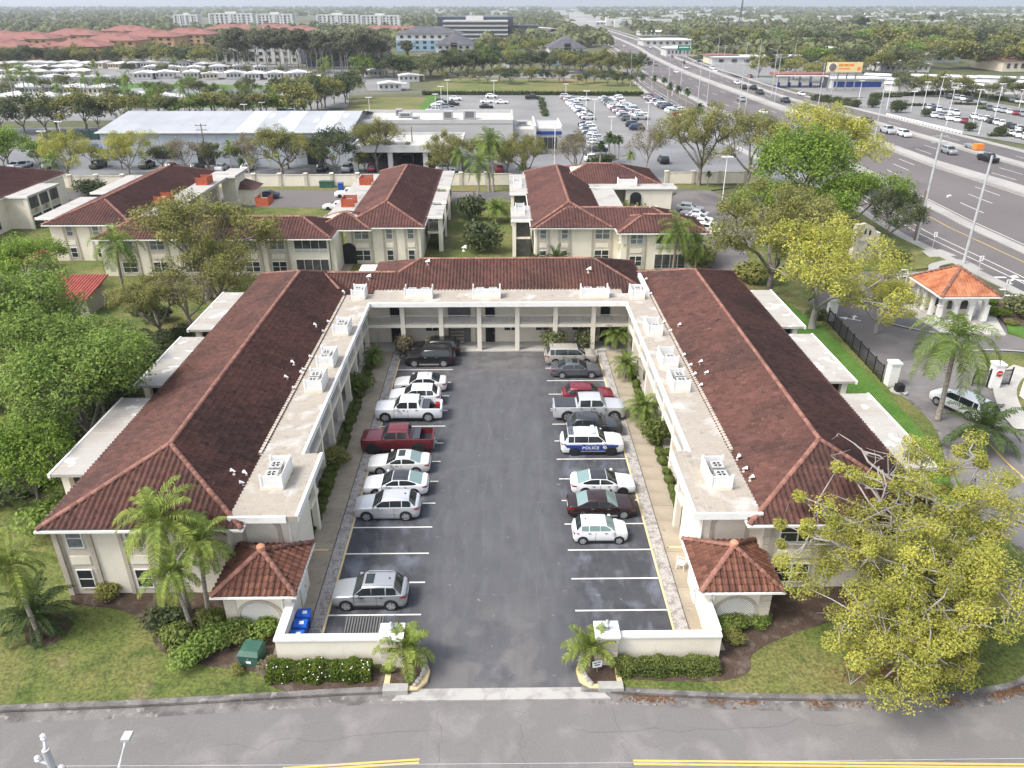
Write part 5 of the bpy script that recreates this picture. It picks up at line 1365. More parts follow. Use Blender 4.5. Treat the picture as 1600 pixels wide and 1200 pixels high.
for i, (px, py) in enumerate(sorted(LB, key=lambda p: -p[1])):
    x, y = at(px, py + 4); ball(min(x, -12.42), y, rr.uniform(.66, .84), 'clipped round shrub by the left walkway, %s from the street' % nth(i))
RB_ = [(1052, 820), (1048, 805), (1044, 792), (1058, 800), (1041, 778), (1056, 785), (1038, 763), (1050, 768), (1033, 751), (1044, 752), (1036, 738), (1022, 722), (1034, 720), (1030, 707), (1043, 708), (1017, 672), (1004, 648), (999, 668), (1030, 690), (987, 620), (993, 612), (985, 603), (994, 597), (980, 588), (989, 585), (976, 575)]
for i, (px, py) in enumerate(sorted(RB_, key=lambda p: -p[1])):
    x, y = at(px, py + 4); ball(max(x, 12.78), y, rr.uniform(.68, .86), 'clipped round shrub by the right walkway, %s from the street' % nth(i))
palm(('pygmy', 0), (*at(585, 572), .05), 'feathery pygmy palm at the far end of the left shrub row', 1.0, .85)
palm(('pygmy', 1), (*at(976, 592), .05), 'feathery pygmy palm at the far end of the right shrub row', 0, 1.1)
palm(('pygmy', 0), (*at(1003, 662), .05), 'full pygmy palm halfway along the right walkway', 2.0, 1.15)
palm(('pygmy', 1), (*at(962, 547), .1), 'small palm with bare stem by the right rear doorway', 1.2, 1.2)
bush('shrub', (*at(1024, 694), .05), (1.7, 1.7, 2.6), 'tall loose shrub with pale stem beside the right gallery')
bush('shrub', (*at(560, 614), .05), (1.5, 1.5, 2.2), 'tall dark shrub with arching stem beside the left gallery')
bush('leaf_olive', (*at(524, 722), .05), (1.6, 1.4, 1.3), 'pale ragged shrub among the clipped shrubs of left walkway', v=1)
for i, (px, py, m, s, w_) in enumerate(((866, 548, 'leaf_far', 1.9, 'right island left of the minivan'), (913, 545, 'leaf_far', 1.9, 'right island above the minivan'), (684, 548, 'leaf_tan', 1.4, 'left island behind the black SUVs'), (632, 552, 'leaf_tan', 1.7, 'left island at the corner post'))):
    bush(m, (*at(px, py), .1), (s, s, s * 1.2), 'airy flowering shrub on the %s' % w_, v=i % 2)
hedge(-12.0, -6.6, 29.35, 30.35, .75, 'hedge', 'bright green hedge with white flowers under the left gate wall', 9000, flowers=70)
hedge(6.4, 11.9, 29.5, 30.35, .70, 'shrub', 'square clipped dark green hedge under the right gate wall', 9000)
palm(('lady', 0), (-4.95, 30.3, .2), 'yellow-green palm leaning over the left gate pillar', 0, 1.35)
palm(('lady', 1), (5.0, 30.2, .2), 'yellow-green palm in front of the right gate pillar', 1, 1.25)
bush('shrub', (-5.8, 29.9, .2), .45, 'tiny green shrub at the foot of the left gate pillar')
# left front garden
palm(('queengold', 0), (-18.1, 34.7, .05), 'tall golden queen palm leaning before the left front wall', 2.9, 1.25)
palm(('queengold', 1), (-16.7, 34.2, .05), 'golden queen palm between the left wing and its pavilion', .9, 1.0)
palm(('queengold', 2), (-17.2, 32.9, .05), 'broad low queen palm nearest the lawn, left of the pavilion', 3.4, .86)
palm(('queengold', 1), (*at(63, 1000), .06), 'leaning palm with pale trunk at the left edge of the lawn', 2.7, .98)
palm(('date', 0), (*at(62, 985), .06), 'dark green date palm behind the leaning palm on the lawn', .3, .95)
bush('leaf_green', (*at(85, 830), .06), (2.6, 2.2, 2.4), 'bright leafy shrub at the outer corner of the left wing', v=1)
for i, (px, py, m, s, t) in enumerate(((172, 935, 'leaf_olive', 1.2, 'spiky pale shrub under the left front windows'), (280, 1010, 'shrub', 1.7, 'dark shrub under the queen palms'), (330, 1015, 'leaf_green', 1.5, 'rounded green shrub beside the green utility box'), (300, 1035, 'leaf_green', 1.4, 'low green shrub at the lawn edge under the palms'), (362, 1000, 'leaf_green', 1.35, 'upright green shrub before the left pavilion lattice'), (418, 990, 'leaf_green', 1.3, 'green shrub between left pavilion and gate wall'), (388, 1005, 'shrub', 1.2, 'dark green shrub behind the utility box'), (335, 985, 'shrub', 1.5, 'dark shrub at the corner of the left pavilion'), (255, 985, 'leaf_dark', 1.8, 'shaded shrub at the foot of the left front wall'),
                                       (1128, 985, 'leaf_green', 1.0, 'low leafy plant by the right gate wall corner'), (1150, 980, 'shrub', 1.2, 'dark leafy plant before the right pavilion lattice'), (1140, 1000, 'leaf_olive', .9, 'pale striped plant at the right wall end'), (1185, 978, 'leaf_green', .9, 'strappy green plant under the right pavilion quoins'), (1138, 968, 'flower', .6, 'pink flowering plant before the right pavilion'), (425, 1045, 'leaf_tan', .8, 'dry grassy tuft at the corner of left gate wall'), (370, 1050, 'leaf_olive', .55, 'grassy tuft left of the utility box'))):
    bush(m, (*at(px, py), .07), (s, s, s * .85), t, v=i % 2)
# ---------------------------------------------------------------- trees round the building
def tr_at(kind, v, px, py, zc, sc, label, rz=None, sxy=None, **kw):
    """crown centre seen at px,py, standing zc above the ground"""
    x, y = at(px, py, zc); return plant(kind, v, (x, y, 0), sc, label, rz=rz, sxy=sxy, **kw)
for i, (k, v, px, py, zc, sc, sxy, lb) in enumerate((
    ('green', 0, 118, 545, 6.5, .92, .85, 'dense green tree nearest the middle side roof of left wing'),
    ('green', 1, 35, 515, 6.5, 1.0, 1.05, 'dense green tree at the left edge above the dark undergrowth'),
    ('green', 2, 120, 600, 6.5, .95, .92, 'full green tree over the nearest left balcony roof'),
    ('bright', 0, 30, 685, 6, .72, .62, 'bright green tree with pale trunk at the left edge'),
    ('bright', 1, 25, 390, 5.5, .7, .75, 'bright green tree before the far left apartment block'),
    ('oak', 0, 310, 380, 7, 1.2, 1.2, 'large olive oak in front of the left rear building'),
    ('tan', 0, 285, 450, 5, .72, .75, 'thin half-bare tree beyond the left wing'),
    ('oak', 1, 335, 425, 5, .8, .8, 'small oak leaning over the far left balcony roof'),
    ('oak', 2, 240, 470, 4.5, .62, .62, 'small olive tree between the shed and the left wing'),
    ('oak', 2, 1215, 375, 7, 1.2, 1.15, 'pale olive oak right of the parked cars beyond right wing'),
    ('yellow', 0, 1285, 425, 6.5, 1.08, 1.2, 'wide yellow-green oak overhanging the entrance drive'),
    ('yellow', 1, 1385, 445, 5.5, .62, .62, 'yellow oak bough nearest the gatehouse'),
    ('bright', 0, 1262, 270, 8, 1.5, 1.35, 'bright green tree between the oaks and the highway'),
    ('bright', 1, 1335, 300, 6.5, 1.0, 1.05, 'bright green tree beside the frontage road sidewalk'),
    ('bright', 2, 1205, 320, 6, .9, .9, 'smaller bright green tree behind the pale olive oak'),
    ('yellow', 1, 1300, 225, 9, 1.5, 1.4, 'tall olive oak in front of the highway lanes'),
    ('dark', 0, 1395, 330, 5, .72, .6, 'dark leaning tree beside the utility poles'),
    ('dark', 1, 1425, 300, 5, .5, .35, 'slim dark tree at the sidewalk by the utility pole'),
    ('tan', 1, 1275, 345, 5, .75, .7, 'half-bare tree with reddish twigs amid the green trees'))):
    tr_at(k, v, px, py, zc, sc, lb, sxy=sxy, rz=i * 1.3)
for k, v, px, py, sc, sxy, lb in (('oak', 2, 1092, 290, 1.35, 1.15, 'oak with dark forked trunk before the cream boundary wall'), ('oak', 0, 1168, 297, 1.35, 1.1, 'broad oak with dark trunk right of the wall pier'), ('oak', 1, 590, 268, .95, 1.0, 'low spreading olive tree before the grey canopy'), ('oak', 0, 442, 278, .95, 1.0, 'spreading olive tree before the blue-white warehouse'), ('dark', 0, 525, 276, .92, .85, 'dark bare-branched tree at the warehouse corner'), ('yellow', 1, 203, 276, .85, .8, 'yellowish tree before the warehouse door'), ('tan', 0, 290, 272, .78, .7, 'small pale tree before the warehouse loading door'), ('tan', 1, 390, 270, .8, .6, 'thin grey tree under the warehouse palm'), ('tan', 1, 900, 282, .95, .95, 'pinkish half-bare tree behind the right rear roof'), ('tan', 0, 1010, 272, 1.05, .8, 'pale blossoming tree beside the dealership cars'), ('oak', 2, 820, 288, .85, .75, 'dull olive tree behind the ridge of right rear building'), ('yellow', 0, 110, 285, .9, .85, 'leaning olive tree behind the cream wall at left'), ('bright', 1, 15, 262, .9, .9, 'bright green tree at left edge of the rear car park'), ('oak', 1, 700, 276, .8, .75, 'olive tree under the tall palms at the wall')):
    plant(k, v, (*at(px, py), 0), sc, lb, sxy=sxy)
for key, px, py, sc, rz, lb in ((('weep', 0), 195, 462, 1.05, .5, 'tall weeping palm left of the big olive oak'), (('weep', 1), 1465, 655, 1.2, 2.0, 'weeping palm with twin trunks over the parked white car'), (('date', 1), 1530, 700, 1.35, 1.0, 'bushy palm beside the weeping palm at right'), (('queen', 0), 747, 338, 1.15, 0, 'tall grey palm between the rear buildings, leftmost of three'), (('queen', 1), 764, 300, 1.2, 1.5, 'tall palm at the boundary wall, left of a pair'), (('queen', 2), 771, 300, 1.25, 4.0, 'tallest palm at the boundary wall, right of a pair'),
                               (('pygmy', 0), 775, 348, 1.7, 0, 'short palm on the lawn between the rear buildings'), (('weep', 1), 1050, 432, 1.0, .2, 'weeping palm with white trunk behind the right wing'), (('weep', 0), 1085, 432, .72, 2.2, 'shaggy palm beside the white-trunked palm'), (('queengold', 1), 972, 418, .62, 0, 'small golden palm before the right rear windows'), (('date', 0), 868, 420, .95, 0, 'dark spiky palm behind the middle roof ridge'), (('date', 1), 838, 420, .75, 2, 'lower dark palm left of the spiky palm'), (('queen', 0), 1402, 340, .72, 0, 'slender palm on the highway sidewalk'), (('queen', 2), 92, 305, .85, 1, 'green palm at the corner of the far left apartment block'), (('queen', 1), 362, 268, .72, 0, 'palm standing against the warehouse wall'), (('sabal', 0), 380, 275, .6, 0, 'small fan palm beside the warehouse palm'), (('sabal', 1), 1105, 292, .5, 0, 'short fan palm at the boundary wall pier'), (('weep', 0), 718, 284, .85, 1, 'shaggy palm left of the tall pair at the wall'), (('queengold', 0), 815, 290, .7, 1, 'golden palm behind the wall near the right rear building'), (('queengold', 2), 985, 270, .7, 2, 'bright yellow-green palm behind the right rear roof')):
    palm(key, at(px, py), lb, rz, sc)
bush('leaf_dark', at(748, 395), (4.2, 4.0, 4.6), 'round dark garden tree on the lawn between rear buildings', 'tree', name='garden_tree')
bush('leaf_dark', at(735, 345), (3.2, 3.0, 4.2), 'dark garden tree below the leftmost tall palm', 'tree', name='garden_tree', v=1)
for i, (px, py, m, s, t) in enumerate(((140, 307, 'leaf_dark', (4.6, 3.4, 3.2), 'dark round shrub mass before the cream wall'), (800, 420, 'shrub', (2, 2, 1.6), 'green shrub at the corner of the right rear building'), (700, 425, 'leaf_olive', (2, 2, 1.3), 'low shrub at the corner of the left rear building'), (570, 408, 'hedge', (2.2, 1, .9), 'bright low hedge under the left rear arch windows'), (600, 408, 'flower', (1.6, .7, .6), 'red ground plants under the left rear windows'), (1040, 440, 'shrub', (3.4, 1.6, 1.2), 'dark hedge along the right rear patio'), (1090, 420, 'leaf_olive', (4, 4, 3.4), 'olive shrub mass behind the right wing roof'), (1170, 440, 'leaf_olive', (4, 3, 2.6), 'rounded olive shrub at the far end of right wing'), (420, 420, 'hedge', (4, 1.2, .9), 'clipped hedge before the left rear windows'), (940, 258, 'leaf_dark', (4, 3, 2.4), 'dark shrub by the dealership corner'), (205, 425, 'shrub', (3, 2.4, 2), 'green shrub at the foot of the weeping palm'), (1585, 490, 'leaf_far', (2.6, 2.4, 2.0), 'dark round shrub right of the gatehouse'), (1555, 494, 'hedge', (1.7, 1.5, 1.0), 'yellow-green shrub beside the gatehouse'), (1548, 478, 'hedge', (1.4, 1.3, 1.0), 'small bright shrub behind the gatehouse corner'), (1612, 500, 'leaf_far', (2.4, 2.4, 1.9), 'shrub at the right edge past the gatehouse'), (1576, 507, 'leaf_olive', (1.0, 1.0, .6), 'tiny pale shrub in the gatehouse bed'), (1395, 408, 'leaf_dark', (2.8, 2.4, 1.7), 'dark shrub beside the pink entrance monument'), (1275, 500, 'leaf_dark', (1.6, 1.6, 1.2), 'dark shrub at the foot of the drive oak'))):
    bush(m, at(px, py), s, t, v=i % 2)
# dark undergrowth beside the left wing: one mass nobody could count
rg = np.random.default_rng(77); cs = []
for (px, py) in ((150, 660), (100, 700), (60, 740), (200, 620), (240, 570), (30, 780), (120, 640), (260, 530), (20, 620), (170, 590), (230, 500)):
    x, y = at(px, py); cs += [(x + rg.normal() * 1.5, y + rg.normal() * 1.5, rg.uniform(.5, 1.4)) for _ in range(5)]
V, F, t = leaf_cloud(rg, cs, rg.uniform(.9, 1.9, len(cs)), 22000, .17, .6)
V[:, 2] = np.maximum(V[:, 2], .05)
tag(link('undergrowth', np_mesh('undergrowth', V, F, M['leaf_dark'], t)), 'dark shrubby undergrowth between the green trees and left wing', 'undergrowth', kind='stuff')
# ---------------------------------------------------------------- the big yellow-green oak on the right corner, grown to the photograph's boughs
def big_oak():
    rg = np.random.default_rng(12); bx, by = at(1432, 985); T = thing('oak_tree', 'huge yellow-green oak with pale bare boughs on the front right lawn', 'tree', (bx, by, 0))
    segs = []; tips = []; root = np.zeros(3); fork = np.array([.2, .3, 2.3])
    segs.append(([root, np.array([.1, .1, 1.2]), fork], [.48, .40, .36]))
    ends = [((1250, 775), 7.0), ((1330, 745), 7.6), ((1345, 700), 8.2), ((1445, 700), 8.0), ((1525, 685), 7.6), ((1570, 745), 7.0), ((1590, 800), 6.4), ((1290, 890), 4.6), ((1360, 850), 6.8), ((1430, 820), 8.4), ((1520, 870), 6.8), ((1590, 930), 5.0), ((1340, 960), 4.6), ((1380, 1010), 4.2), ((1450, 960), 5.6), ((1370, 1070), 2.6), ((1500, 985), 4.6), ((1440, 1040), 3.4), ((1545, 905), 5.8), ((1480, 790), 7.6), ((1400, 760), 7.8), ((1260, 830), 5.8), ((1415, 900), 7.2), ((1330, 1010), 3.2), ((1480, 1050), 2.4)]
    for k, ((px, py), z) in enumerate(ends):
        x, y = at(px, py, z); e = np.array([x - bx, y - by, z])
        m1 = fork + (e - fork) * .38 + np.array([0, 0, .9]) + rg.normal(size=3) * .35; m2 = fork + (e - fork) * .72 + np.array([0, 0, .55]) + rg.normal(size=3) * .35
        r = rg.uniform(.10, .17); q1 = (m1 + m2) / 2 + rg.normal(size=3) * .3; q2 = (m2 + e) / 2 + rg.normal(size=3) * .3; segs.append(([fork, (fork + m1) / 2 + rg.normal(size=3) * .25, m1, q1, m2, q2, e], [r * 1.3, r * 1.15, r, r * .8, r * .6, r * .42, r * .25]))
        for j in range(13):
            t0 = rg.uniform(.35, 1.0); p = m1 + (m2 - m1) * (t0 - .35) / .35 if t0 < .7 else m2 + (e - m2) * (t0 - .7) / .3
            q = p + rg.normal(size=3) * np.array([1.35, 1.35, .7]); segs.append(([p, (p + q) / 2 + rg.normal(size=3) * .12, q], [r * .35, r * .25, r * .12]))
            if rg.uniform() < (.2 if k in (1, 2, 20) else .85): tips.append(q)
            for _ in range(2):
                s = q + rg.normal(size=3) * .55; segs.append(([q, (q + s) / 2 + rg.normal(size=3) * .06, s], [r * .13, r * .09, r * .05]))
        if k not in (1, 2): tips += [e, m2 + rg.normal(size=3) * .4]
    link('trunk', wood_mesh(segs, M['bark_pale'], 6), T)
    tips = np.array(tips)
    V, F, t = leaf_cloud(rg, tips, rg.uniform(.35, 1.05, len(tips)), 130000, .068, .8)
    link('crown', np_mesh('crown', V, F, M['leaf_yellow'], t), T)
big_oak()
# ================================================================ ROOF EQUIPMENT
AC_MESH = {}
def ac_unit(loc, label, rz=0.0, sc=1.0):
    if not AC_MESH:
        AC_MESH['body'] = MB().box(-.4, .4, -.4, .4, .06, .82).box(-.42, .42, -.42, .42, .80, .86).mesh('housing', M['ac'])
        v = MB()
        for k in range(9): v.box(-.36, .36, -.405, -.402, .14 + k * .07, .17 + k * .07)
        AC_MESH['vent'] = v.mesh('louvre', M['gap_grey'])
        f = MB().lathe([(.35, .855), (.36, .875), (.31, .875), (.30, .855)], 18); f.lathe([(.07, .86), (.07, .885), (.02, .89)], 8)
        AC_MESH['ring'] = f.mesh('fan_ring', M['rail'], True)
        AC_MESH['hole'] = MB().lathe([(.31, .85), (.31, .864)], 18).mesh('fan_opening', M['dark'])
        b = MB()
        for k in range(4):
            a = math.pi / 2 * k; b.add([(.05 * math.cos(a + .6), .05 * math.sin(a + .6), .867), (.29 * math.cos(a - .25), .29 * math.sin(a - .25), .867), (.29 * math.cos(a + .35), .29 * math.sin(a + .35), .872)], [(0, 1, 2)])
        AC_MESH['fan'] = b.mesh('fan', M['rail'])
    o = thing('air_conditioner', label, 'air conditioner', loc, rz, 'rooftop air conditioners'); o.scale = (sc,) * 3
    link('housing', AC_MESH['body'], o); link('louvre', AC_MESH['vent'], o); link('fan_opening', AC_MESH['hole'], o); link('fan', AC_MESH['fan'], o); link('fan_ring', AC_MESH['ring'], o)
def screen_box(loc, wx, wy, h, open_side, label, m='vinyl', curb='stucco', posts=True, group='rooftop equipment screens'):
    """a slatted box open on one side ('W','E','N','S'); each panel a part, each board a sub-part"""
    o = thing('equipment_screen', label, 'screen', loc, 0, group)
    sides = {'S': ((-wx / 2, -wy / 2), (wx / 2, -wy / 2)), 'N': ((-wx / 2, wy / 2), (wx / 2, wy / 2)), 'W': ((-wx / 2, -wy / 2), (-wx / 2, wy / 2)), 'E': ((wx / 2, -wy / 2), (wx / 2, wy / 2))}
    c = MB(); t = .06
    for s, (a, b) in sides.items():
        if s == open_side: continue
        mb = MB().bar(a, b, .05, .26, .34).bar(a, b, .05, h - .10, h - .02); p = mb.build('panel', M[m], o)
        n = int(math.hypot(b[0] - a[0], b[1] - a[1]) / .125); dx, dy = (b[0] - a[0]) / n, (b[1] - a[1]) / n
        bm = MB().bar((0, 0), (dx * .86, dy * .86), .035, .24, h).mesh('board', M[m])
        for k in range(n): link('board', bm, p, (a[0] + dx * (k + .07), a[1] + dy * (k + .07), 0))
        MB().bar(a, b, .16, -.02, .22).build('curb', M[curb], o)
    if posts:
        for x, y in ((-wx / 2, -wy / 2), (wx / 2, -wy / 2), (-wx / 2, wy / 2), (wx / 2, wy / 2)): MB().box(x - .06, x + .06, y - .06, y + .06, -.02, h + .07).build('post', M[m], o)
    return o
VENT = {}
def slope_point(px, py, sx):
    z = 6.0
    for _ in range(5):
        x, y = at(px, py, z); z = 5.2 + max(0, (sx * x - 14.55) if sx * x < 20.4 else (26.2 - sx * x)) * .3777
    return x, y, z + .06
def roof_vent(px, py, sx, label, rz):
    if not VENT:
        VENT['pipe'] = MB().tube([(0, 0, -.15), (0, 0, .32)], .06, 8).mesh('pipe', M['duct'], True)
        VENT['hood'] = MB().tube([(-.20, 0, .30), (.02, 0, .40), (.30, 0, .44)], [.05, .10, .22], 10).mesh('hood', M['vinyl'], True)
        VENT['flash'] = MB().lathe([(.20, -.04), (.12, .05), (.07, .1)], 10).mesh('flashing', M['duct'], True)
    x, y, z = slope_point(px, py, sx)
    o = thing('roof_vent', label, 'vent', (x, y, z), rz, 'white vents on the tile roofs'); o.scale = (.62, .62, .62)
    for k in ('pipe', 'hood', 'flash'): link({'flash': 'flashing'}.get(k, k), VENT[k], o)
SCR_L = [(468, 'the far corner'), (524, 'second from the far corner'), (574, 'third from the far corner'), (611, 'fourth from the far corner'), (762, 'the wide block nearest the street')]
for sx in (-1, 1):
    side = 'left' if sx < 0 else 'right'
    for i, (py, w_) in enumerate(SCR_L):
        px = (556, 533, 508, 489, 418)[i] if sx < 0 else (1000, 1022, 1046, 1066, 1140)[i]
        y = at(px, py, 5.62)[1] + .9; x = sx * (13.95 if i < 4 else 13.6)
        ln = (1.7, 2.0, 2.0, 2.2, 2.3)[i]
        screen_box((x, y, 5.62), 1.25, ln, 1.0, 'W' if sx < 0 else 'E', 'white slatted screen on the %s walkway roof, %s' % (side, w_))
        for j in ((0, 1) if i in (0, 3, 4) or sx < 0 else (0,)):
            ac_unit((x - sx * -.12, y - ln * .22 + j * ln * .45, 5.62), 'grey air conditioner inside the %s roof screen, %s, %s unit' % (side, w_, 'nearer' if j == 0 else 'farther'), R(90 * j), .92)
for i, (px, w_) in enumerate(((653, 'left'), (760, 'middle'), (931, 'right'))):
    x, y = at(px, 470, 5.62); y = 73.3
    screen_box((x, y, 5.62), 2.7, 1.25, 1.05, 'N', 'white slatted screen on the rear walkway roof, %s of three' % w_)
    for j in (0, 1): ac_unit((x - .65 + 1.3 * j, y + .1, 5.62), 'grey air conditioner behind the %s rear roof screen, %s unit' % (w_, 'left' if j == 0 else 'right'), 0, .95)
VL = [(538, 460), (515, 507), (507, 522), (494, 512), (487, 562), (476, 582), (459, 571), (449, 594), (461, 611), (385, 745), (366, 742), (380, 760), (473, 587)]
for i, (px, py) in enumerate(VL): roof_vent(px, py, -1, 'small white vent on the left wing roof, %s from the far end' % nth(i), R(20 * (i % 3) + 150))
VR = [(1008, 440), (1015, 463), (1036, 508), (1046, 521), (1060, 512), (1067, 560), (1077, 575), (1093, 570), (1084, 590), (1102, 587), (1093, 607), (1152, 720), (1162, 738), (1172, 752)]
for i, (px, py) in enumerate(VR): roof_vent(px, py, 1, 'small white vent on the right wing roof, %s from the far end' % nth(i), R(20 * (i % 3)))
for i, (px, py) in enumerate(((575, 431), (668, 420), (725, 410), (919, 425))):
    x, y = at(px, py, 6.6); z = 5.35 + (y - 74.9) * .387
    o = thing('roof_vent', 'small white vent on the rear roof, %s from the left' % nth(i), 'vent', (x, y, z), 0, 'white vents on the tile roofs')
    for k in ('pipe', 'hood', 'flash'): link({'flash': 'flashing'}.get(k, k), VENT[k], o)
# ================================================================ SMALL THINGS IN THE COURT
def wheelie_bin(loc, label, rz):
    o = thing('recycling_bin', label, 'bin', loc, rz, 'blue recycling bins behind the left gate wall')
    MB().add([(-.24, -.30, .06), (.24, -.30, .06), (.24, .28, .06), (-.24, .28, .06), (-.31, -.38, .98), (.31, -.38, .98), (.31, .36, .98), (-.31, .36, .98)], [(3, 2, 1, 0), (4, 5, 6, 7), (0, 1, 5, 4), (1, 2, 6, 5), (2, 3, 7, 6), (3, 0, 4, 7)]).build('body', M['bin_blue'], o)
    MB().add([(-.34, -.42, .98), (.34, -.42, .98), (.34, .40, .98), (-.34, .40, .98), (-.30, -.36, 1.07), (.30, -.36, 1.07), (.30, .34, 1.09), (-.30, .34, 1.09)], [(3, 2, 1, 0), (4, 5, 6, 7), (0, 1, 5, 4), (1, 2, 6, 5), (2, 3, 7, 6), (3, 0, 4, 7)]).build('lid', M['bin_lid'], o)
    MB().box(-.12, .12, -.2, .05, 1.075, 1.092).build('label_sticker', M['sign_white'], o)
    for s in (-1, 1): MB().lathe([(.10, -.03), (.10, .03)], 10, (s * .2, .33, .10), 0, 'y').build('wheel', M['tyre'], o)
    MB().tube([(-.22, .42, .98), (.22, .42, .98)], .02, 6).build('handle', M['bin_blue'], o)
for i in range(3): wheelie_bin((-10.95, 31.75 + .82 * i, .11), 'blue recycling bin, %s from the street wall' % nth(i), R(90 + 3 * i))
o = thing('waste_container', 'black ribbed-lid waste container behind the left gate pillar', 'dumpster', (-7.35, 32.0, 0))
MB().add([(-.95, -.62, .05), (.95, -.62, .05), (.95, .62, .05), (-.95, .62, .05), (-1.05, -.75, 1.12), (1.05, -.75, 1.12), (1.05, .75, 1.30), (-1.05, .75, 1.30)], [(3, 2, 1, 0), (4, 5, 6, 7), (0, 1, 5, 4), (1, 2, 6, 5), (2, 3, 7, 6), (3, 0, 4, 7)]).build('body', M['dumpster'], o)
for k in range(2): MB().add([(-1.08 + 1.09 * k, -.80, 1.14), (-.01 + 1.09 * k, -.80, 1.14), (-.01 + 1.09 * k, .78, 1.34), (-1.08 + 1.09 * k, .78, 1.34), (-1.08 + 1.09 * k, -.80, 1.19), (-.01 + 1.09 * k, -.80, 1.19), (-.01 + 1.09 * k, .78, 1.39), (-1.08 + 1.09 * k, .78, 1.39)], [(3, 2, 1, 0), (4, 5, 6, 7), (0, 1, 5, 4), (1, 2, 6, 5), (2, 3, 7, 6), (3, 0, 4, 7)]).build('lid', M['dumpster'], o)
for k in range(14):
    x = -1.0 + k * .153; MB().add([(x, -.78, 1.19), (x + .07, -.78, 1.19), (x + .07, .76, 1.385), (x, .76, 1.385), (x, -.78, 1.235), (x + .07, -.78, 1.235), (x + .07, .76, 1.43), (x, .76, 1.43)], [(4, 5, 6, 7), (0, 1, 5, 4), (1, 2, 6, 5), (2, 3, 7, 6), (3, 0, 4, 7)]).build('rib', M['gap_grey'], o)
o = thing('utility_box', 'green metal utility box on the mulch beside the left gate wall', 'utility box', (*at(396, 1032), .06), R(-8))
MB().box(-.55, .55, -.5, .5, 0, .75).build('cabinet', M['utility_green'], o)
MB().add([(-.6, -.56, .75), (.6, -.56, .75), (.6, .56, .75), (-.6, .56, .75), (-.5, -.3, .92), (.5, -.3, .92), (.5, .5, .95), (-.5, .5, .95)], [(4, 5, 6, 7), (0, 1, 5, 4), (1, 2, 6, 5), (2, 3, 7, 6), (3, 0, 4, 7)]).build('lid', M['utility_green'], o)
MB().box(-.14, .14, -.512, -.505, .22, .40).build('sticker', M['sign_white'], o)
MB().box(-.03, .03, -.54, -.5, .50, .58).build('latch', M['metal'], o)
o = thing('covered_grill', 'round grill under a dark red cover behind the right gate wall', 'grill', (11.35, 31.45, .1))
MB().lathe([(.26, .0), (.34, .45), (.37, .75), (.30, .95), (.12, 1.05), (.02, 1.06)], 14).build('cover', M['red_cover'], o, True)
MB().lathe([(.375, .68), (.385, .72), (.375, .76)], 14).build('cord', M['sign_white'], o)
o = thing('garden_chair', 'white plastic chair leaning by the right pavilion door', 'chair', (11.6, 38.2, .1), R(60))
MB().box(-.24, .24, -.24, .24, .40, .44).build('seat', M['vinyl'], o)
MB().add([(-.24, .22, .44), (.24, .22, .44), (.22, .34, .86), (-.22, .34, .86)], [(0, 1, 2, 3)]).build('backrest', M['vinyl'], o)
for x in (-.22, .22):
    for y in (-.22, .22): MB().tube([(x * 1.15, y * 1.15, 0), (x, y, .42)], .025, 6).build('leg', M['vinyl'], o)
    MB().tube([(x * 1.1, -.2, .42), (x * 1.15, -.2, .62), (x * 1.12, .26, .64)], .022, 6).build('arm', M['vinyl'], o)
o = thing('yard_sign', 'small white real estate sign on a stake in the right planter', 'sign', (5.35, 29.75, .2), R(12)); o.rotation_euler = (R(-8), 0, R(12))
MB().box(-.02, .02, -.015, .015, 0, .5).build('stake', M['metal'], o)
MB().box(-.26, .26, -.02, .0, .32, .72).build('board', M['sign_white'], o)
for k, (a, b, z) in enumerate(((-.2, -.02, .58), (.02, .2, .60), (-.15, .15, .44))): MB().box(a, b, -.026, -.02, z, z + .06).build('print', M['ink'], o)
for k, (px, py) in enumerate(((700, 600), (698, 640), (560, 640), (1000, 690))[:0]): pass
# street lamp and pole tops below the camera at the lower left, with overhead wires
o = thing('utility_pole', 'white concrete utility pole top with insulators at lower left', 'pole', (*at(82, 1200, 9.0), 0))
bx, by = at(82, 1200, 9.0)
MB().tube([(0, 0, 0), (0, 0, 9.9)], [.17, .12], 10).build('pole', M['galv'], o, True)
MB().tube([(-.05, 0, 9.2), (-.42, .05, 9.3)], .05, 6).tube([(0, 0, 9.9), (-.12, .25, 10.1)], .05, 6).build('bracket', M['galv'], o)
for p in ((-.42, .05, 9.3), (-.12, .25, 10.1), (.3, 0, 8.9)): MB().lathe([(.05, 0), (.10, .06), (.06, .12), (.09, .18), (.03, .24)], 8, p).build('insulator', M['sign_white'], o)
MB().box(.10, .36, -.12, .12, 8.5, 8.95).build('fuse_box', M['metal'], o)
o = thing('street_lamp', 'slim white street lamp head rising over the street at lower left', 'street lamp', (*at(187, 1200, 6.5), 0))
MB().tube([(0, 0, 0), (0, 0, 6.6), (.25, .45, 7.5)], .05, 8).build('pole', M['sign_white'], o)
MB().box(.10, .42, .35, .75, 7.46, 7.58).build('lamp_head', M['galv'], o)
for z, px0, px1, nm in ((9.1, 92, 1600, 'upper'), (8.2, 95, 1600, 'lower')):
    a = (bx, by, z); b = (60, by + .4, z - .3); pts = [(a[0] + (b[0] - a[0]) * t, a[1] + (b[1] - a[1]) * t, a[2] + (b[2] - a[2]) * t - 1.2 * t * (1 - t)) for t in np.linspace(0, 1, 14)]
    tag(MB().tube(pts, .008, 5).build('overhead_wire', M['galv']), '%s thin pale overhead wire stretched across the street' % nm, 'wire')
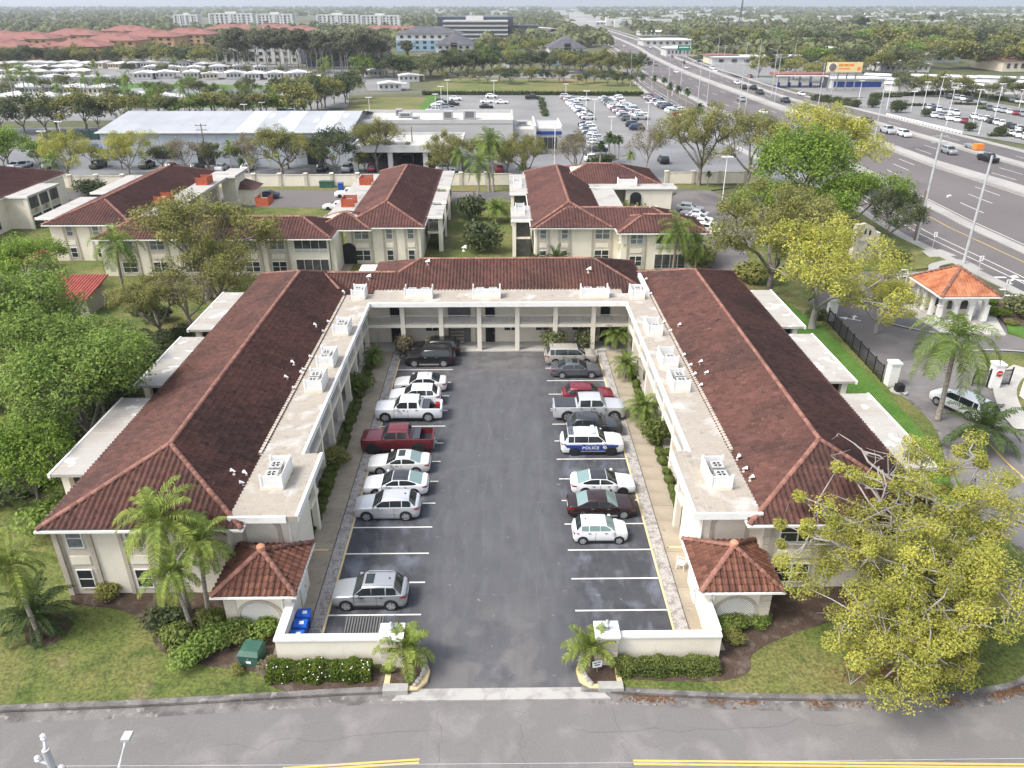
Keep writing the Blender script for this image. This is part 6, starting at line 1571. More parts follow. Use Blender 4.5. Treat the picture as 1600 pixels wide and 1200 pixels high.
# ================================================================ REAR APARTMENT BUILDINGS
def simple_wall(name, T, inv, mb, m):
    o = mb.build(name, M[m], T); o.matrix_parent_inverse = inv; return o
def complex_(label, origin, roofs, walls, slabs, bays_, extra=None, mt='tile_red'):
    T = thing('apartment_building', label, 'building', (*origin, 0)); inv = Matrix.Translation((-origin[0], -origin[1], 0)); before = set(COL.objects)
    def add(o): o.parent = T; o.matrix_parent_inverse = inv; return o
    for (x0, x1, y0, y1, z, rise, ends) in roofs:
        rf, _, _ = hip_roof(None, x0, x1, y0, y1, z, rise, M[mt], caps=2, ends=ends, pitch=.42, row=.5); add(rf)
    for a in walls: add(MB().box(*a).build('wall', M['stucco']))
    for a in slabs:
        f = add(MB().box(*a).build('flat_roof', M['flatroof_far']))
        MB().box(a[0] - .05, a[1] + .05, a[2] - .05, a[2] + .08, a[5] - .3, a[5] + .05).build('gutter', M['white'], f)
    for (cx, y, wd, win, cols) in bays_:
        bay(None, cx, y, wd, win=win, cols=cols, glass=('glass_blind', 'glass'))
    if extra: extra(add)
    for o in set(COL.objects) - before:
        if o.parent is None: add(o)
    return T
def patio(add, cx, y, wd):
    """screened two-storey patio on a south wall"""
    for z in (.25, 3.1):
        o = add(MB().box(cx - wd / 2, cx + wd / 2, y - .05, y + .03, z, z + 2.0).build('screened_patio', M['frame_white']))
        n = 4
        for k in range(n):
            a = cx - wd / 2 + .08 + k * (wd - .08) / n
            MB().box(a, a + (wd - .08) / n - .08, y - .07, y - .03, z + (.55 if z > 1 else .45), z + 1.92).build('pane', M['screen'], o)
            MB().box(a, a + (wd - .08) / n - .08, y - .065, y - .03, z + .08, z + .42).build('kick_panel', M['glass' if z < 1 else 'rail'], o)
def left_extra(add):
    patio(add, -24.3, 97.2, 4.3)
    add(MB().prism([(-21.4, .1), (-19.4, .1)] + [(-20.4 + math.cos(t), 2.0 + 1.0 * math.sin(t)) for t in np.linspace(0, math.pi, 10)], 0, .1).build('arched_doorway', M['dark'])).rotation_euler = (R(90), 0, 0)
    COL.objects[-1]
    for o in COL.objects:
        if o.name.startswith('arched_doorway'): o.location = (0, 102.05, 0)
    for y in (108, 116, 126): add(MB().box(-10.2, -8.0, y, y + 6, 2.6, 2.9).build('balcony_floor', M['stucco'])); add(MB().box(-8.3, -8.15, y, y + 6, 0, 5).build('screen', M['screen'])); add(MB().box(-8.6, -8.0, y - .3, y + .3, 0, 5.1).build('post', M['stucco']))
    add(MB().box(-21.9, -21.2, 97.5, 103, 0, 4.9).build('arch_wall', M['stucco']))
LB_ = complex_('left rear U-shaped apartment building with red tile roofs and orange roof screens', (-36, 98), [(-21.2, -10, 101.5, 140, 5.2, 2.2, (1, 0, 1, 1)), (-52, -21.4, 96.5, 105.5, 5.1, 1.75, (1, 0, 0, 1)), (-24.5, -17, 100.6, 108, 5.15, 1.5, (1, 0, 0, 0)), (-61.8, -49.6, 103.4, 140, 5.2, 2.2, (1, 0, 1, 1))],
    [(-20.6, -10.6, 102.1, 139.4, 0, 5.1), (-51.4, -22, 97.2, 105, 0, 5.0), (-61.2, -50.2, 104, 139.4, 0, 5.1)],
    [(-10.6, -7.9, 107, 114, 5.0, 5.3), (-10.6, -7.9, 116, 123, 5.0, 5.3), (-10.6, -7.9, 126, 140, 5.0, 5.3), (-24, -20.4, 108, 136, 5.1, 5.5), (-50.4, -46.5, 106, 139, 5.1, 5.5), (-64.6, -61.5, 107, 120, 5.0, 5.3), (-64.6, -61.5, 123, 137, 5.0, 5.3), (-48.2, -45.2, 134, 141, 5.2, 5.62)],
    [(-32.1, 97.2, 2.5, (1.8, 1.3), 2), (-28.6, 97.2, 2.5, (1.8, 1.3), 2), (-36, 97.2, 2.5, (1.8, 1.3), 2), (-40, 97.2, 2.5, (1.8, 1.3), 2), (-44, 97.2, 2.5, (1.8, 1.3), 2), (-48, 97.2, 2.5, (1.8, 1.3), 2), (-18.5, 102.1, 2.6, (1.9, 1.4), 2), (-14.8, 102.1, 1.5, (.8, 1.4), 1), (-11.9, 102.1, 1.5, (.8, 1.4), 1), (-58.6, 104, 1.5, (.8, 1.3), 1), (-55.0, 104, 1.5, (.8, 1.3), 1)], left_extra)
for y in (112, 120, 130): simple_wall('column', LB_, Matrix.Translation((36, -98, 0)), MB().box(-47.2, -46.8, y, y + .4, 0, 5.1), 'stucco')
simple_wall('stair_block', LB_, Matrix.Translation((36, -98, 0)), MB().box(-48, -45.6, 135, 140.5, 0, 5.2), 'stucco')
simple_wall('porch_roof', LB_, Matrix.Translation((36, -98, 0)), MB().add([(-46, 136, 2.9), (-42.5, 136, 2.9), (-42.5, 141, 2.9), (-46, 141, 2.9), (-46, 137.5, 4.0), (-46, 141, 4.0)], [(0, 1, 2, 3), (0, 1, 4), (1, 2, 5, 4)]), 'tile_red')
simple_wall('porch_wall', LB_, Matrix.Translation((36, -98, 0)), MB().box(-45.9, -43, 136.5, 140.5, 0, 2.9), 'stucco')
def right_extra(add):
    patio(add, 22.8, 98.9, 4.2)
    for y in (105, 122): add(MB().box(2.0, 4.4, y, y + 8, 2.6, 2.9).build('balcony_floor', M['stucco'])); add(MB().box(2.3, 4.4, y + .1, y + .2, 0, 5).build('screen', M['screen'])); add(MB().box(1.9, 2.4, y - .2, y + .3, 0, 5.1).build('post', M['stucco']))
    a = add(MB().prism([(21.2, .1), (23.0, .1)] + [(22.1 + .9 * math.cos(t), 3.9 + .7 * math.sin(t)) for t in np.linspace(0, math.pi, 10)], 0, .1).build('arched_opening', M['dark'])); a.rotation_euler = (R(90), 0, 0); a.location = (0, 124.5, .2)
RBd = complex_('right rear apartment building with red tile roofs and white roof screens', (15, 101), [(4.3, 15.2, 101, 139, 5.2, 2.2, (1, 0, 1, 1)), (5, 25.5, 101, 109.8, 5.15, 1.7, (1, 0, 0, 1)), (15.6, 27.5, 98.4, 106, 5.15, 1.5, (1, 0, 1, 1)), (8, 27, 126.5, 140.5, 5.3, 2.3, (1, 0, 0, 1))],
    [(4.9, 14.8, 101.7, 138.6, 0, 5.1), (14.8, 25, 101.7, 109.5, 0, 5.05), (16.2, 27, 99, 101.7, 0, 5.05), (10, 26.6, 127.5, 140, 0, 5.2), (20.5, 28, 124.6, 127.4, 0, 5.1)],
    [(1.7, 4.6, 104.5, 113, 5.05, 5.4), (1.7, 4.6, 121, 136, 5.05, 5.4), (14.4, 18.2, 109.4, 127.6, 5.2, 5.55), (14.5, 28.6, 124.3, 127.7, 5.2, 5.57)],
    [(6.0, 101.7, 1.5, (.8, 1.3), 1), (8.9, 101.7, 1.5, (.8, 1.3), 1), (14.0, 101.7, 2.6, (1.9, 1.4), 2), (18.2, 99, 2.3, (1.6, 1.3), 2)], right_extra)
screen_box((20.8, 126.0, 5.57), 2.9, 1.3, 1.15, 'N', 'white slatted screen on the far flat roof of right rear building', group=None)
screen_box((21.5, 111.5, 4.4), 3.0, 1.2, 1.15, 'N', 'white slatted screen beside the courtyard shrub of right rear building', group=None)
MB().box(20, 23, 110.9, 112.1, 0, 4.4).build('screen_platform', M['stucco']); o = COL.objects[-1] if False else bpy.data.objects['screen_platform']; o.parent = RBd; o.matrix_parent_inverse = Matrix.Translation((-15, -101, 0))
for i, y in enumerate((108.5, 126)): 
    screen_box((3.0, y, 5.4), 1.2, 2.6, 1.1, 'E', 'white slatted screen on the west flat roof of right rear building, %s' % ('nearer' if i == 0 else 'farther'), group=None)
    ac_unit((3.05, y + .3, 5.4), 'air conditioner in the west roof screen of right rear building, %s' % ('nearer' if i == 0 else 'farther'))
bush('shrub', (19.6, 119.5, 0), (3.5, 5, 4.9), 'clipped green courtyard shrub inside the right rear building')
for i, (px, py, s, t) in enumerate(((255, 318, -1, 'left wing of the left rear building, nearer'), (318, 288, -1, 'left wing of the left rear building, farther'), (545, 322, 1, 'right wing of the left rear building, nearer'), (572, 288, 1, 'right wing of the left rear building, farther'), (412, 320, 0, 'middle range of the left rear building'))):
    x, y = at(px, py, 5.5); screen_box((x, y + .6, 5.5), 1.8, 2.6, 1.2, 'W' if s < 0 else 'E' if s > 0 else 'N', 'orange painted roof screen on the ' + t, 'orange_paint', 'orange_paint', group='orange roof screens')
    ac_unit((x, y + .6, 5.5), 'air conditioner behind the orange screen on the ' + t)
def far_left_extra(add):
    for z in (.3, 3.0):
        for k in range(3):
            y = 121.2 + 3 * k
            o = add(MB().box(-73.62, -73.5, y, y + 2.6, z, z + 1.9).build('screened_balcony', M['frame_white']))
            for j in range(3): MB().box(-73.48, -73.42, y + .08 + j * .84, y + .80 + j * .84, z + .1, z + 1.8).build('pane', M['screen'], o)
        for (y, wd) in ((114.5, 1.6), (117.5, 1.8)): add(window(None, (-77.05, y, z + 1.1), wd, 1.3, 'E', 2, 2, 'screen'))
    for y in (120.9, 123.95, 126.95, 130): add(MB().box(-74.0, -73.4, y - .2, y + .2, 0, 5.0).build('post', M['stucco']))
complex_('far left cream apartment block with screened corner balconies', (-82, 112), [(-92, -76.5, 108, 139.5, 5.2, 2.6, (1, 0, 0, 1))], [(-91, -77.1, 108.6, 139, 0, 5.1), (-77.2, -74.2, 121, 130, 0, 4.95)], [(-77, -73.2, 120.6, 130.4, 4.95, 5.25)], [], far_left_extra)
o = thing('garden_shed', 'small shed with bright red metal tile roof among the left trees', 'shed', (-49, 85, 0))
MB().box(-2.3, 2.3, -2.2, 2.2, 0, 2.3).build('wall', M['stucco_dark'], o)
rf = MB().add([(-2.8, -2.9, 2.3), (2.8, -2.9, 2.3), (2.8, 2.9, 3.3), (-2.8, 2.9, 3.3), (-2.8, -2.9, 2.2), (2.8, -2.9, 2.2), (2.8, 2.9, 3.2), (-2.8, 2.9, 3.2)], [(0, 1, 2, 3), (4, 5, 1, 0), (5, 6, 2, 1), (6, 7, 3, 2), (7, 4, 0, 3)]).build('roof', M['shed_red'], o)
for k in range(16): MB().tube([(-2.7 + k * .36, -2.92, 2.32), (-2.7 + k * .36, 2.9, 3.32)], .06, 6).build('roof_rib', M['red_cover'] if k % 4 == 0 else M['shed_red'], rf)
o = thing('garden_shed', 'red roofed shed almost hidden by the trees at the left edge', 'shed', (*at(40, 425), 0)); MB().box(-2, 2, -2, 2, 0, 2.2).build('wall', M['stucco_dark'], o); MB().add([(-2.6, -2.6, 2.2), (2.6, -2.6, 2.2), (2.6, 2.6, 2.2), (-2.6, 2.6, 2.2), (0, 0, 3.4)], [(0, 1, 4), (1, 2, 4), (2, 3, 4), (3, 0, 4)]).build('roof', M['shed_red'], o)
# ================================================================ BOUNDARY WALL
def boundary(px0, px1, py0, py1, n, label):
    a, b = at(px0, py0), at(px1, py1); T = thing('boundary_wall', label, 'wall', ((a[0] + b[0]) / 2, (a[1] + b[1]) / 2, 0)); inv = Matrix.Translation((-(a[0] + b[0]) / 2, -(a[1] + b[1]) / 2, 0))
    for k in range(n):
        p = (a[0] + (b[0] - a[0]) * k / n, a[1] + (b[1] - a[1]) * k / n); q = (a[0] + (b[0] - a[0]) * (k + 1) / n, a[1] + (b[1] - a[1]) * (k + 1) / n)
        for nm, m, w_, z0, z1 in (('panel', 'stucco', .2, 0, 2.15), ('coping', 'stucco_trim', .34, 2.15, 2.27)):
            o = MB().bar(p, q, w_, z0, z1).build(nm, M[m], T); o.matrix_parent_inverse = inv
        for nm, m, w_, z0, z1 in (('pier', 'stucco_trim', .62, 0, 2.42), ('pier_cap', 'stucco', .8, 2.42, 2.56)):
            o = MB().box(p[0] - w_ / 2, p[0] + w_ / 2, p[1] - w_ / 2, p[1] + w_ / 2, z0, z1).build(nm, M[m], T); o.matrix_parent_inverse = inv
boundary(-260, 800, 296, 289, 26, 'long cream boundary wall with square piers behind the left rear building')
boundary(1040, 1205, 287, 286, 4, 'cream boundary wall with brick-coloured piers under the right oaks')
for i, (px, py, m, t, cat, nm) in enumerate(((511, 293, 'utility_green', 'dark green dumpster against the cream boundary wall', 'dumpster', 'dumpster'), (533, 296, 'bin_blue', 'blue bin standing by a white post at the boundary wall', 'bin', 'rubbish_bin'))):
    o = thing(nm, t, cat, at(px, py) + (0,)); w_ = 1.3 if i == 0 else .45
    MB().box(-w_, w_, -.6, .6, .1, 1.15).build('body', M[m], o); MB().box(-w_ - .05, w_ + .05, -.66, .66, 1.15, 1.26).build('lid', M[m], o)
# ================================================================ GATEHOUSE, FENCE, MONUMENT
def gatehouse():
    cx, cy = 51.6, 82.2; T = thing('gatehouse', 'white arched gatehouse with bright orange hipped tile roof', 'gatehouse', (cx, cy, 0), R(0)); h = 3.0
    rf, _, _ = hip_roof(T, -3.3, 3.3, -3.6, 3.6, 3.35, 2.3, M['tile_orange'], caps=2, pitch=.33, row=.40, amp=.06)
    for r_ in rf.children:
        if r_.name.startswith('ridge_tile'): pass
    MB().box(-2.7, 2.7, -2.9, 2.9, .08, .25).build('plinth', M['concrete'], T)
    def arcade(n, x0, x1, f):
        wd = (x1 - x0) / n
        for k in range(n):
            c = x0 + wd * (k + .5); r = wd * .33; top = 2.15
            pts = [(c + r, .25)] + [(c + r * math.cos(t), top + r * math.sin(t)) for t in np.linspace(0, math.pi, 9)] + [(c - r, .25)]
            outer = [(c + wd / 2, .25), (c + wd / 2, 3.2), (c - wd / 2, 3.2), (c - wd / 2, .25)]
            mb = MB()
            ring = outer[:1] + [(c + wd / 2, top + .2)] * 1 + [(c + wd / 2 * (1 - 2 * i / 6), 3.2) for i in range(7)] + [(c - wd / 2, top + .2), outer[3]]
            inner = [pts[0]] + pts[1:10] + [pts[-1]]
            for i in range(10):
                a, b, c1, d = ring[i], ring[i + 1], inner[i + 1], inner[i]
                mb.add([f(a[0], 0, a[1]), f(b[0], 0, b[1]), f(c1[0], 0, c1[1]), f(d[0], 0, d[1]), f(a[0], .3, a[1]), f(b[0], .3, b[1]), f(c1[0], .3, c1[1]), f(d[0], .3, d[1])], [(0, 1, 2, 3), (7, 6, 5, 4), (2, 6, 7, 3)])
            mb.build('arch', M['white'], T)
    arcade(3, -2.6, 2.6, lambda u, d, z: (u, -2.8 + d, z)); arcade(3, -2.5, 2.5, lambda u, d, z: (-2.6 + d, u, z)); arcade(3, -2.5, 2.5, lambda u, d, z: (2.6 - d, u, z)); arcade(3, -2.6, 2.6, lambda u, d, z: (u, 2.8 - d, z))
    for k in range(4):
        x = -2.6 + 5.2 * k / 3; MB().box(x - .26, x + .26, -2.92, -2.56, .25, 2.0).build('column', M['white'], T); MB().box(x - .30, x + .30, -2.98, -2.5, 2.0, 2.12).build('capital', M['white'], T)
    MB().box(-1.6, 1.6, -1.5, 1.6, .25, 3.1).build('booth', M['stucco'], T)
    for x in (-.7, .8): MB().box(x - .4, x + .4, -1.54, -1.49, 1.2, 2.3).build('booth_window', M['glass'], T)
    MB().box(-1.64, -1.59, -.6, .8, 1.1, 2.4).build('booth_window', M['glass'], T)
gatehouse()
# iron fence in panels with a pillar at its near end
def fence_run(pts, label, npan):
    T = thing('iron_fence', label, 'fence', (*pts[0], 0)); inv = Matrix.Translation((-pts[0][0], -pts[0][1], 0)); L_ = resample(pts, npan + 1)
    def add(mb, n_, m): o = mb.build(n_, M[m], T); o.matrix_parent_inverse = inv; return o
    for a, b in zip(L_[:-1], L_[1:]):
        mb = MB().bar(a, b, .04, 1.55, 1.60).bar(a, b, .04, .22, .27)
        n = 15
        for k in range(1, n): p = (a[0] + (b[0] - a[0]) * k / n, a[1] + (b[1] - a[1]) * k / n); mb.box(p[0] - .012, p[0] + .012, p[1] - .012, p[1] + .012, .1, 1.7)
        add(mb, 'panel', 'black_metal')
    for a in L_: add(MB().box(a[0] - .05, a[0] + .05, a[1] - .05, a[1] + .05, 0, 1.85), 'post', 'black_metal')
    return T
fp = resample([(p[0] - .55, p[1]) for p in ats([(1300, 505), (1340, 549), (1385, 597)])], 3)
fence_run(fp, 'black iron fence of panels along the entrance drive', 8)
def pillar(loc, label, h=2.3, w_=.42, m='white'):
    o = thing('gate_pillar', label, 'pillar', (*loc, 0)); MB().box(-w_, w_, -w_, w_, 0, h).build('shaft', M[m], o); MB().box(-w_ - .1, w_ + .1, -w_ - .1, w_ + .1, h, h + .16).build('cap', M[m], o)
    for k in range(6): MB().box(-w_ - .015, w_ + .015, -w_ - .015, w_ + .015, .2 + k * .36, .47 + k * .36).build('course', M[m], o)
    return o
pillar(at(1390, 602), 'white square pillar at the near end of the iron fence'); pillar(at(1297, 500), 'white square pillar at the far end of the iron fence')
pp = at(1550, 604); pillar(pp, 'white gate pillar carrying a red stop sign')
o = thing('stop_sign', 'red octagonal stop sign on the white gate pillar', 'sign', (pp[0], pp[1] - .47, 1.55))
MB().lathe([(.36, -.02), (.36, .02)], 8, (0, 0, 0), 0, 'y').build('rim', M['sign_white'], o).rotation_euler = (0, R(22.5), 0)
MB().lathe([(.33, -.03), (.33, .0)], 8, (0, 0, 0), 0, 'y').build('plate', M['sign_red'], o).rotation_euler = (0, R(22.5), 0)
flat_text('STOP', .22, (0, -.04, 0), 0, M['sign_white'], 'lettering', o, .003, R(90))
for dx, nm in ((-1.15, 'left'), (1.15, 'right')): fence_run([(pp[0] + dx * .45, pp[1]), (pp[0] + dx * 1.5, pp[1] + .3)], 'short black iron gate leaf %s of the stop sign' % nm, 1)
pillar(at(1604, 622), 'white gate pillar at the right edge beside the curved path')
o = thing('gate_motor', 'black gate motor at the foot of the white fence pillar', 'gate motor', (*at(1404, 612), 0)); MB().box(-.35, .35, -.3, .3, .1, .75).build('housing', M['black_metal'], o); MB().lathe([(.3, .75), (.26, .85), (.1, .9)], 10).build('cover', M['black_metal'], o, True); MB().lathe([(.8, -.08), (.8, .09)], 14).build('plinth', M['pale_concrete'], o)
o = thing('entrance_monument', 'pink stuccoed entrance monument wall with little windows', 'monument', (50.8, 103.6, 0), R(12))
MB().prism([(-1.8, 0), (1.6, 0), (1.6, 3.4), (.6, 4.6), (-.7, 5.2), (-1.8, 5.0)], 0, .45).build('wall', M['stucco_trim'], o).rotation_euler = (R(90), 0, 0)
MB().box(-2.1, -1.5, -.6, .2, 0, 5.1).box(1.3, 2.0, -.3, 1.6, 0, 3.7).build('pier', M['stucco_trim'], o)
for (x, z) in ((-.6, 3.7), (.15, 3.5), (.3, 1.5)): MB().box(x - .14, x + .14, -.5, -.44, z, z + .7).build('window_slot', M['dark'], o)
MB().box(-1.6, .9, -.56, -.44, 2.7, 2.85).build('band', M['stucco_dark'], o)
for x in (2.4, 3.2): MB().lathe([(.25, 0), (.3, .3), (.12, .5), (.2, .8), (.3, 1.1), (.05, 1.3)], 10, (x, -.6, 0)).build('urn', M['white'], o, True)
def sedge(px, py, h, label): 
    o = thing('road_sign', label, 'sign', (*at(px, py), 0)); MB().box(-.03, .03, -.03, .03, 0, h).build('post', M['galv'], o); MB().box(-.25, .25, -.05, -.02, h - .7, h).build('plate', M['sign_white'], o); MB().box(-.04, .04, -.056, -.05, h - .6, h - .1).build('print', M['ink'], o)
sedge(1456, 390, 2.6, 'small white road sign beside the frontage road'); sedge(1526, 432, 2.8, 'small white road sign behind the gatehouse'); sedge(1568, 466, 2.4, 'thin white delineator sign at the crosswalk')
o = thing('flag_banner', 'dark blue slanted banner pole left of the gatehouse', 'banner', (*at(1427, 477), 0)); MB().tube([(0, 0, 0), (.25, 0, 3.0)], .04, 6).build('pole', M['metal'], o); MB().add([(.05, 0, .7), (.35, 0, .7), (.55, 0, 3.0), (.25, 0, 3.0)], [(0, 1, 2, 3)]).build('cloth', M['c_navy'], o)
o = thing('barrier_gate', 'white and yellow barrier gate left of the gatehouse', 'barrier', (*at(1424, 447), 0)); MB().box(-.25, .25, -.25, .25, 0, 1.1).build('cabinet', M['paint_yellow'], o); MB().box(.2, 3.6, -.04, .04, .95, 1.07).build('arm', M['sign_white'], o); MB().box(-.9, -.8, -.05, .05, 0, 2.2).box(-1.9, -1.8, -.05, .05, 0, 2.2).box(-1.9, -.8, -.05, .05, 2.1, 2.2).build('rack', M['sign_white'], o)
make_car('van', 'white', 'white van parked under the weeping palm by the entrance', 'van', (*at(1498, 640), 0), R(115))
# ================================================================ THE MIDDLE AND FAR DISTANCE
def hgt(px, py, ptop):
    """height of a thing standing at px,py whose top is seen at ptop"""
    y = at(px, py)[1]; d = _fw * CAM_F + _rt * (px - 800) - _up * (ptop - 600)
    return CAM_H + d[2] * y / d[1]
def block(T, x0, x1, y0, y1, z0, z1, m, name='wall'): return MB().box(x0, x1, y0, y1, z0, z1).build(name, M[m], T)
WIN = {}
def win_grid(T, x0, x1, y, z0, z1, nc, nr, fw=.6, fh=.6, m='glass', name='window', face=0):
    """rows of windows proud of a south wall"""
    w_, h_ = (x1 - x0) / nc * fw, (z1 - z0) / nr * fh; k = (round(w_, 2), round(h_, 2), m)
    if k not in WIN: WIN[k] = MB().box(-w_ / 2, w_ / 2, -.08, .05, -h_ / 2, h_ / 2).mesh(name, M[m])
    for i in range(nc):
        for j in range(nr): link(name, WIN[k], T, (x0 + (x1 - x0) * (i + .5) / nc, y, z0 + (z1 - z0) * (j + .5) / nr))
def hip(T, x0, x1, y0, y1, z, rise, m, o=.6):
    x0 -= o; x1 += o; y0 -= o; y1 += o; h = min(x1 - x0, y1 - y0) / 2; zt = z + rise
    A, B = ((x0 + h, y0 + h, zt), (x1 - h, y0 + h, zt)) if x1 - x0 >= y1 - y0 else ((x0 + h, y0 + h, zt), (x0 + h, y1 - h, zt))
    f = [(0, 1, 5, 4), (1, 2, 5), (2, 3, 4, 5), (3, 0, 4)] if x1 - x0 >= y1 - y0 else [(0, 1, 4), (1, 2, 5, 4), (2, 3, 5), (3, 0, 4, 5)]
    return MB().add([(x0, y0, z), (x1, y0, z), (x1, y1, z), (x0, y1, z), A, B], f + [(3, 2, 1, 0)]).build('roof', M[m], T)
# --- warehouse
T = thing('warehouse', 'long pale blue metal warehouse with white ridged roof', 'warehouse', (-60, 175, 0))
def L0(o, c=(-60, 175)): o.matrix_parent_inverse = Matrix.Translation((-c[0], -c[1], 0)); return o
for k in range(13):
    a = -87 + k * 4.2; L0(block(T, a + .03, a + 4.17, 175, 175.3, 0, 7.0, 'metal_blue', 'wall_panel'))
L0(block(T, -86.9, -32.5, 175.3, 208, 0, 6.95, 'metal_blue'))
for k in range(13):
    a = -87.6 + k * 4.26
    L0(MB().add([(a + .02, 174.5, 7.0), (a + 4.24, 174.5, 7.0), (a + 4.24, 192, 9.3), (a + .02, 192, 9.3), (a + .02, 209, 7.0), (a + 4.24, 209, 7.0)], [(0, 1, 2, 3), (3, 2, 5, 4)]).build('roof_panel', M['metal_white' if k < 6 else 'metal_blue' if k % 2 else 'metal_white'], T))
L0(block(T, -87.7, -32.2, 174.35, 174.5, 6.8, 7.08, 'white', 'gutter'))
for x, w_, z1 in ((-76, 6.0, 3.0), (-66.6, 3.6, 3.6), (-42.5, 3.6, 3.4)): L0(block(T, x, x + w_, 174.86, 175.0, .05 if w_ < 5 else 1.4, z1, 'dark', 'loading_door'))
for k, x in enumerate((-46, -50, -53, -38, -42, -36)): L0(MB().add([(x, 178 + k % 3 * 4, 7.52 + k % 3 * .53), (x + 1.1, 178 + k % 3 * 4, 7.52 + k % 3 * .53), (x + 1.1, 181 + k % 3 * 4, 7.92 + k % 3 * .53), (x, 181 + k % 3 * 4, 7.92 + k % 3 * .53)], [(0, 1, 2, 3)]).build('skylight', M['sign_white'], T))
# --- dealership building with its canopy
T = thing('dealership', 'grey flat-roofed dealership building with parapet and rooftop units', 'building', (-15, 188, 0))
D = lambda o: L0(o, (-15, 188))
D(block(T, -34, 3.2, 188, 207, 0, 7.0, 'wall_grey')); D(block(T, -33.6, 2.8, 188.4, 206.6, 6.9, 7.02, 'roof_gravel', 'flat_roof'))
for a in ((-34, 3.2, 187.9, 188.3), (-34, 3.2, 206.7, 207.1), (-34.1, -33.7, 188.3, 206.7), (2.9, 3.3, 188.3, 206.7)): D(block(T, *a, 6.9, 7.75, 'wall_grey', 'parapet'))
D(block(T, 3.3, 8.2, 190, 205, 0, 5.2, 'wall_grey')); D(block(T, 3.4, 8.1, 190.2, 204.8, 5.2, 5.3, 'roof_gravel', 'flat_roof'))
D(block(T, 8.4, 14.6, 189, 203, 0, 5.6, 'wall_grey')); D(block(T, 8.3, 14.7, 188.8, 189.05, 4.3, 5.0, 'sign_blue', 'fascia')); D(block(T, 8.2, 8.6, 186.5, 203.2, 0, 6.6, 'siding_white', 'fin_wall')); D(block(T, 14.5, 14.8, 188.9, 203.2, 0, 6.2, 'siding_white', 'fin_wall'))
for k in range(4): D(block(T, 9.2 + k * 1.15, 10.2 + k * 1.15, 188.9, 189.02, 1.0, 3.6, 'glass', 'window'))
for k in range(5): D(block(T, 3.7 + k * .85, 4.4 + k * .85, 189.9, 190.02, .6, 2.6, 'glass', 'window'))
for i, (x, y, sx_, sz) in enumerate(((-23, 198, 1.6, 1.2), (-20, 193.5, .8, .9), (-12.4, 195, 1.2, 1.9), (-7.2, 195, 1.5, 2.0), (5.5, 196, 1.3, 1.2), (-25, 202, .8, 1.5))):
    o = thing('rooftop_unit', 'grey rooftop unit on the dealership roof, %s from the left' % nth([5, 1, 2, 3, 4, 0].index(i) if False else i), 'rooftop unit', (x, y, 7.02 if i != 4 else 5.3), 0, 'dealership rooftop units'); o['label'] = ['low wide unit at the left of the dealership roof', 'small unit at the front left of the dealership roof', 'dark-sided unit in the middle of the dealership roof', 'tall pale unit right of the middle on the dealership roof', 'unit on the lower dealership roof beside the blue fascia', 'small tall vent unit at the back left of the dealership roof'][i]
    block(o, -sx_, sx_, -1, 1, .15, sz, 'metal_white', 'housing'); block(o, -sx_ * .7, sx_ * .7, -1.03, -1.0, .4, sz - .2, 'gap_grey', 'louvre'); block(o, -sx_ + .1, sx_ - .1, -.8, .8, 0, .15, 'gap_grey', 'base')
T = thing('canopy', 'flat grey drive-in canopy on pillars before the dealership', 'canopy', (-19.5, 174, 0))
D = lambda o: L0(o, (-19.5, 174))
D(block(T, -31, -8, 166, 184, 4.2, 5.0, 'wall_grey', 'deck')); D(block(T, -30.5, -8.5, 166.5, 183.5, 4.9, 5.02, 'roof_gravel', 'flat_roof'))
for a in ((-31.1, -7.9, 165.9, 166.3), (-31.1, -7.9, 183.7, 184.1), (-31.1, -30.7, 166.3, 183.7), (-8.3, -7.9, 166.3, 183.7)): D(block(T, *a, 4.1, 5.5, 'siding_white', 'fascia'))
for x in (-30.4, -23, -15.6, -8.6): D(block(T, x - .5, x + .5, 166.4, 167.4, 0, 4.2, 'siding_white', 'pillar'))
D(block(T, -30, -9, 183, 183.3, 0, 4.2, 'dark', 'shopfront'))
# --- cars too far off to show separate parts: one mesh, painted per car
FAR = {}
def far_mesh(kind):
    if kind not in FAR:
        c = CAR[kind]; mb = MB(); vs, fs, st = car_body(c, kind); mb.add(vs, fs, 0)
        cs, r = cabin(c); vs, fs = loft(r, True); mb.add(vs, fs, 0)
        glass_strip(mb, r[0], r[1], .03, .95, .02, 1); glass_strip(mb, r[4], r[3], .1, .92, .02, 1)
        for s in (0, 1):
            for i in (1, 2):
                P = (lambda a, k: r[a][k] if s == 0 else r[a][7 - k]); q = [P(i, 0), P(i + 1, 0), P(i + 1, 1), P(i, 1)]
                quad_pane(mb, *q, .03, .97, .25, .92, -.02 if s else .02, 1)
        for sx in (1, -1):
            for sy in (1, -1): mb.lathe([(c['r'], -.11), (c['r'], .11)], 10, (sx * c['wb'] / 2, sy * (c['W'] / 2 - .09), c['r']), 2, 'y')
        FAR[kind] = mb.mesh('car', [M['c_white'], M['car_glass'], M['tyre']], True, 32)
    return FAR[kind]
PAL = ['white', 'white', 'white', 'silver', 'silver', 'lightsilver', 'grey', 'darkgrey', 'black', 'red', 'navy', 'pearl']
CN = {'lightsilver': 'pale silver', 'darkgrey': 'dark grey', 'pearl': 'off-white', 'navy': 'navy', 'beige': 'beige'}
rc = random.Random(9)
def far_car(kind, paint, x, y, rz, label, group):
    o = link('car', far_mesh(kind), None, (x, y, .0), rz); o.material_slots[0].link = 'OBJECT'; o.material_slots[0].material = M['c_' + paint]
    return tag(o, label, 'car', group)
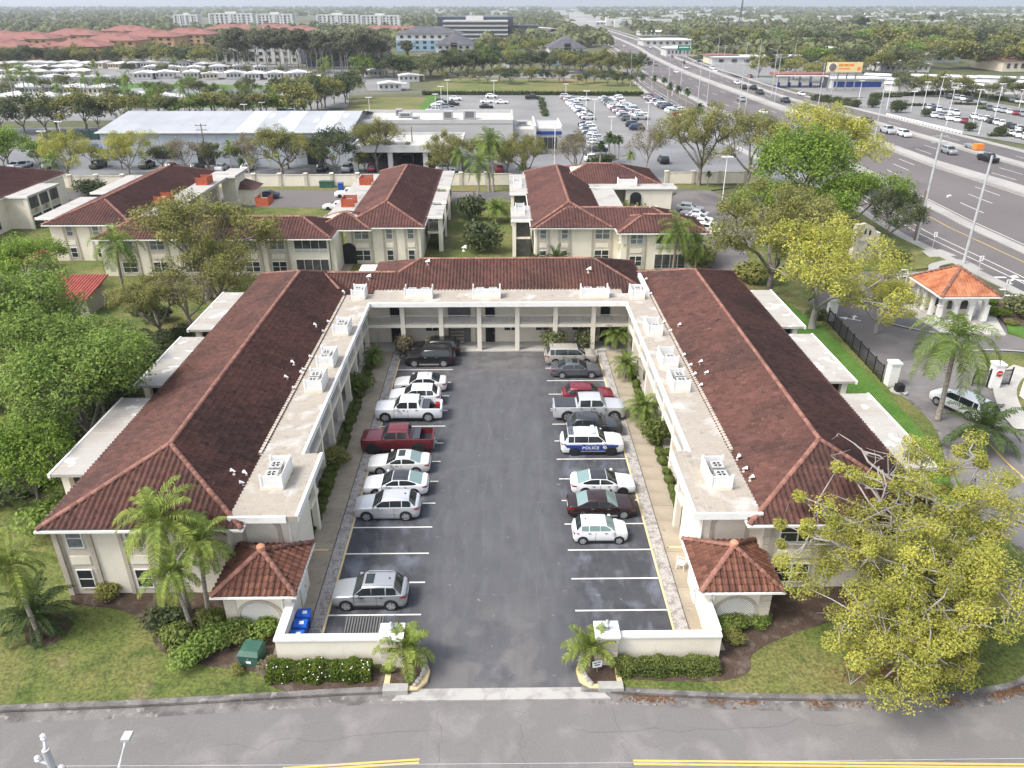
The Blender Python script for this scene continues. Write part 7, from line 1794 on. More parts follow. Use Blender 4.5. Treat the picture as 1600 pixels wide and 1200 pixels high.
def car_row(a, b, rz, where, pal=PAL, kinds=('sedan', 'cross', 'suv', 'compact'), gap=2.85, skip=.06, start='far end'):
    A, B = at(*a), at(*b); L_ = math.hypot(B[0] - A[0], B[1] - A[1]); n = int(L_ / gap); j = 0
    for i in range(n):
        if rc.random() < skip: continue
        t = (i + .5) / n; p = rc.choice(pal)
        far_car(rc.choice(kinds), p, A[0] + (B[0] - A[0]) * t, A[1] + (B[1] - A[1]) * t, rz + R(rc.uniform(-3, 3)) + (math.pi if rc.random() < .3 else 0), '%s car, %s from %s of the %s' % (CN.get(p, p), nth(j), start, where), 'cars in the ' + where); j += 1
car_row((884, 153), (920, 188), 0, 'leftmost dealership row'); car_row((944, 155), (984, 190), 0, 'second dealership row'); car_row((962, 155), (1004, 188), 0, 'third dealership row'); car_row((1009, 152), (1068, 186), 0, 'rightmost dealership row', skip=.2)
car_row((915, 196), (936, 238), 0, 'near dealership row'); car_row((1446, 170), (1545, 190), R(70), 'left dealer row over the highway'); car_row((1452, 182), (1512, 193), R(70), 'hedged far dealer row', pal=['white', 'red', 'white', 'silver', 'maroon']); car_row((1540, 171), (1625, 186), R(70), 'upper right dealer row over the highway'); car_row((1543, 191), (1625, 212), R(70), 'lower right dealer row over the highway'); car_row((1478, 153), (1540, 162), R(70), 'back far dealer row', pal=['white', 'darkgrey', 'silver'])
car_row((1555, 205), (1650, 230), R(70), 'near right far dealer row', skip=.1); car_row((1575, 158), (1660, 172), R(70), 'uppermost far dealer row'); car_row((1022, 158), (1080, 186), 0, 'outer right dealership row', skip=.2); car_row((690, 160), (668, 186), 0, 'left dealership wall row', skip=.3)
car_row((250, 266), (800, 268), R(88), 'row behind the cream boundary wall', pal=['white', 'darkgrey', 'silver', 'black', 'white', 'red'], gap=5.2, skip=.3, start='left end'); car_row((20, 262), (250, 262), R(88), 'left row behind the boundary wall', pal=['white', 'darkgrey', 'silver', 'olive'], gap=5.0, skip=.35, start='left end'); car_row((1075, 328), (1108, 370), R(-25), 'row beside the right rear building', pal=['white', 'silver', 'lightsilver', 'pearl'], skip=0)
for kind, p, px, py, rz, lb in (('sedan', 'blue', 149, 234, 0, 'bright blue car left of the warehouse'), ('sedan', 'silver', 78, 237, 0, 'silver car behind the left lamp post'), ('cross', 'grey', 62, 245, 10, 'grey car under the left car park trees'), ('sedan', 'white', 30, 262, 80, 'white car at the left edge of the rear car park'), ('cross', 'white', 698, 268, 0, 'white SUV parked under the canopy trees'), ('suv', 'white', 545, 308, 180, 'white SUV in the court of the left rear building'), ('sedan', 'white', 527, 327, 180, 'white sedan beside the orange screen in the left rear court'), ('sedan', 'navy', 416, 310, 180, 'navy car in the court of the left rear building'), ('suv', 'black', 900, 220, 12, 'black SUV driving through the dealership yard'), ('cross', 'white', 768, 153, 0, 'farthest white car in the open dealership yard'), ('sedan', 'white', 761, 161, 0, 'left white car of a pair in the open dealership yard'), ('sedan', 'white', 784, 162, 0, 'right white car of a pair in the open dealership yard'), ('sedan', 'black', 760, 169, 0, 'black sedan in the open dealership yard'), ('pickup', 'black', 832, 155, 0, 'black pickup at the hedge of the dealership yard'), ('cross', 'white', 712, 157, 0, 'white car at the top of the short dealership row'), ('cross', 'black', 708, 165, 0, 'black car in the short dealership row'), ('suv', 'silver', 700, 174, 0, 'silver SUV in the short dealership row'), ('suv', 'black', 698, 170, 0, 'black SUV in the short dealership row'), ('sedan', 'white', 912, 157, 0, 'white sedan crossing before the dealership rows'), ('suv', 'darkgrey', 990, 198, 0, 'dark SUV nearest the dealership palms'), ('cross', 'navy', 995, 203, 0, 'navy car nearest the dealership palms'), ('cross', 'white', 1202, 258, 5, 'white car under the big right oaks'), ('suv', 'black', 1036, 254, 90, 'black SUV beyond the right boundary wall'), ('cross', 'white', 928, 252, 0, 'white car hidden by the dealership shrub'), ('suv', 'white', 447, 178, 0, 'white car behind the warehouse roof, left of a pair'), ('sedan', 'pearl', 458, 177, 0, 'off-white car behind the warehouse roof, right of a pair')):
    x, y = at(px, py); far_car(kind, p, x, y, R(rz), lb, None)
# traffic on the highway
def hw_dir(y):
    L_ = HL[2]; i = min(range(len(L_)), key=lambda k: abs(L_[k][1] - y)); i = max(1, min(len(L_) - 2, i)); a, b = L_[i - 1], L_[i + 1]; return math.atan2(b[1] - a[1], b[0] - a[0])
for i, (kind, p, px, py, back) in enumerate((('bigpick', 'lightsilver', 1386, 208, 1), ('suv', 'white', 1412, 213, 1), ('suv', 'silver', 1482, 240, 1), ('pickup', 'black', 1543, 252, 1), ('pickup', 'darkgrey', 1354, 192, 1), ('sedan', 'white', 1151, 131, 1), ('suv', 'black', 1162, 139, 1), ('pickup', 'black', 1177, 140, 1), ('pickup', 'darkgrey', 1187, 147, 1), ('cross', 'silver', 1158, 158, 0), ('pickup', 'darkgrey', 1227, 160, 1), ('pickup', 'grey', 1259, 170, 1), ('sedan', 'white', 1252, 149, 1), ('sedan', 'white', 1192, 178, 0), ('sedan', 'silver', 954, 65, 0), ('sedan', 'white', 975, 73, 0), ('suv', 'white', 990, 85, 0), ('sedan', 'darkgrey', 1000, 89, 0), ('cross', 'black', 1012, 94, 0), ('pickup', 'silver', 1024, 102, 0), ('suv', 'white', 1056, 114, 0), ('sedan', 'darkgrey', 951, 52, 1), ('suv', 'silver', 982, 62, 1), ('suv', 'white', 1016, 75, 1), ('sedan', 'red', 1050, 90, 1), ('sedan', 'darkgrey', 1068, 99, 1), ('sedan', 'white', 1072, 107, 1), ('cross', 'navy', 1092, 97, 1), ('sedan', 'red', 1172, 121, 1), ('van', 'white', 1112, 108, 0), ('sedan', 'white', 1117, 112, 1), ('cross', 'white', 1245, 182, 0))):
    x, y = at(px, py); far_car(kind, p, x, y, hw_dir(y) + (0 if back else math.pi), '%s %s on the highway, %s from the horizon' % (CN.get(p, p), {'bigpick': 'pickup', 'suv': 'SUV', 'cross': 'crossover'}.get(kind, kind), nth(i)), 'highway traffic')
hs_ = sorted([o for o in COL.objects if o.get('group') == 'highway traffic'], key=lambda o: -o.location.y)
for i, o in enumerate(hs_): o['label'] = o['label'].rsplit(',', 1)[0] + ', %s vehicle down from the horizon' % nth(i)
o = thing('road_work_trailer', 'grey and orange road work trailer parked beside the far highway lanes', 'trailer', (*at(1520, 234), 0), hw_dir(170)); block(o, -3, 1, -.9, .9, .5, 1.1, 'metal', 'deck'); block(o, 1, 2.6, -1, 1, .4, 1.7, 'sign_orange', 'cab')
for s in (-1.5, 1.7):
    for q in (-1, 1): MB().lathe([(.4, -.12), (.4, .12)], 10, (s, q * .8, .4), 0, 'y').build('wheel', M['tyre'], o)
# ---------------------------------------------------------------- poles
def util_pole(px, py, ptop, label, m='galv', arm=1, ptx=None, wood=False, r=.16):
    x, y = at(px, py); h = max(4, hgt(px, py, ptop)); T = thing('utility_pole', label, 'pole', (x, y, 0), 0, None); lean = 0
    MB().tube([(0, 0, 0), (lean, 0, h)], [r, r * .7], 8).build('pole', M['wood_pole' if wood else m], T, True)
    if arm == 1:
        for z in (h - .4, h - 1.3): MB().box(-1.2, 1.2, -.06, .06, z - .06, z + .06).build('crossarm', M['wood_pole' if wood else m], T)
        for k in range(-1, 2): MB().lathe([(.05, 0), (.09, .08), (.03, .22)], 6, (k * 1.05, 0, h - .36)).build('insulator', M['gap_grey'], T)
    elif arm == 2:
        MB().tube([(0, 0, h - .3), (-2.2, 0, h + .4)], .05, 6).build('arm', M[m], T); MB().box(-3.0, -2.1, -.15, .15, h + .35, h + .5).build('lamp_head', M['galv'], T)
    elif arm == 3:
        for s in (-1, 1): MB().box(*sorted((s * .1, s * 1.0)), -.2, .2, h - .1, h + .08).build('lamp_head', M['sign_white'], T)
        MB().box(-.1, .1, -.1, .1, h - .3, h + .05).build('bracket', M['sign_white'], T)
    return T
util_pole(1505, 412, 243, 'tall steel utility pole rising behind the gatehouse', arm=0, r=.2); util_pole(1432, 376, 208, 'tall utility pole with transformers beside the frontage road', arm=1, r=.2)
util_pole(1428, 376, 297, 'short brown wooden pole beside the frontage road', arm=0, wood=True, r=.18); util_pole(325, 262, 193, 'dark wooden utility pole with crossarm before the warehouse', wood=True); util_pole(646, 258, 198, 'grey utility pole before the canopy', arm=0, wood=True)
UP = [(1088, 180, 98), (1103, 172, 100), (1152, 190, 112), (1162, 190, 118), (1210, 160, 84), (1182, 125, 62), (1275, 185, 98), (1238, 112, 68), (1205, 150, 78), (1163, 110, 66), (1120, 100, 58), (1100, 88, 54), (1042, 160, 84), (1062, 150, 78), (1018, 140, 80), (985, 120, 82), (1128, 122, 70), (1298, 150, 118)]
for i, (a, b, c_) in enumerate(sorted(UP)): util_pole(a, b, c_, 'slim pole along the highway, %s from the left' % nth(i), arm=(0, 2, 1)[i % 3], r=.13)
LP = [(690, 172, 135), (700, 168, 125), (772, 168, 126), (681, 177, 147), (578, 180, 152), (866, 262, 193), (924, 247, 206), (884, 150, 131), (915, 182, 142), (928, 190, 155), (955, 206, 183), (985, 195, 170), (1011, 202, 160), (1050, 150, 136), (1342, 154, 126), (1385, 172, 122), (1423, 174, 143), (1441, 172, 128), (1462, 178, 120), (1478, 197, 136), (1520, 192, 140), (1553, 187, 131), (1529, 210, 185), (1592, 168, 140), (57, 256, 226), (76, 250, 205), (97, 218, 190), (247, 250, 224), (407, 252, 235), (1128, 317, 245), (384, 185, 163), (412, 184, 160), (462, 185, 162)]
for i, (a, b, c_) in enumerate(sorted(LP)): util_pole(a, b, c_, 'white car park lamp post, %s from the left' % nth(i), 'sign_white', 3, r=.09)
T = util_pole(1366, 218, 122, 'tall highway light with long arms before the dealer yard', 'galv', 2, r=.14)
# guard rail, green sign, billboard, mast
a, b = at(1385, 182), at(1502, 211); T = thing('guard_rail', 'white steel guard rail beside the far frontage road', 'guard rail', (*a, 0)); inv = Matrix.Translation((-a[0], -a[1], 0))
for z in (.5, .85): o = MB().bar(a, b, .08, z, z + .14).build('rail', M['sign_white'], T); o.matrix_parent_inverse = inv
for k in range(25): p = (a[0] + (b[0] - a[0]) * k / 24, a[1] + (b[1] - a[1]) * k / 24); o = MB().box(p[0] - .08, p[0] + .08, p[1] - .08, p[1] + .08, 0, 1.05).build('post', M['sign_white'], T); o.matrix_parent_inverse = inv
x, y = at(1313, 142); T = thing('billboard', 'wide cream and orange billboard on posts beyond the highway', 'billboard', (x, y, 0)); z0, z1 = hgt(1313, 142, 113), hgt(1313, 142, 97); hw = 24 * y / 1200 * 1.08
block(T, -hw, hw, -.25, .25, z0, z1, 'sign_cream', 'board')
block(T, -hw * .93, -hw * .45, -.32, -.26, z0 + .5, z1 - .4, 'sign_white', 'picture'); MB().lathe([(1.5, -.05), (1.5, .02)], 14, (-hw * .68, -.36, (z0 + z1) / 2), 0, 'y').build('picture_detail', M['wood_pole'], T); block(T, hw * .72, hw * .9, -.32, -.26, z0 + .8, z0 + 2.0, 'sign_orange', 'logo')
for k, (a_, b_, zz) in enumerate(((-.35, -.1, .62), (-.06, .2, .62), (.24, .5, .62), (-.35, .3, .32))): block(T, hw * a_, hw * b_, -.31, -.26, z0 + (z1 - z0) * zz, z0 + (z1 - z0) * (zz + .2 if k < 3 else zz + .1), 'sign_orange', 'lettering')
block(T, -hw - .3, hw + .3, -.7, .7, z0 - .4, z0 - .2, 'metal', 'catwalk')
for k in range(4): block(T, -hw * .75 + k * hw * .5 - .2, -hw * .75 + k * hw * .5 + .2, .3, .7, 0, z0 + 1, 'metal', 'post')
x, y = at(1067, 92); T = thing('road_sign', 'green highway sign board beyond the lanes', 'sign', (x, y, 0)); block(T, -4, 4, -.1, .1, 5, 8, 'sign_green', 'board'); block(T, -3, 3, -.15, -.1, 6.6, 7.1, 'sign_white', 'print'); block(T, -3, -2.7, 0, .3, 0, 5, 'metal', 'post'); block(T, 2.7, 3, 0, .3, 0, 5, 'metal', 'post')
x, y = at(1152, 58); h = hgt(1152, 58, 0); T = thing('radio_mast', 'dark lattice radio mast rising above the horizon', 'mast', (x, y, 0)); T.rotation_euler = (0, R(2), 0)
for q in range(3): MB().tube([(2 * math.cos(q * 2.09), 2 * math.sin(q * 2.09), 0), (.5 * math.cos(q * 2.09), .5 * math.sin(q * 2.09), h)], .28, 5).build('leg', M['iron'], T)
mb = MB()
for k in range(14):
    t = k / 14; r = 2 - 1.5 * t; r2 = 2 - 1.5 * (t + 1 / 14)
    for q in range(3): mb.tube([(r * math.cos(q * 2.09), r * math.sin(q * 2.09), h * t), (r2 * math.cos(q * 2.09 + 2.09), r2 * math.sin(q * 2.09 + 2.09), h * (t + 1 / 14))], .14, 4)
mb.build('bracing', M['iron'], T)
# ---------------------------------------------------------------- mobile homes
def home(px, py, label, rz=0.0, w_=6.5, d=11, m='siding_white', roof='roof_white', group=None):
    x, y = at(px, py); T = thing('mobile_home', label, 'mobile home', (x, y, 0), rz, group); h = 2.7
    block(T, -w_ / 2, w_ / 2, 0, d, 0, h, m)
    MB().add([(-w_ / 2 - .5, -.6, h), (w_ / 2 + .5, -.6, h), (w_ / 2 + .5, d + .4, h), (-w_ / 2 - .5, d + .4, h), (0, -.6, h + .75), (0, d + .4, h + .75)], [(0, 1, 4), (1, 2, 5, 4), (2, 3, 5), (3, 0, 4, 5), (3, 2, 1, 0)]).build('roof', M[roof], T)
    for k in range(4): block(T, -w_ / 2 + .4 + k * w_ / 4.2, -w_ / 2 + 1.35 + k * w_ / 4.2, -.06, .02, 1.0, 2.1, 'screen', 'window')
    block(T, w_ / 2, w_ / 2 + 2.6, 2, d - 2, h - .25, h - .1, roof, 'carport_roof'); block(T, w_ / 2 + 2.3, w_ / 2 + 2.45, 2.2, 2.35, 0, h - .2, 'siding_white', 'carport_post')
    return T
rh = random.Random(4)
for rown, y0, xs, dy, sp in (('row farthest from the canal', 107, range(-120, 345, 27), 0, 1), ('second row from the trees', 113, list(range(-120, 140, 29)) + list(range(240, 470, 33)), 1, 1), ('canal bank row', 124, range(228, 500, 34), 0, 1), ('left park row below the blue-roofed home', 121, range(-120, 130, 33), 1, 1), ('left middle park row', 131, range(-120, 150, 37), 1, 1), ('left lower park row', 148, range(-120, 170, 44), 1, 1), ('row behind the warehouse trees', 164, range(-100, 262, 50), 0, 1)):
    for i, px in enumerate(xs):
        home(px + rh.uniform(-4, 4), y0 + rh.uniform(-1.3, 1.3), 'white-roofed mobile home, %s from the left in the %s' % (nth(i), rown), R(rh.uniform(-8, 8) + (12 if px > 150 and y0 > 110 else 0)), rh.uniform(6, 8.5), rh.uniform(9, 13), rh.choice(['siding_white', 'siding_white', 'siding_cream']), group='mobile homes of the ' + rown)
home(105, 136, 'mobile home with blue-grey roof among the left palms', R(-10), 13, 8, roof='roof_slate')
for px, py, lb in ((452, 150, 'white mobile home at the right end of the canal, nearest'), (476, 143, 'white mobile home at the right end of the canal, middle'), (425, 163, 'long white mobile home beside the canal end'), (500, 132, 'white mobile home at the right end of the canal, farthest'), (585, 120, 'white house right of the tall thin trees'), (640, 128, 'long white carport home behind the field hedge'), (610, 142, 'white trailer behind the field hedge')): home(px, py, lb, R(10), 9, 8)
for i in range(14): home(1400 + i * 20 + rh.uniform(-5, 5), 128 + (i % 3) * 7 + i * .5, 'white-roofed mobile home across the highway, %s from the left' % nth(i), R(60), rh.uniform(6, 8), rh.uniform(10, 14), group='mobile homes over the highway')
# ---------------------------------------------------------------- far buildings
def apartment(px0, px1, py, ptop, depth, label, wall, roof, floors=3, cols=6, lower=None, rise=4.5, win='glass', flat=False):
    x0, y = at(px0, py); x1 = at(px1, py)[0]; h = hgt((px0 + px1) / 2, py, ptop) - (0 if flat else rise); h = max(h, 4); cx = (x0 + x1) / 2; w_ = (x1 - x0) / 2
    T = thing('apartment_block', label, 'building', (cx, y, 0)); block(T, -w_, w_, 0, depth, 0, h, wall)
    if lower: block(T, -w_ - .1, w_ + .1, -.12, depth, 0, h * .62, lower, 'lower_wall')
    win_grid(T, -w_ * .94, w_ * .94, -.16, .6, h - .3, cols, floors, .42, .5, win)
    if flat: block(T, -w_ - .3, w_ + .3, -.3, depth + .3, h, h + .9, wall, 'parapet'); block(T, -w_ * .3, w_ * .2, depth * .3, depth * .7, h + .9, h + 3, wall, 'penthouse')
    else: hip(T, -w_, w_, 0, depth, h, rise, roof, 1.0)
    return T
for i, (a, b, y_, t_) in enumerate(((-60, 40, 100, 62), (30, 110, 101, 66), (78, 160, 100, 60), (130, 215, 88, 52), (0, 80, 84, 50), (185, 275, 80, 47), (250, 330, 74, 44), (70, 150, 76, 45), (-40, 30, 76, 48), (320, 400, 62, 38), (390, 460, 60, 38), (440, 495, 64, 40), (560, 640, 58, 40), (620, 662, 60, 40), (160, 230, 66, 40))):
    T = apartment(a, b, y_, t_, 26, 'terracotta-roofed orange apartment block, %s of the distant red-roofed complex' % nth(i), 'siding_orange', 'roof_terracotta', 3, 7); block(T, -3, 3, -2, 0, 0, 9, 'siding_orange', 'entrance_bay'); hip(T, -3, 3, -2, 4, 9, 2, 'roof_terracotta')
reds = sorted([o for o in COL.objects if str(o.get('label', '')).startswith('terracotta-roofed')], key=lambda o: o.location.y)
for i, o in enumerate(reds): o['label'] = 'orange apartment block with terracotta roof, %s nearest of the red-roofed complex' % nth(i); o['group'] = 'red-roofed complex'
for a, b, y_, t_, lb in ((275, 310, 46, 24, 'white six-storey condominium slab, leftmost on the horizon'), (330, 396, 46, 22, 'long white condominium slab, second from left on the horizon'), (404, 458, 47, 23, 'white condominium slab, third from left on the horizon'), (497, 560, 46, 24, 'white condominium slab, second from right on the horizon'), (566, 624, 48, 25, 'white condominium slab, rightmost on the horizon')):
    T = apartment(a, b, y_, t_, 18, lb, 'siding_white', 'roof_slate', 6, 9, flat=True); w_ = T.children[0].dimensions[0] / 2
    x0 = -(at(b, y_)[0] - at(a, y_)[0]) / 2
    for k in range(5): x = x0 + k * -x0 / 2; block(T, x - 1.2, x + 1.2, -1.2, -.2, 0, hgt((a + b) / 2, y_, t_), 'siding_white', 'stair_fin')
apartment(348, 470, 100, 50, 34, 'grey-roofed white apartment block behind the tall trees, left', 'siding_white', 'roof_slate', 3, 9, None, 6); apartment(478, 600, 104, 55, 34, 'grey-roofed apartment block behind the tall trees, right', 'office_dark', 'roof_slate', 3, 9, None, 6)
apartment(620, 720, 80, 42, 30, 'white and blue apartment block with grey roof, farther left', 'siding_white', 'roof_slate', 3, 8, 'siding_blue'); T = apartment(682, 738, 100, 52, 34, 'white and blue apartment block with grey hipped roof, left of the avenue', 'siding_white', 'roof_slate', 4, 5, 'siding_blue', 6); block(T, -1.8, 1.8, -.5, 0, 0, 11.5, 'dark', 'stairwell'); T = apartment(858, 914, 102, 57, 30, 'white and blue apartment block with grey hipped roof, beside the highway', 'siding_white', 'roof_slate', 4, 5, 'siding_blue', 6); block(T, -1.8, 1.8, -.5, 0, 0, 11.5, 'dark', 'stairwell')
x, y = at(745, 66); T = thing('office_building', 'dark glass office building with stepped terraces on the skyline', 'building', (x, y, 0))
for k in range(5): block(T, -30, 28, 0, 30, k * 3.6, k * 3.6 + 2.3, 'office_glass', 'glazing_band'); block(T, -30.6, 28.6, -.5, 30.5, k * 3.6 + 2.3, k * 3.6 + 3.6, 'wall_grey', 'spandrel')
block(T, -38, 34, 32, 70, 0, 20.5, 'office_dark', 'rear_tower'); block(T, -10, 6, 10, 25, 18, 21.5, 'siding_white', 'penthouse'); block(T, 34, 58, 40, 70, 0, 13, 'office_dark', 'side_wing')
x, y = at(828, 60); T = thing('hall', 'low white building with curved roof beyond the avenue', 'building', (x, y, 0)); mb = MB(); n = 12
for k in range(n): a, b = math.pi * k / n, math.pi * (k + 1) / n; mb.add([(-34 * math.cos(a), 0, 6 + 4 * math.sin(a)), (-34 * math.cos(b), 0, 6 + 4 * math.sin(b)), (-34 * math.cos(b), 30, 6 + 4 * math.sin(b)), (-34 * math.cos(a), 30, 6 + 4 * math.sin(a))], [(0, 1, 2, 3)])
mb.build('roof', M['roof_white'], T); block(T, -34, 34, .1, 29.9, 0, 6.1, 'metal_white'); win_grid(T, -32, 32, 0, 1.5, 4.5, 8, 1, .7, .7)
for a, b, y_, t_, dp, wl, rf, lb in ((1108, 1152, 100, 84, 16, 'siding_cream', 'roof_terracotta', 'small shop with terracotta roof at the start of the strip mall'), (1112, 1280, 101, 88, 22, 'siding_white', 'roof_white', 'long white strip mall beyond the highway'), (1126, 1235, 88, 73, 24, 'siding_cream', 'roof_slate', 'brown-roofed building with gabled entrance behind the strip mall'), (1340, 1500, 98, 82, 50, 'siding_white', 'roof_white', 'big white-roofed warehouse right of the billboard'), (1380, 1452, 113, 100, 20, 'siding_white', 'roof_white', 'white warehouse half hidden by trees right of the billboard'), (1264, 1345, 88, 76, 34, 'siding_white', 'roof_white', 'white-roofed shed behind the billboard trees'), (1448, 1500, 97, 84, 30, 'metal_blue', 'roof_slate', 'white building with teal fascia at the right'), (1565, 1660, 112, 90, 30, 'siding_cream', 'roof_terracotta', 'tan tile-roofed house block at the right edge'), (1005, 1090, 72, 60, 30, 'siding_white', 'roof_white', 'white car showroom right of the highway curve'), (1040, 1090, 88, 72, 18, 'siding_white', 'roof_white', 'white service shop beside the green sign'), (1000, 1060, 56, 48, 26, 'siding_white', 'roof_white', 'distant white store beyond the showroom'), (1330, 1400, 66, 55, 30, 'siding_white', 'roof_slate', 'pale long roof among the far right trees'), (1425, 1480, 60, 50, 30, 'siding_white', 'roof_slate', 'grey-roofed building among the far right trees'), (930, 980, 40, 33, 24, 'siding_white', 'roof_white', 'tiny white store beside the far highway'), (1060, 1080, 38, 32, 20, 'siding_white', 'roof_white', 'tiny white building on the far right plain'), (1230, 1260, 52, 46, 20, 'siding_white', 'roof_white', 'small white building in the far right woods')):
    apartment(a, b, y_, t_, dp, lb, wl, rf, 1, 8, None, 1.4 if 'strip' not in lb else .8, 'screen')
x, y = at(1250, 136); T = thing('gas_station', 'gas station canopy with striped fascia before the billboard', 'gas station', (x, y, 0)); block(T, -12, 10, -4, 6, 4.6, 5.6, 'roof_terracotta', 'canopy'); block(T, -12.2, 10.2, -4.2, -4, 4.6, 5.0, 'sign_white', 'fascia')
for k in range(5): block(T, -10 + k * 4.6, -9.4 + k * 4.6, 0, .6, 0, 4.6, 'metal', 'pillar'); block(T, -10.2 + k * 4.6, -9.2 + k * 4.6, -1.2, -.4, 0, 1.9, 'sign_blue', 'pump')
x, y = at(1335, 138); T = thing('shop', 'low blue-fronted shop under the billboard', 'building', (x, y, 0)); block(T, -10, 12, 0, 9, 0, 3.6, 'siding_white'); block(T, -9, 11, -.1, .05, .5, 2.6, 'sign_blue', 'shopfront'); block(T, -10.4, 12.4, -.8, 9.4, 3.6, 4.0, 'roof_white', 'flat_roof')
# hedges of the dealer yard, green mesh fence
for i, (a, b) in enumerate((((660, 148), (1005, 149)), ((1370, 152), (1500, 146)), ((1500, 147), (1640, 168)), ((1268, 156), (1340, 168)), ((1413, 165), (1460, 166)), ((1490, 163), (1540, 165)), ((1528, 170), (1545, 171)), ((1365, 152), (1408, 152)), ((1545, 213), (1585, 213)), ((924, 182), (885, 152)), ((845, 155), (852, 182)))):
    A, B = at(*a), at(*b); T = thing('hedge', ['long dark hedge between the dealership yard and the field', 'dark hedge at the back of the dealer yard across the highway', 'clipped hedge at the right of the far dealer yard', 'clipped hedge with round bushes beside the far frontage road', 'short planted island left in the far dealer yard', 'short planted island right in the far dealer yard', 'little hedge end in the far dealer yard', 'low hedge under the billboard in the dealer yard', 'low hedge with square top by the far road exit', 'planted kerb left of the dealership rows', 'planted kerb beside the black pickup'][i], 'hedge', (*A, 0)); L_ = math.hypot(B[0] - A[0], B[1] - A[1]); rg = np.random.default_rng(i)
    n = int(L_ * 26); t = rg.uniform(0, 1, n); hh = 1.5 if i < 4 else .8
    P = np.stack([(B[0] - A[0]) * t, (B[1] - A[1]) * t, rg.uniform(0, hh, n)], 1) + np.stack([rg.normal(size=n) * .5, rg.normal(size=n) * .5, np.zeros(n)], 1); s = .28
    a_ = rg.normal(size=(n, 3)); a_ /= np.linalg.norm(a_, axis=1)[:, None]; b_ = np.cross(a_, rg.normal(size=(n, 3))); b_ /= np.linalg.norm(b_, axis=1)[:, None]
    V = np.stack([P - a_ * s, P - b_ * s, P + a_ * s, P + b_ * s], 1).reshape(-1, 3); link('foliage', np_mesh('foliage', V, np.arange(4 * n).reshape(n, 4), M['leaf_dark'], rg.uniform(0, 1, n)), T)
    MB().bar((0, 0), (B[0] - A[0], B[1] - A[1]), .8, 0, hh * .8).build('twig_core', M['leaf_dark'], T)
for i, (px, py, s) in enumerate(((1276, 157, 2.4), (1290, 159, 2.6), (1306, 162, 2.6), (1322, 164, 2.4), (1335, 167, 2.6), (1362, 168, 3.2), (1400, 176, 4.2), (1365, 160, 3.6), (1560, 212, 2.6), (1445, 182, 2.6), (1513, 205, 2.6))): bush('leaf_dark', at(px, py), (s, s, s * .95), 'clipped round bush of the dealer yard across the highway, %s from the left' % nth(i), group='round bushes of the far dealer yard')
A, B = at(70, 220), at(178, 218); T = thing('mesh_fence', 'dark green mesh fence left of the warehouse', 'fence', (*A, 0)); n = 9
for k in range(n): p = ((B[0] - A[0]) * k / n, (B[1] - A[1]) * k / n); q = ((B[0] - A[0]) * (k + 1) / n, (B[1] - A[1]) * (k + 1) / n); MB().bar(p, q, .06, .1, 2.4).build('panel', M['fence_green'], T); MB().box(p[0] - .08, p[0] + .08, p[1] - .1, p[1] + .1, 0, 2.6).build('post', M['fence_green'], T)
# ---------------------------------------------------------------- trees of the middle distance
rt_ = random.Random(31)
MASS = {}
def tree_row(pts, n, kinds, sc, where, jx=6, jy=2.0, mass=False):
    L_ = resample(pts, n)
    if mass:                                                          # far wood edge that reads as one mass
        for px, py in L_:
            k = rt_.choice(kinds); s = rt_.uniform(*sc); x, y = at(px + rt_.uniform(-jx, jx), py + rt_.uniform(-jy, jy)); cr = proto((k, rt_.randrange(2)))[1]
            V = np.empty(len(cr.vertices) * 3, np.float32); cr.vertices.foreach_get('co', V); V = V.reshape(-1, 4, 3)[::3]; c = V.mean(1, keepdims=True); V = c + (V - c) * 1.6
            a = rt_.uniform(0, 6.28); V = V @ np.array([[math.cos(a), math.sin(a), 0], [-math.sin(a), math.cos(a), 0], [0, 0, 1]]) * s + np.array([x, y, 0])
            MASS.setdefault(cr.materials[0].name, []).append(V.reshape(-1, 3))
        return
    for i, (px, py) in enumerate(L_):
        k = rt_.choice(kinds); s = rt_.uniform(*sc)
        plant(k, rt_.randrange(2), at(px + rt_.uniform(-jx, jx), py + rt_.uniform(-jy, jy)), s, '%s tree, %s from the left in the %s' % ({'mid': 'dull green', 'midolive': 'olive', 'midgreen': 'fresh green', 'middark': 'dark green', 'tall': 'tall thin grey', 'pine': 'dark pine'}[k], nth(i), where), group='trees of the ' + where, rz=rt_.uniform(0, 6.28), sxy=s * rt_.uniform(.9, 1.25))
ALLM = ['mid', 'midolive', 'middark', 'mid', 'midolive', 'midgreen']
tree_row([(345, 112), (600, 116)], 34, ['tall'], (.75, 1.1), 'tall stand beyond the canal homes', 4, 1.5)
tree_row([(355, 106), (600, 108)], 22, ['tall', 'pine', 'middark'], (.8, 1.05), 'second line of the tall stand', 6, 1.5)
tree_row([(-30, 103), (340, 104)], 30, ['mid', 'middark', 'midolive'], (.8, 1.15), 'belt behind the mobile homes', 6, 2)
tree_row([(-30, 99), (340, 99)], 24, ['mid', 'midolive', 'midolive'], (.8, 1.1), 'second belt behind the mobile homes', 6, 2, True)
tree_row([(5, 207), (190, 202)], 7, ['middark', 'mid', 'midolive'], (.75, 1.05), 'dark group left of the warehouse', 8, 3)
tree_row([(235, 181), (480, 180)], 22, ['midolive', 'midgreen', 'midolive', 'mid'], (.5, .72), 'screen behind the warehouse roof', 5, 1.5)
tree_row([(470, 182), (548, 158)], 8, ['middark', 'midolive', 'mid'], (.9, 1.25), 'group at the field corner', 6, 3)
tree_row([(20, 150), (470, 146)], 11, ['middark', 'mid', 'midolive', 'midgreen'], (.5, .8), 'gardens of the mobile homes', 12, 8)
tree_row([(130, 172), (520, 150)], 12, ['mid', 'midolive', 'middark', 'midgreen'], (.45, .75), 'gardens along the canal', 14, 9)
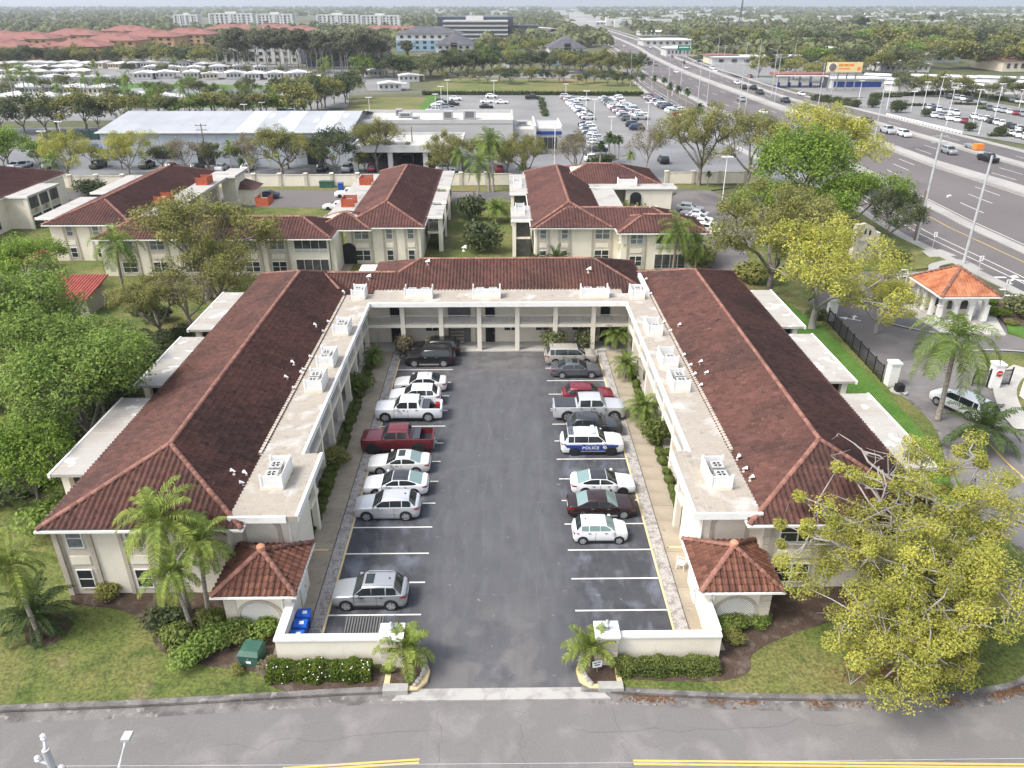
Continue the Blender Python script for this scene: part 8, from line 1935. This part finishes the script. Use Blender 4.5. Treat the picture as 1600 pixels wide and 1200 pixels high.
tree_row([(20, 118), (560, 122)], 10, ['mid', 'middark', 'midolive'], (.4, .6), 'gardens of the upper home park', 10, 5)
tree_row([(20, 262), (800, 266)], 14, ['midolive', 'mid', 'midgreen'], (.45, .7), 'car park planting behind the cream wall', 16, 5)
tree_row([(1115, 90), (1290, 108)], 10, ['midolive', 'mid', 'middark'], (.5, .8), 'planting of the strip mall', 9, 4)
tree_row([(565, 120), (680, 122)], 16, ['middark', 'mid', 'tall', 'midgreen'], (.8, 1.1), 'grove left of the blue apartments', 7, 3)
tree_row([(680, 116), (770, 114)], 14, ['mid', 'midgreen', 'midolive', 'middark'], (.85, 1.2), 'grove below the blue apartments', 6, 3)
tree_row([(795, 110), (1000, 116)], 26, ALLM, (.65, 1.05), 'grove along the park road', 7, 4)
tree_row([(740, 92), (850, 86)], 22, ALLM, (.8, 1.15), 'avenue before the offices', 12, 8, True)
tree_row([(700, 128), (990, 132)], 20, ['middark', 'mid', 'midolive'], (.45, .7), 'small trees along the field edge', 8, 3)
tree_row([(1095, 78), (1330, 76)], 34, ALLM, (1.0, 1.6), 'wood behind the strip mall', 7, 5, True)
tree_row([(1255, 106), (1420, 118)], 18, ALLM, (.8, 1.3), 'group round the billboard', 10, 6)
tree_row([(1400, 100), (1620, 108)], 24, ALLM, (1.0, 1.5), 'belt behind the far mobile homes', 9, 6, True)
tree_row([(1340, 80), (1620, 90)], 36, ALLM, (1.2, 1.9), 'far right oak wood', 8, 6, True)
tree_row([(1180, 122), (1300, 128)], 5, ['midolive', 'middark'], (.8, 1.1), 'verge before the gas station', 8, 3)
tree_row([(1395, 145), (1620, 160)], 12, ['midolive', 'mid'], (.5, .8), 'planted islands of the far dealer yard', 9, 5)
for k, vs in MASS.items():
    V = np.concatenate(vs); rg = np.random.default_rng(5)
    tag(link('wood_edge', np_mesh('wood_edge', V, np.arange(len(V)).reshape(-1, 4), M[k], rg.uniform(0, 1, len(V) // 4))), {'leaf_far': 'dull green', 'leaf_olive': 'olive', 'leaf_green': 'fresh green', 'leaf_dark': 'dark green'}.get(k, 'grey') + ' trees of the distant wood edges', 'woods', kind='stuff')
for i, px in enumerate((937, 950, 966, 985, 1003, 1021, 1036, 1045, 1058, 1072, 960, 1090)):
    palm(('sabal', i % 2), at(px, (262, 255, 250, 138, 140, 143, 146, 160, 165, 170, 245, 195)[i]), 'fan palm of the dealership planting, %s planted' % nth(i), i, (.95, 1.1, .9, .9, .95, 1.0, 1.0, 1.1, 1.1, 1.1, .8, 1.0)[i])
pl = sorted([o for o in COL.objects if str(o.get('label', '')).endswith('planted')], key=lambda o: at(0, 0)[0] * 0 + o.location.x / o.location.y)
for i, o in enumerate(pl): o['label'] = 'dark fan palm of the dealership planting, %s from the left' % nth(i); o['group'] = 'dealership fan palms'
for i, (px, py, s) in enumerate(((25, 165, 1.35), (45, 168, 1.5), (62, 166, 1.3), (140, 160, 1.1), (165, 162, 1.15), (205, 165, 1.2), (290, 178, 1.0), (385, 180, 1.0), (355, 176, .9), (515, 140, 1.4), (435, 172, .9), (100, 175, 1.0), (275, 118, .9), (150, 128, 1.0))): palm(('queen', i % 3), at(px, py), 'slim palm among the mobile homes, %s of that scatter' % nth(i), i, s)
pl = sorted([o for o in COL.objects if str(o.get('label', '')).endswith('that scatter')], key=lambda o: o.location.x / o.location.y)
for i, o in enumerate(pl): o['label'] = 'slim palm among the mobile homes, %s from the left' % nth(i); o['group'] = 'palms of the mobile home park'
palm(('queen', 1), at(995, 134), 'palm beside the highway retaining wall', 0, .9)
for i, (px, py, s, sxy) in enumerate(((1340, 62, 1.15, .8), (1347, 61, 1.1, .7), (1452, 50, 1.1, .7))): plant('pine', 0, at(px, py), s, ['dark cypress pair above the right woods, left', 'dark cypress pair above the right woods, right', 'single dark cypress on the right skyline'][i], sxy=sxy)
# ---------------------------------------------------------------- woods that run to the horizon: one mass
def woods():
    rg = np.random.default_rng(99); polys = []
    nl = 46; d = rg.normal(size=(nl, 3)); d /= np.linalg.norm(d, axis=1)[:, None]; d[:, 2] = np.abs(d[:, 2]) * .9 + .05
    Vs = []; Ts = []
    def clear(px, py):
        if 860 < px < 1110 and abs(px - np.interp(py, [20, 62, 112], [880, 975, 1075])) < np.interp(py, [20, 62, 112], [22, 40, 62]): return True
        for (a, b, c_, e) in ((270, 630, 30, 48), (690, 795, 26, 64), (790, 865, 48, 62), (1000, 1095, 58, 90), (690, 740, 70, 110), (770, 805, 68, 110), (0, 330, 60, 92)):
            if a < px < b and c_ < py < e: return True
        return False
    pts = []
    while len(pts) < 6800:
        py = 13.5 + 78 * rg.uniform() ** 2.1; px = rg.uniform(-350, 1950)
        if clear(px, py) or (py > 75 and px < 1050): continue
        pts.append(at(px, py))
    for x, y in pts:
        s = rg.uniform(4.2, 7.5) * (1 + y / 9000); hgt_ = rg.uniform(.75, 1.15); lp = d * (rg.uniform(.72, 1.08, nl)[:, None])
        P = lp * np.array([s, s, s * hgt_]) + np.array([x, y, s * .45]); n = d + rg.normal(size=(nl, 3)) * .35; n /= np.linalg.norm(n, axis=1)[:, None]
        a = np.cross(n, rg.normal(size=(nl, 3))); a /= np.linalg.norm(a, axis=1)[:, None]; b = np.cross(n, a); q = s * rg.uniform(.22, .42, nl)[:, None]
        Vs.append(np.stack([P - a * q, P - b * q * .8, P + a * q, P + b * q * .8], 1).reshape(-1, 3)); Ts.append(np.clip(rg.uniform(0, 1) * .7 + .3 * rg.uniform(0, 1, nl), 0, 1))
    V = np.concatenate(Vs); return np_mesh('woods', V, np.arange(len(V)).reshape(-1, 4), M['leaf_far'], np.concatenate(Ts))
tag(link('woods', woods()), 'dull green woods and suburbs running to the hazy horizon', 'woods', kind='stuff')
# scattered pale roofs in the far suburbs
rg = np.random.default_rng(8); mb = MB()
for _ in range(260):
    px, py = rg.uniform(640, 1660), 13.5 + 30 * rg.uniform() ** 1.6
    if px < 900 and py > 24: continue
    x, y = at(px, py); s = rg.uniform(6, 26); mb.box(x - s, x + s, y, y + 12, 0, rg.uniform(6, 11))
tag(mb.build('far_suburb', M['siding_white']), 'pale specks of distant suburban roofs below the horizon', 'suburb', kind='stuff')
# ================================================================ THE HAZY AIR
hz = MB().box(-13000, 13000, -300, 13000, -1.2, 75).build('haze', [])
m = bpy.data.materials.new('haze'); m.use_nodes = True
N = m.node_tree.nodes
for n in list(N):
    if n.type == 'BSDF_PRINCIPLED': N.remove(n)
v = N.new('ShaderNodeVolumePrincipled')
v.inputs['Color'].default_value = (.86, .92, 1.0, 1)
v.inputs['Density'].default_value = .00014
v.inputs['Anisotropy'].default_value = .25
m.node_tree.links.new(v.outputs[0], N['Material Output'].inputs['Volume'])
hz.data.materials.append(m)
tag(hz, 'pale bluish haze of humid air over the whole landscape', 'haze', kind='stuff')
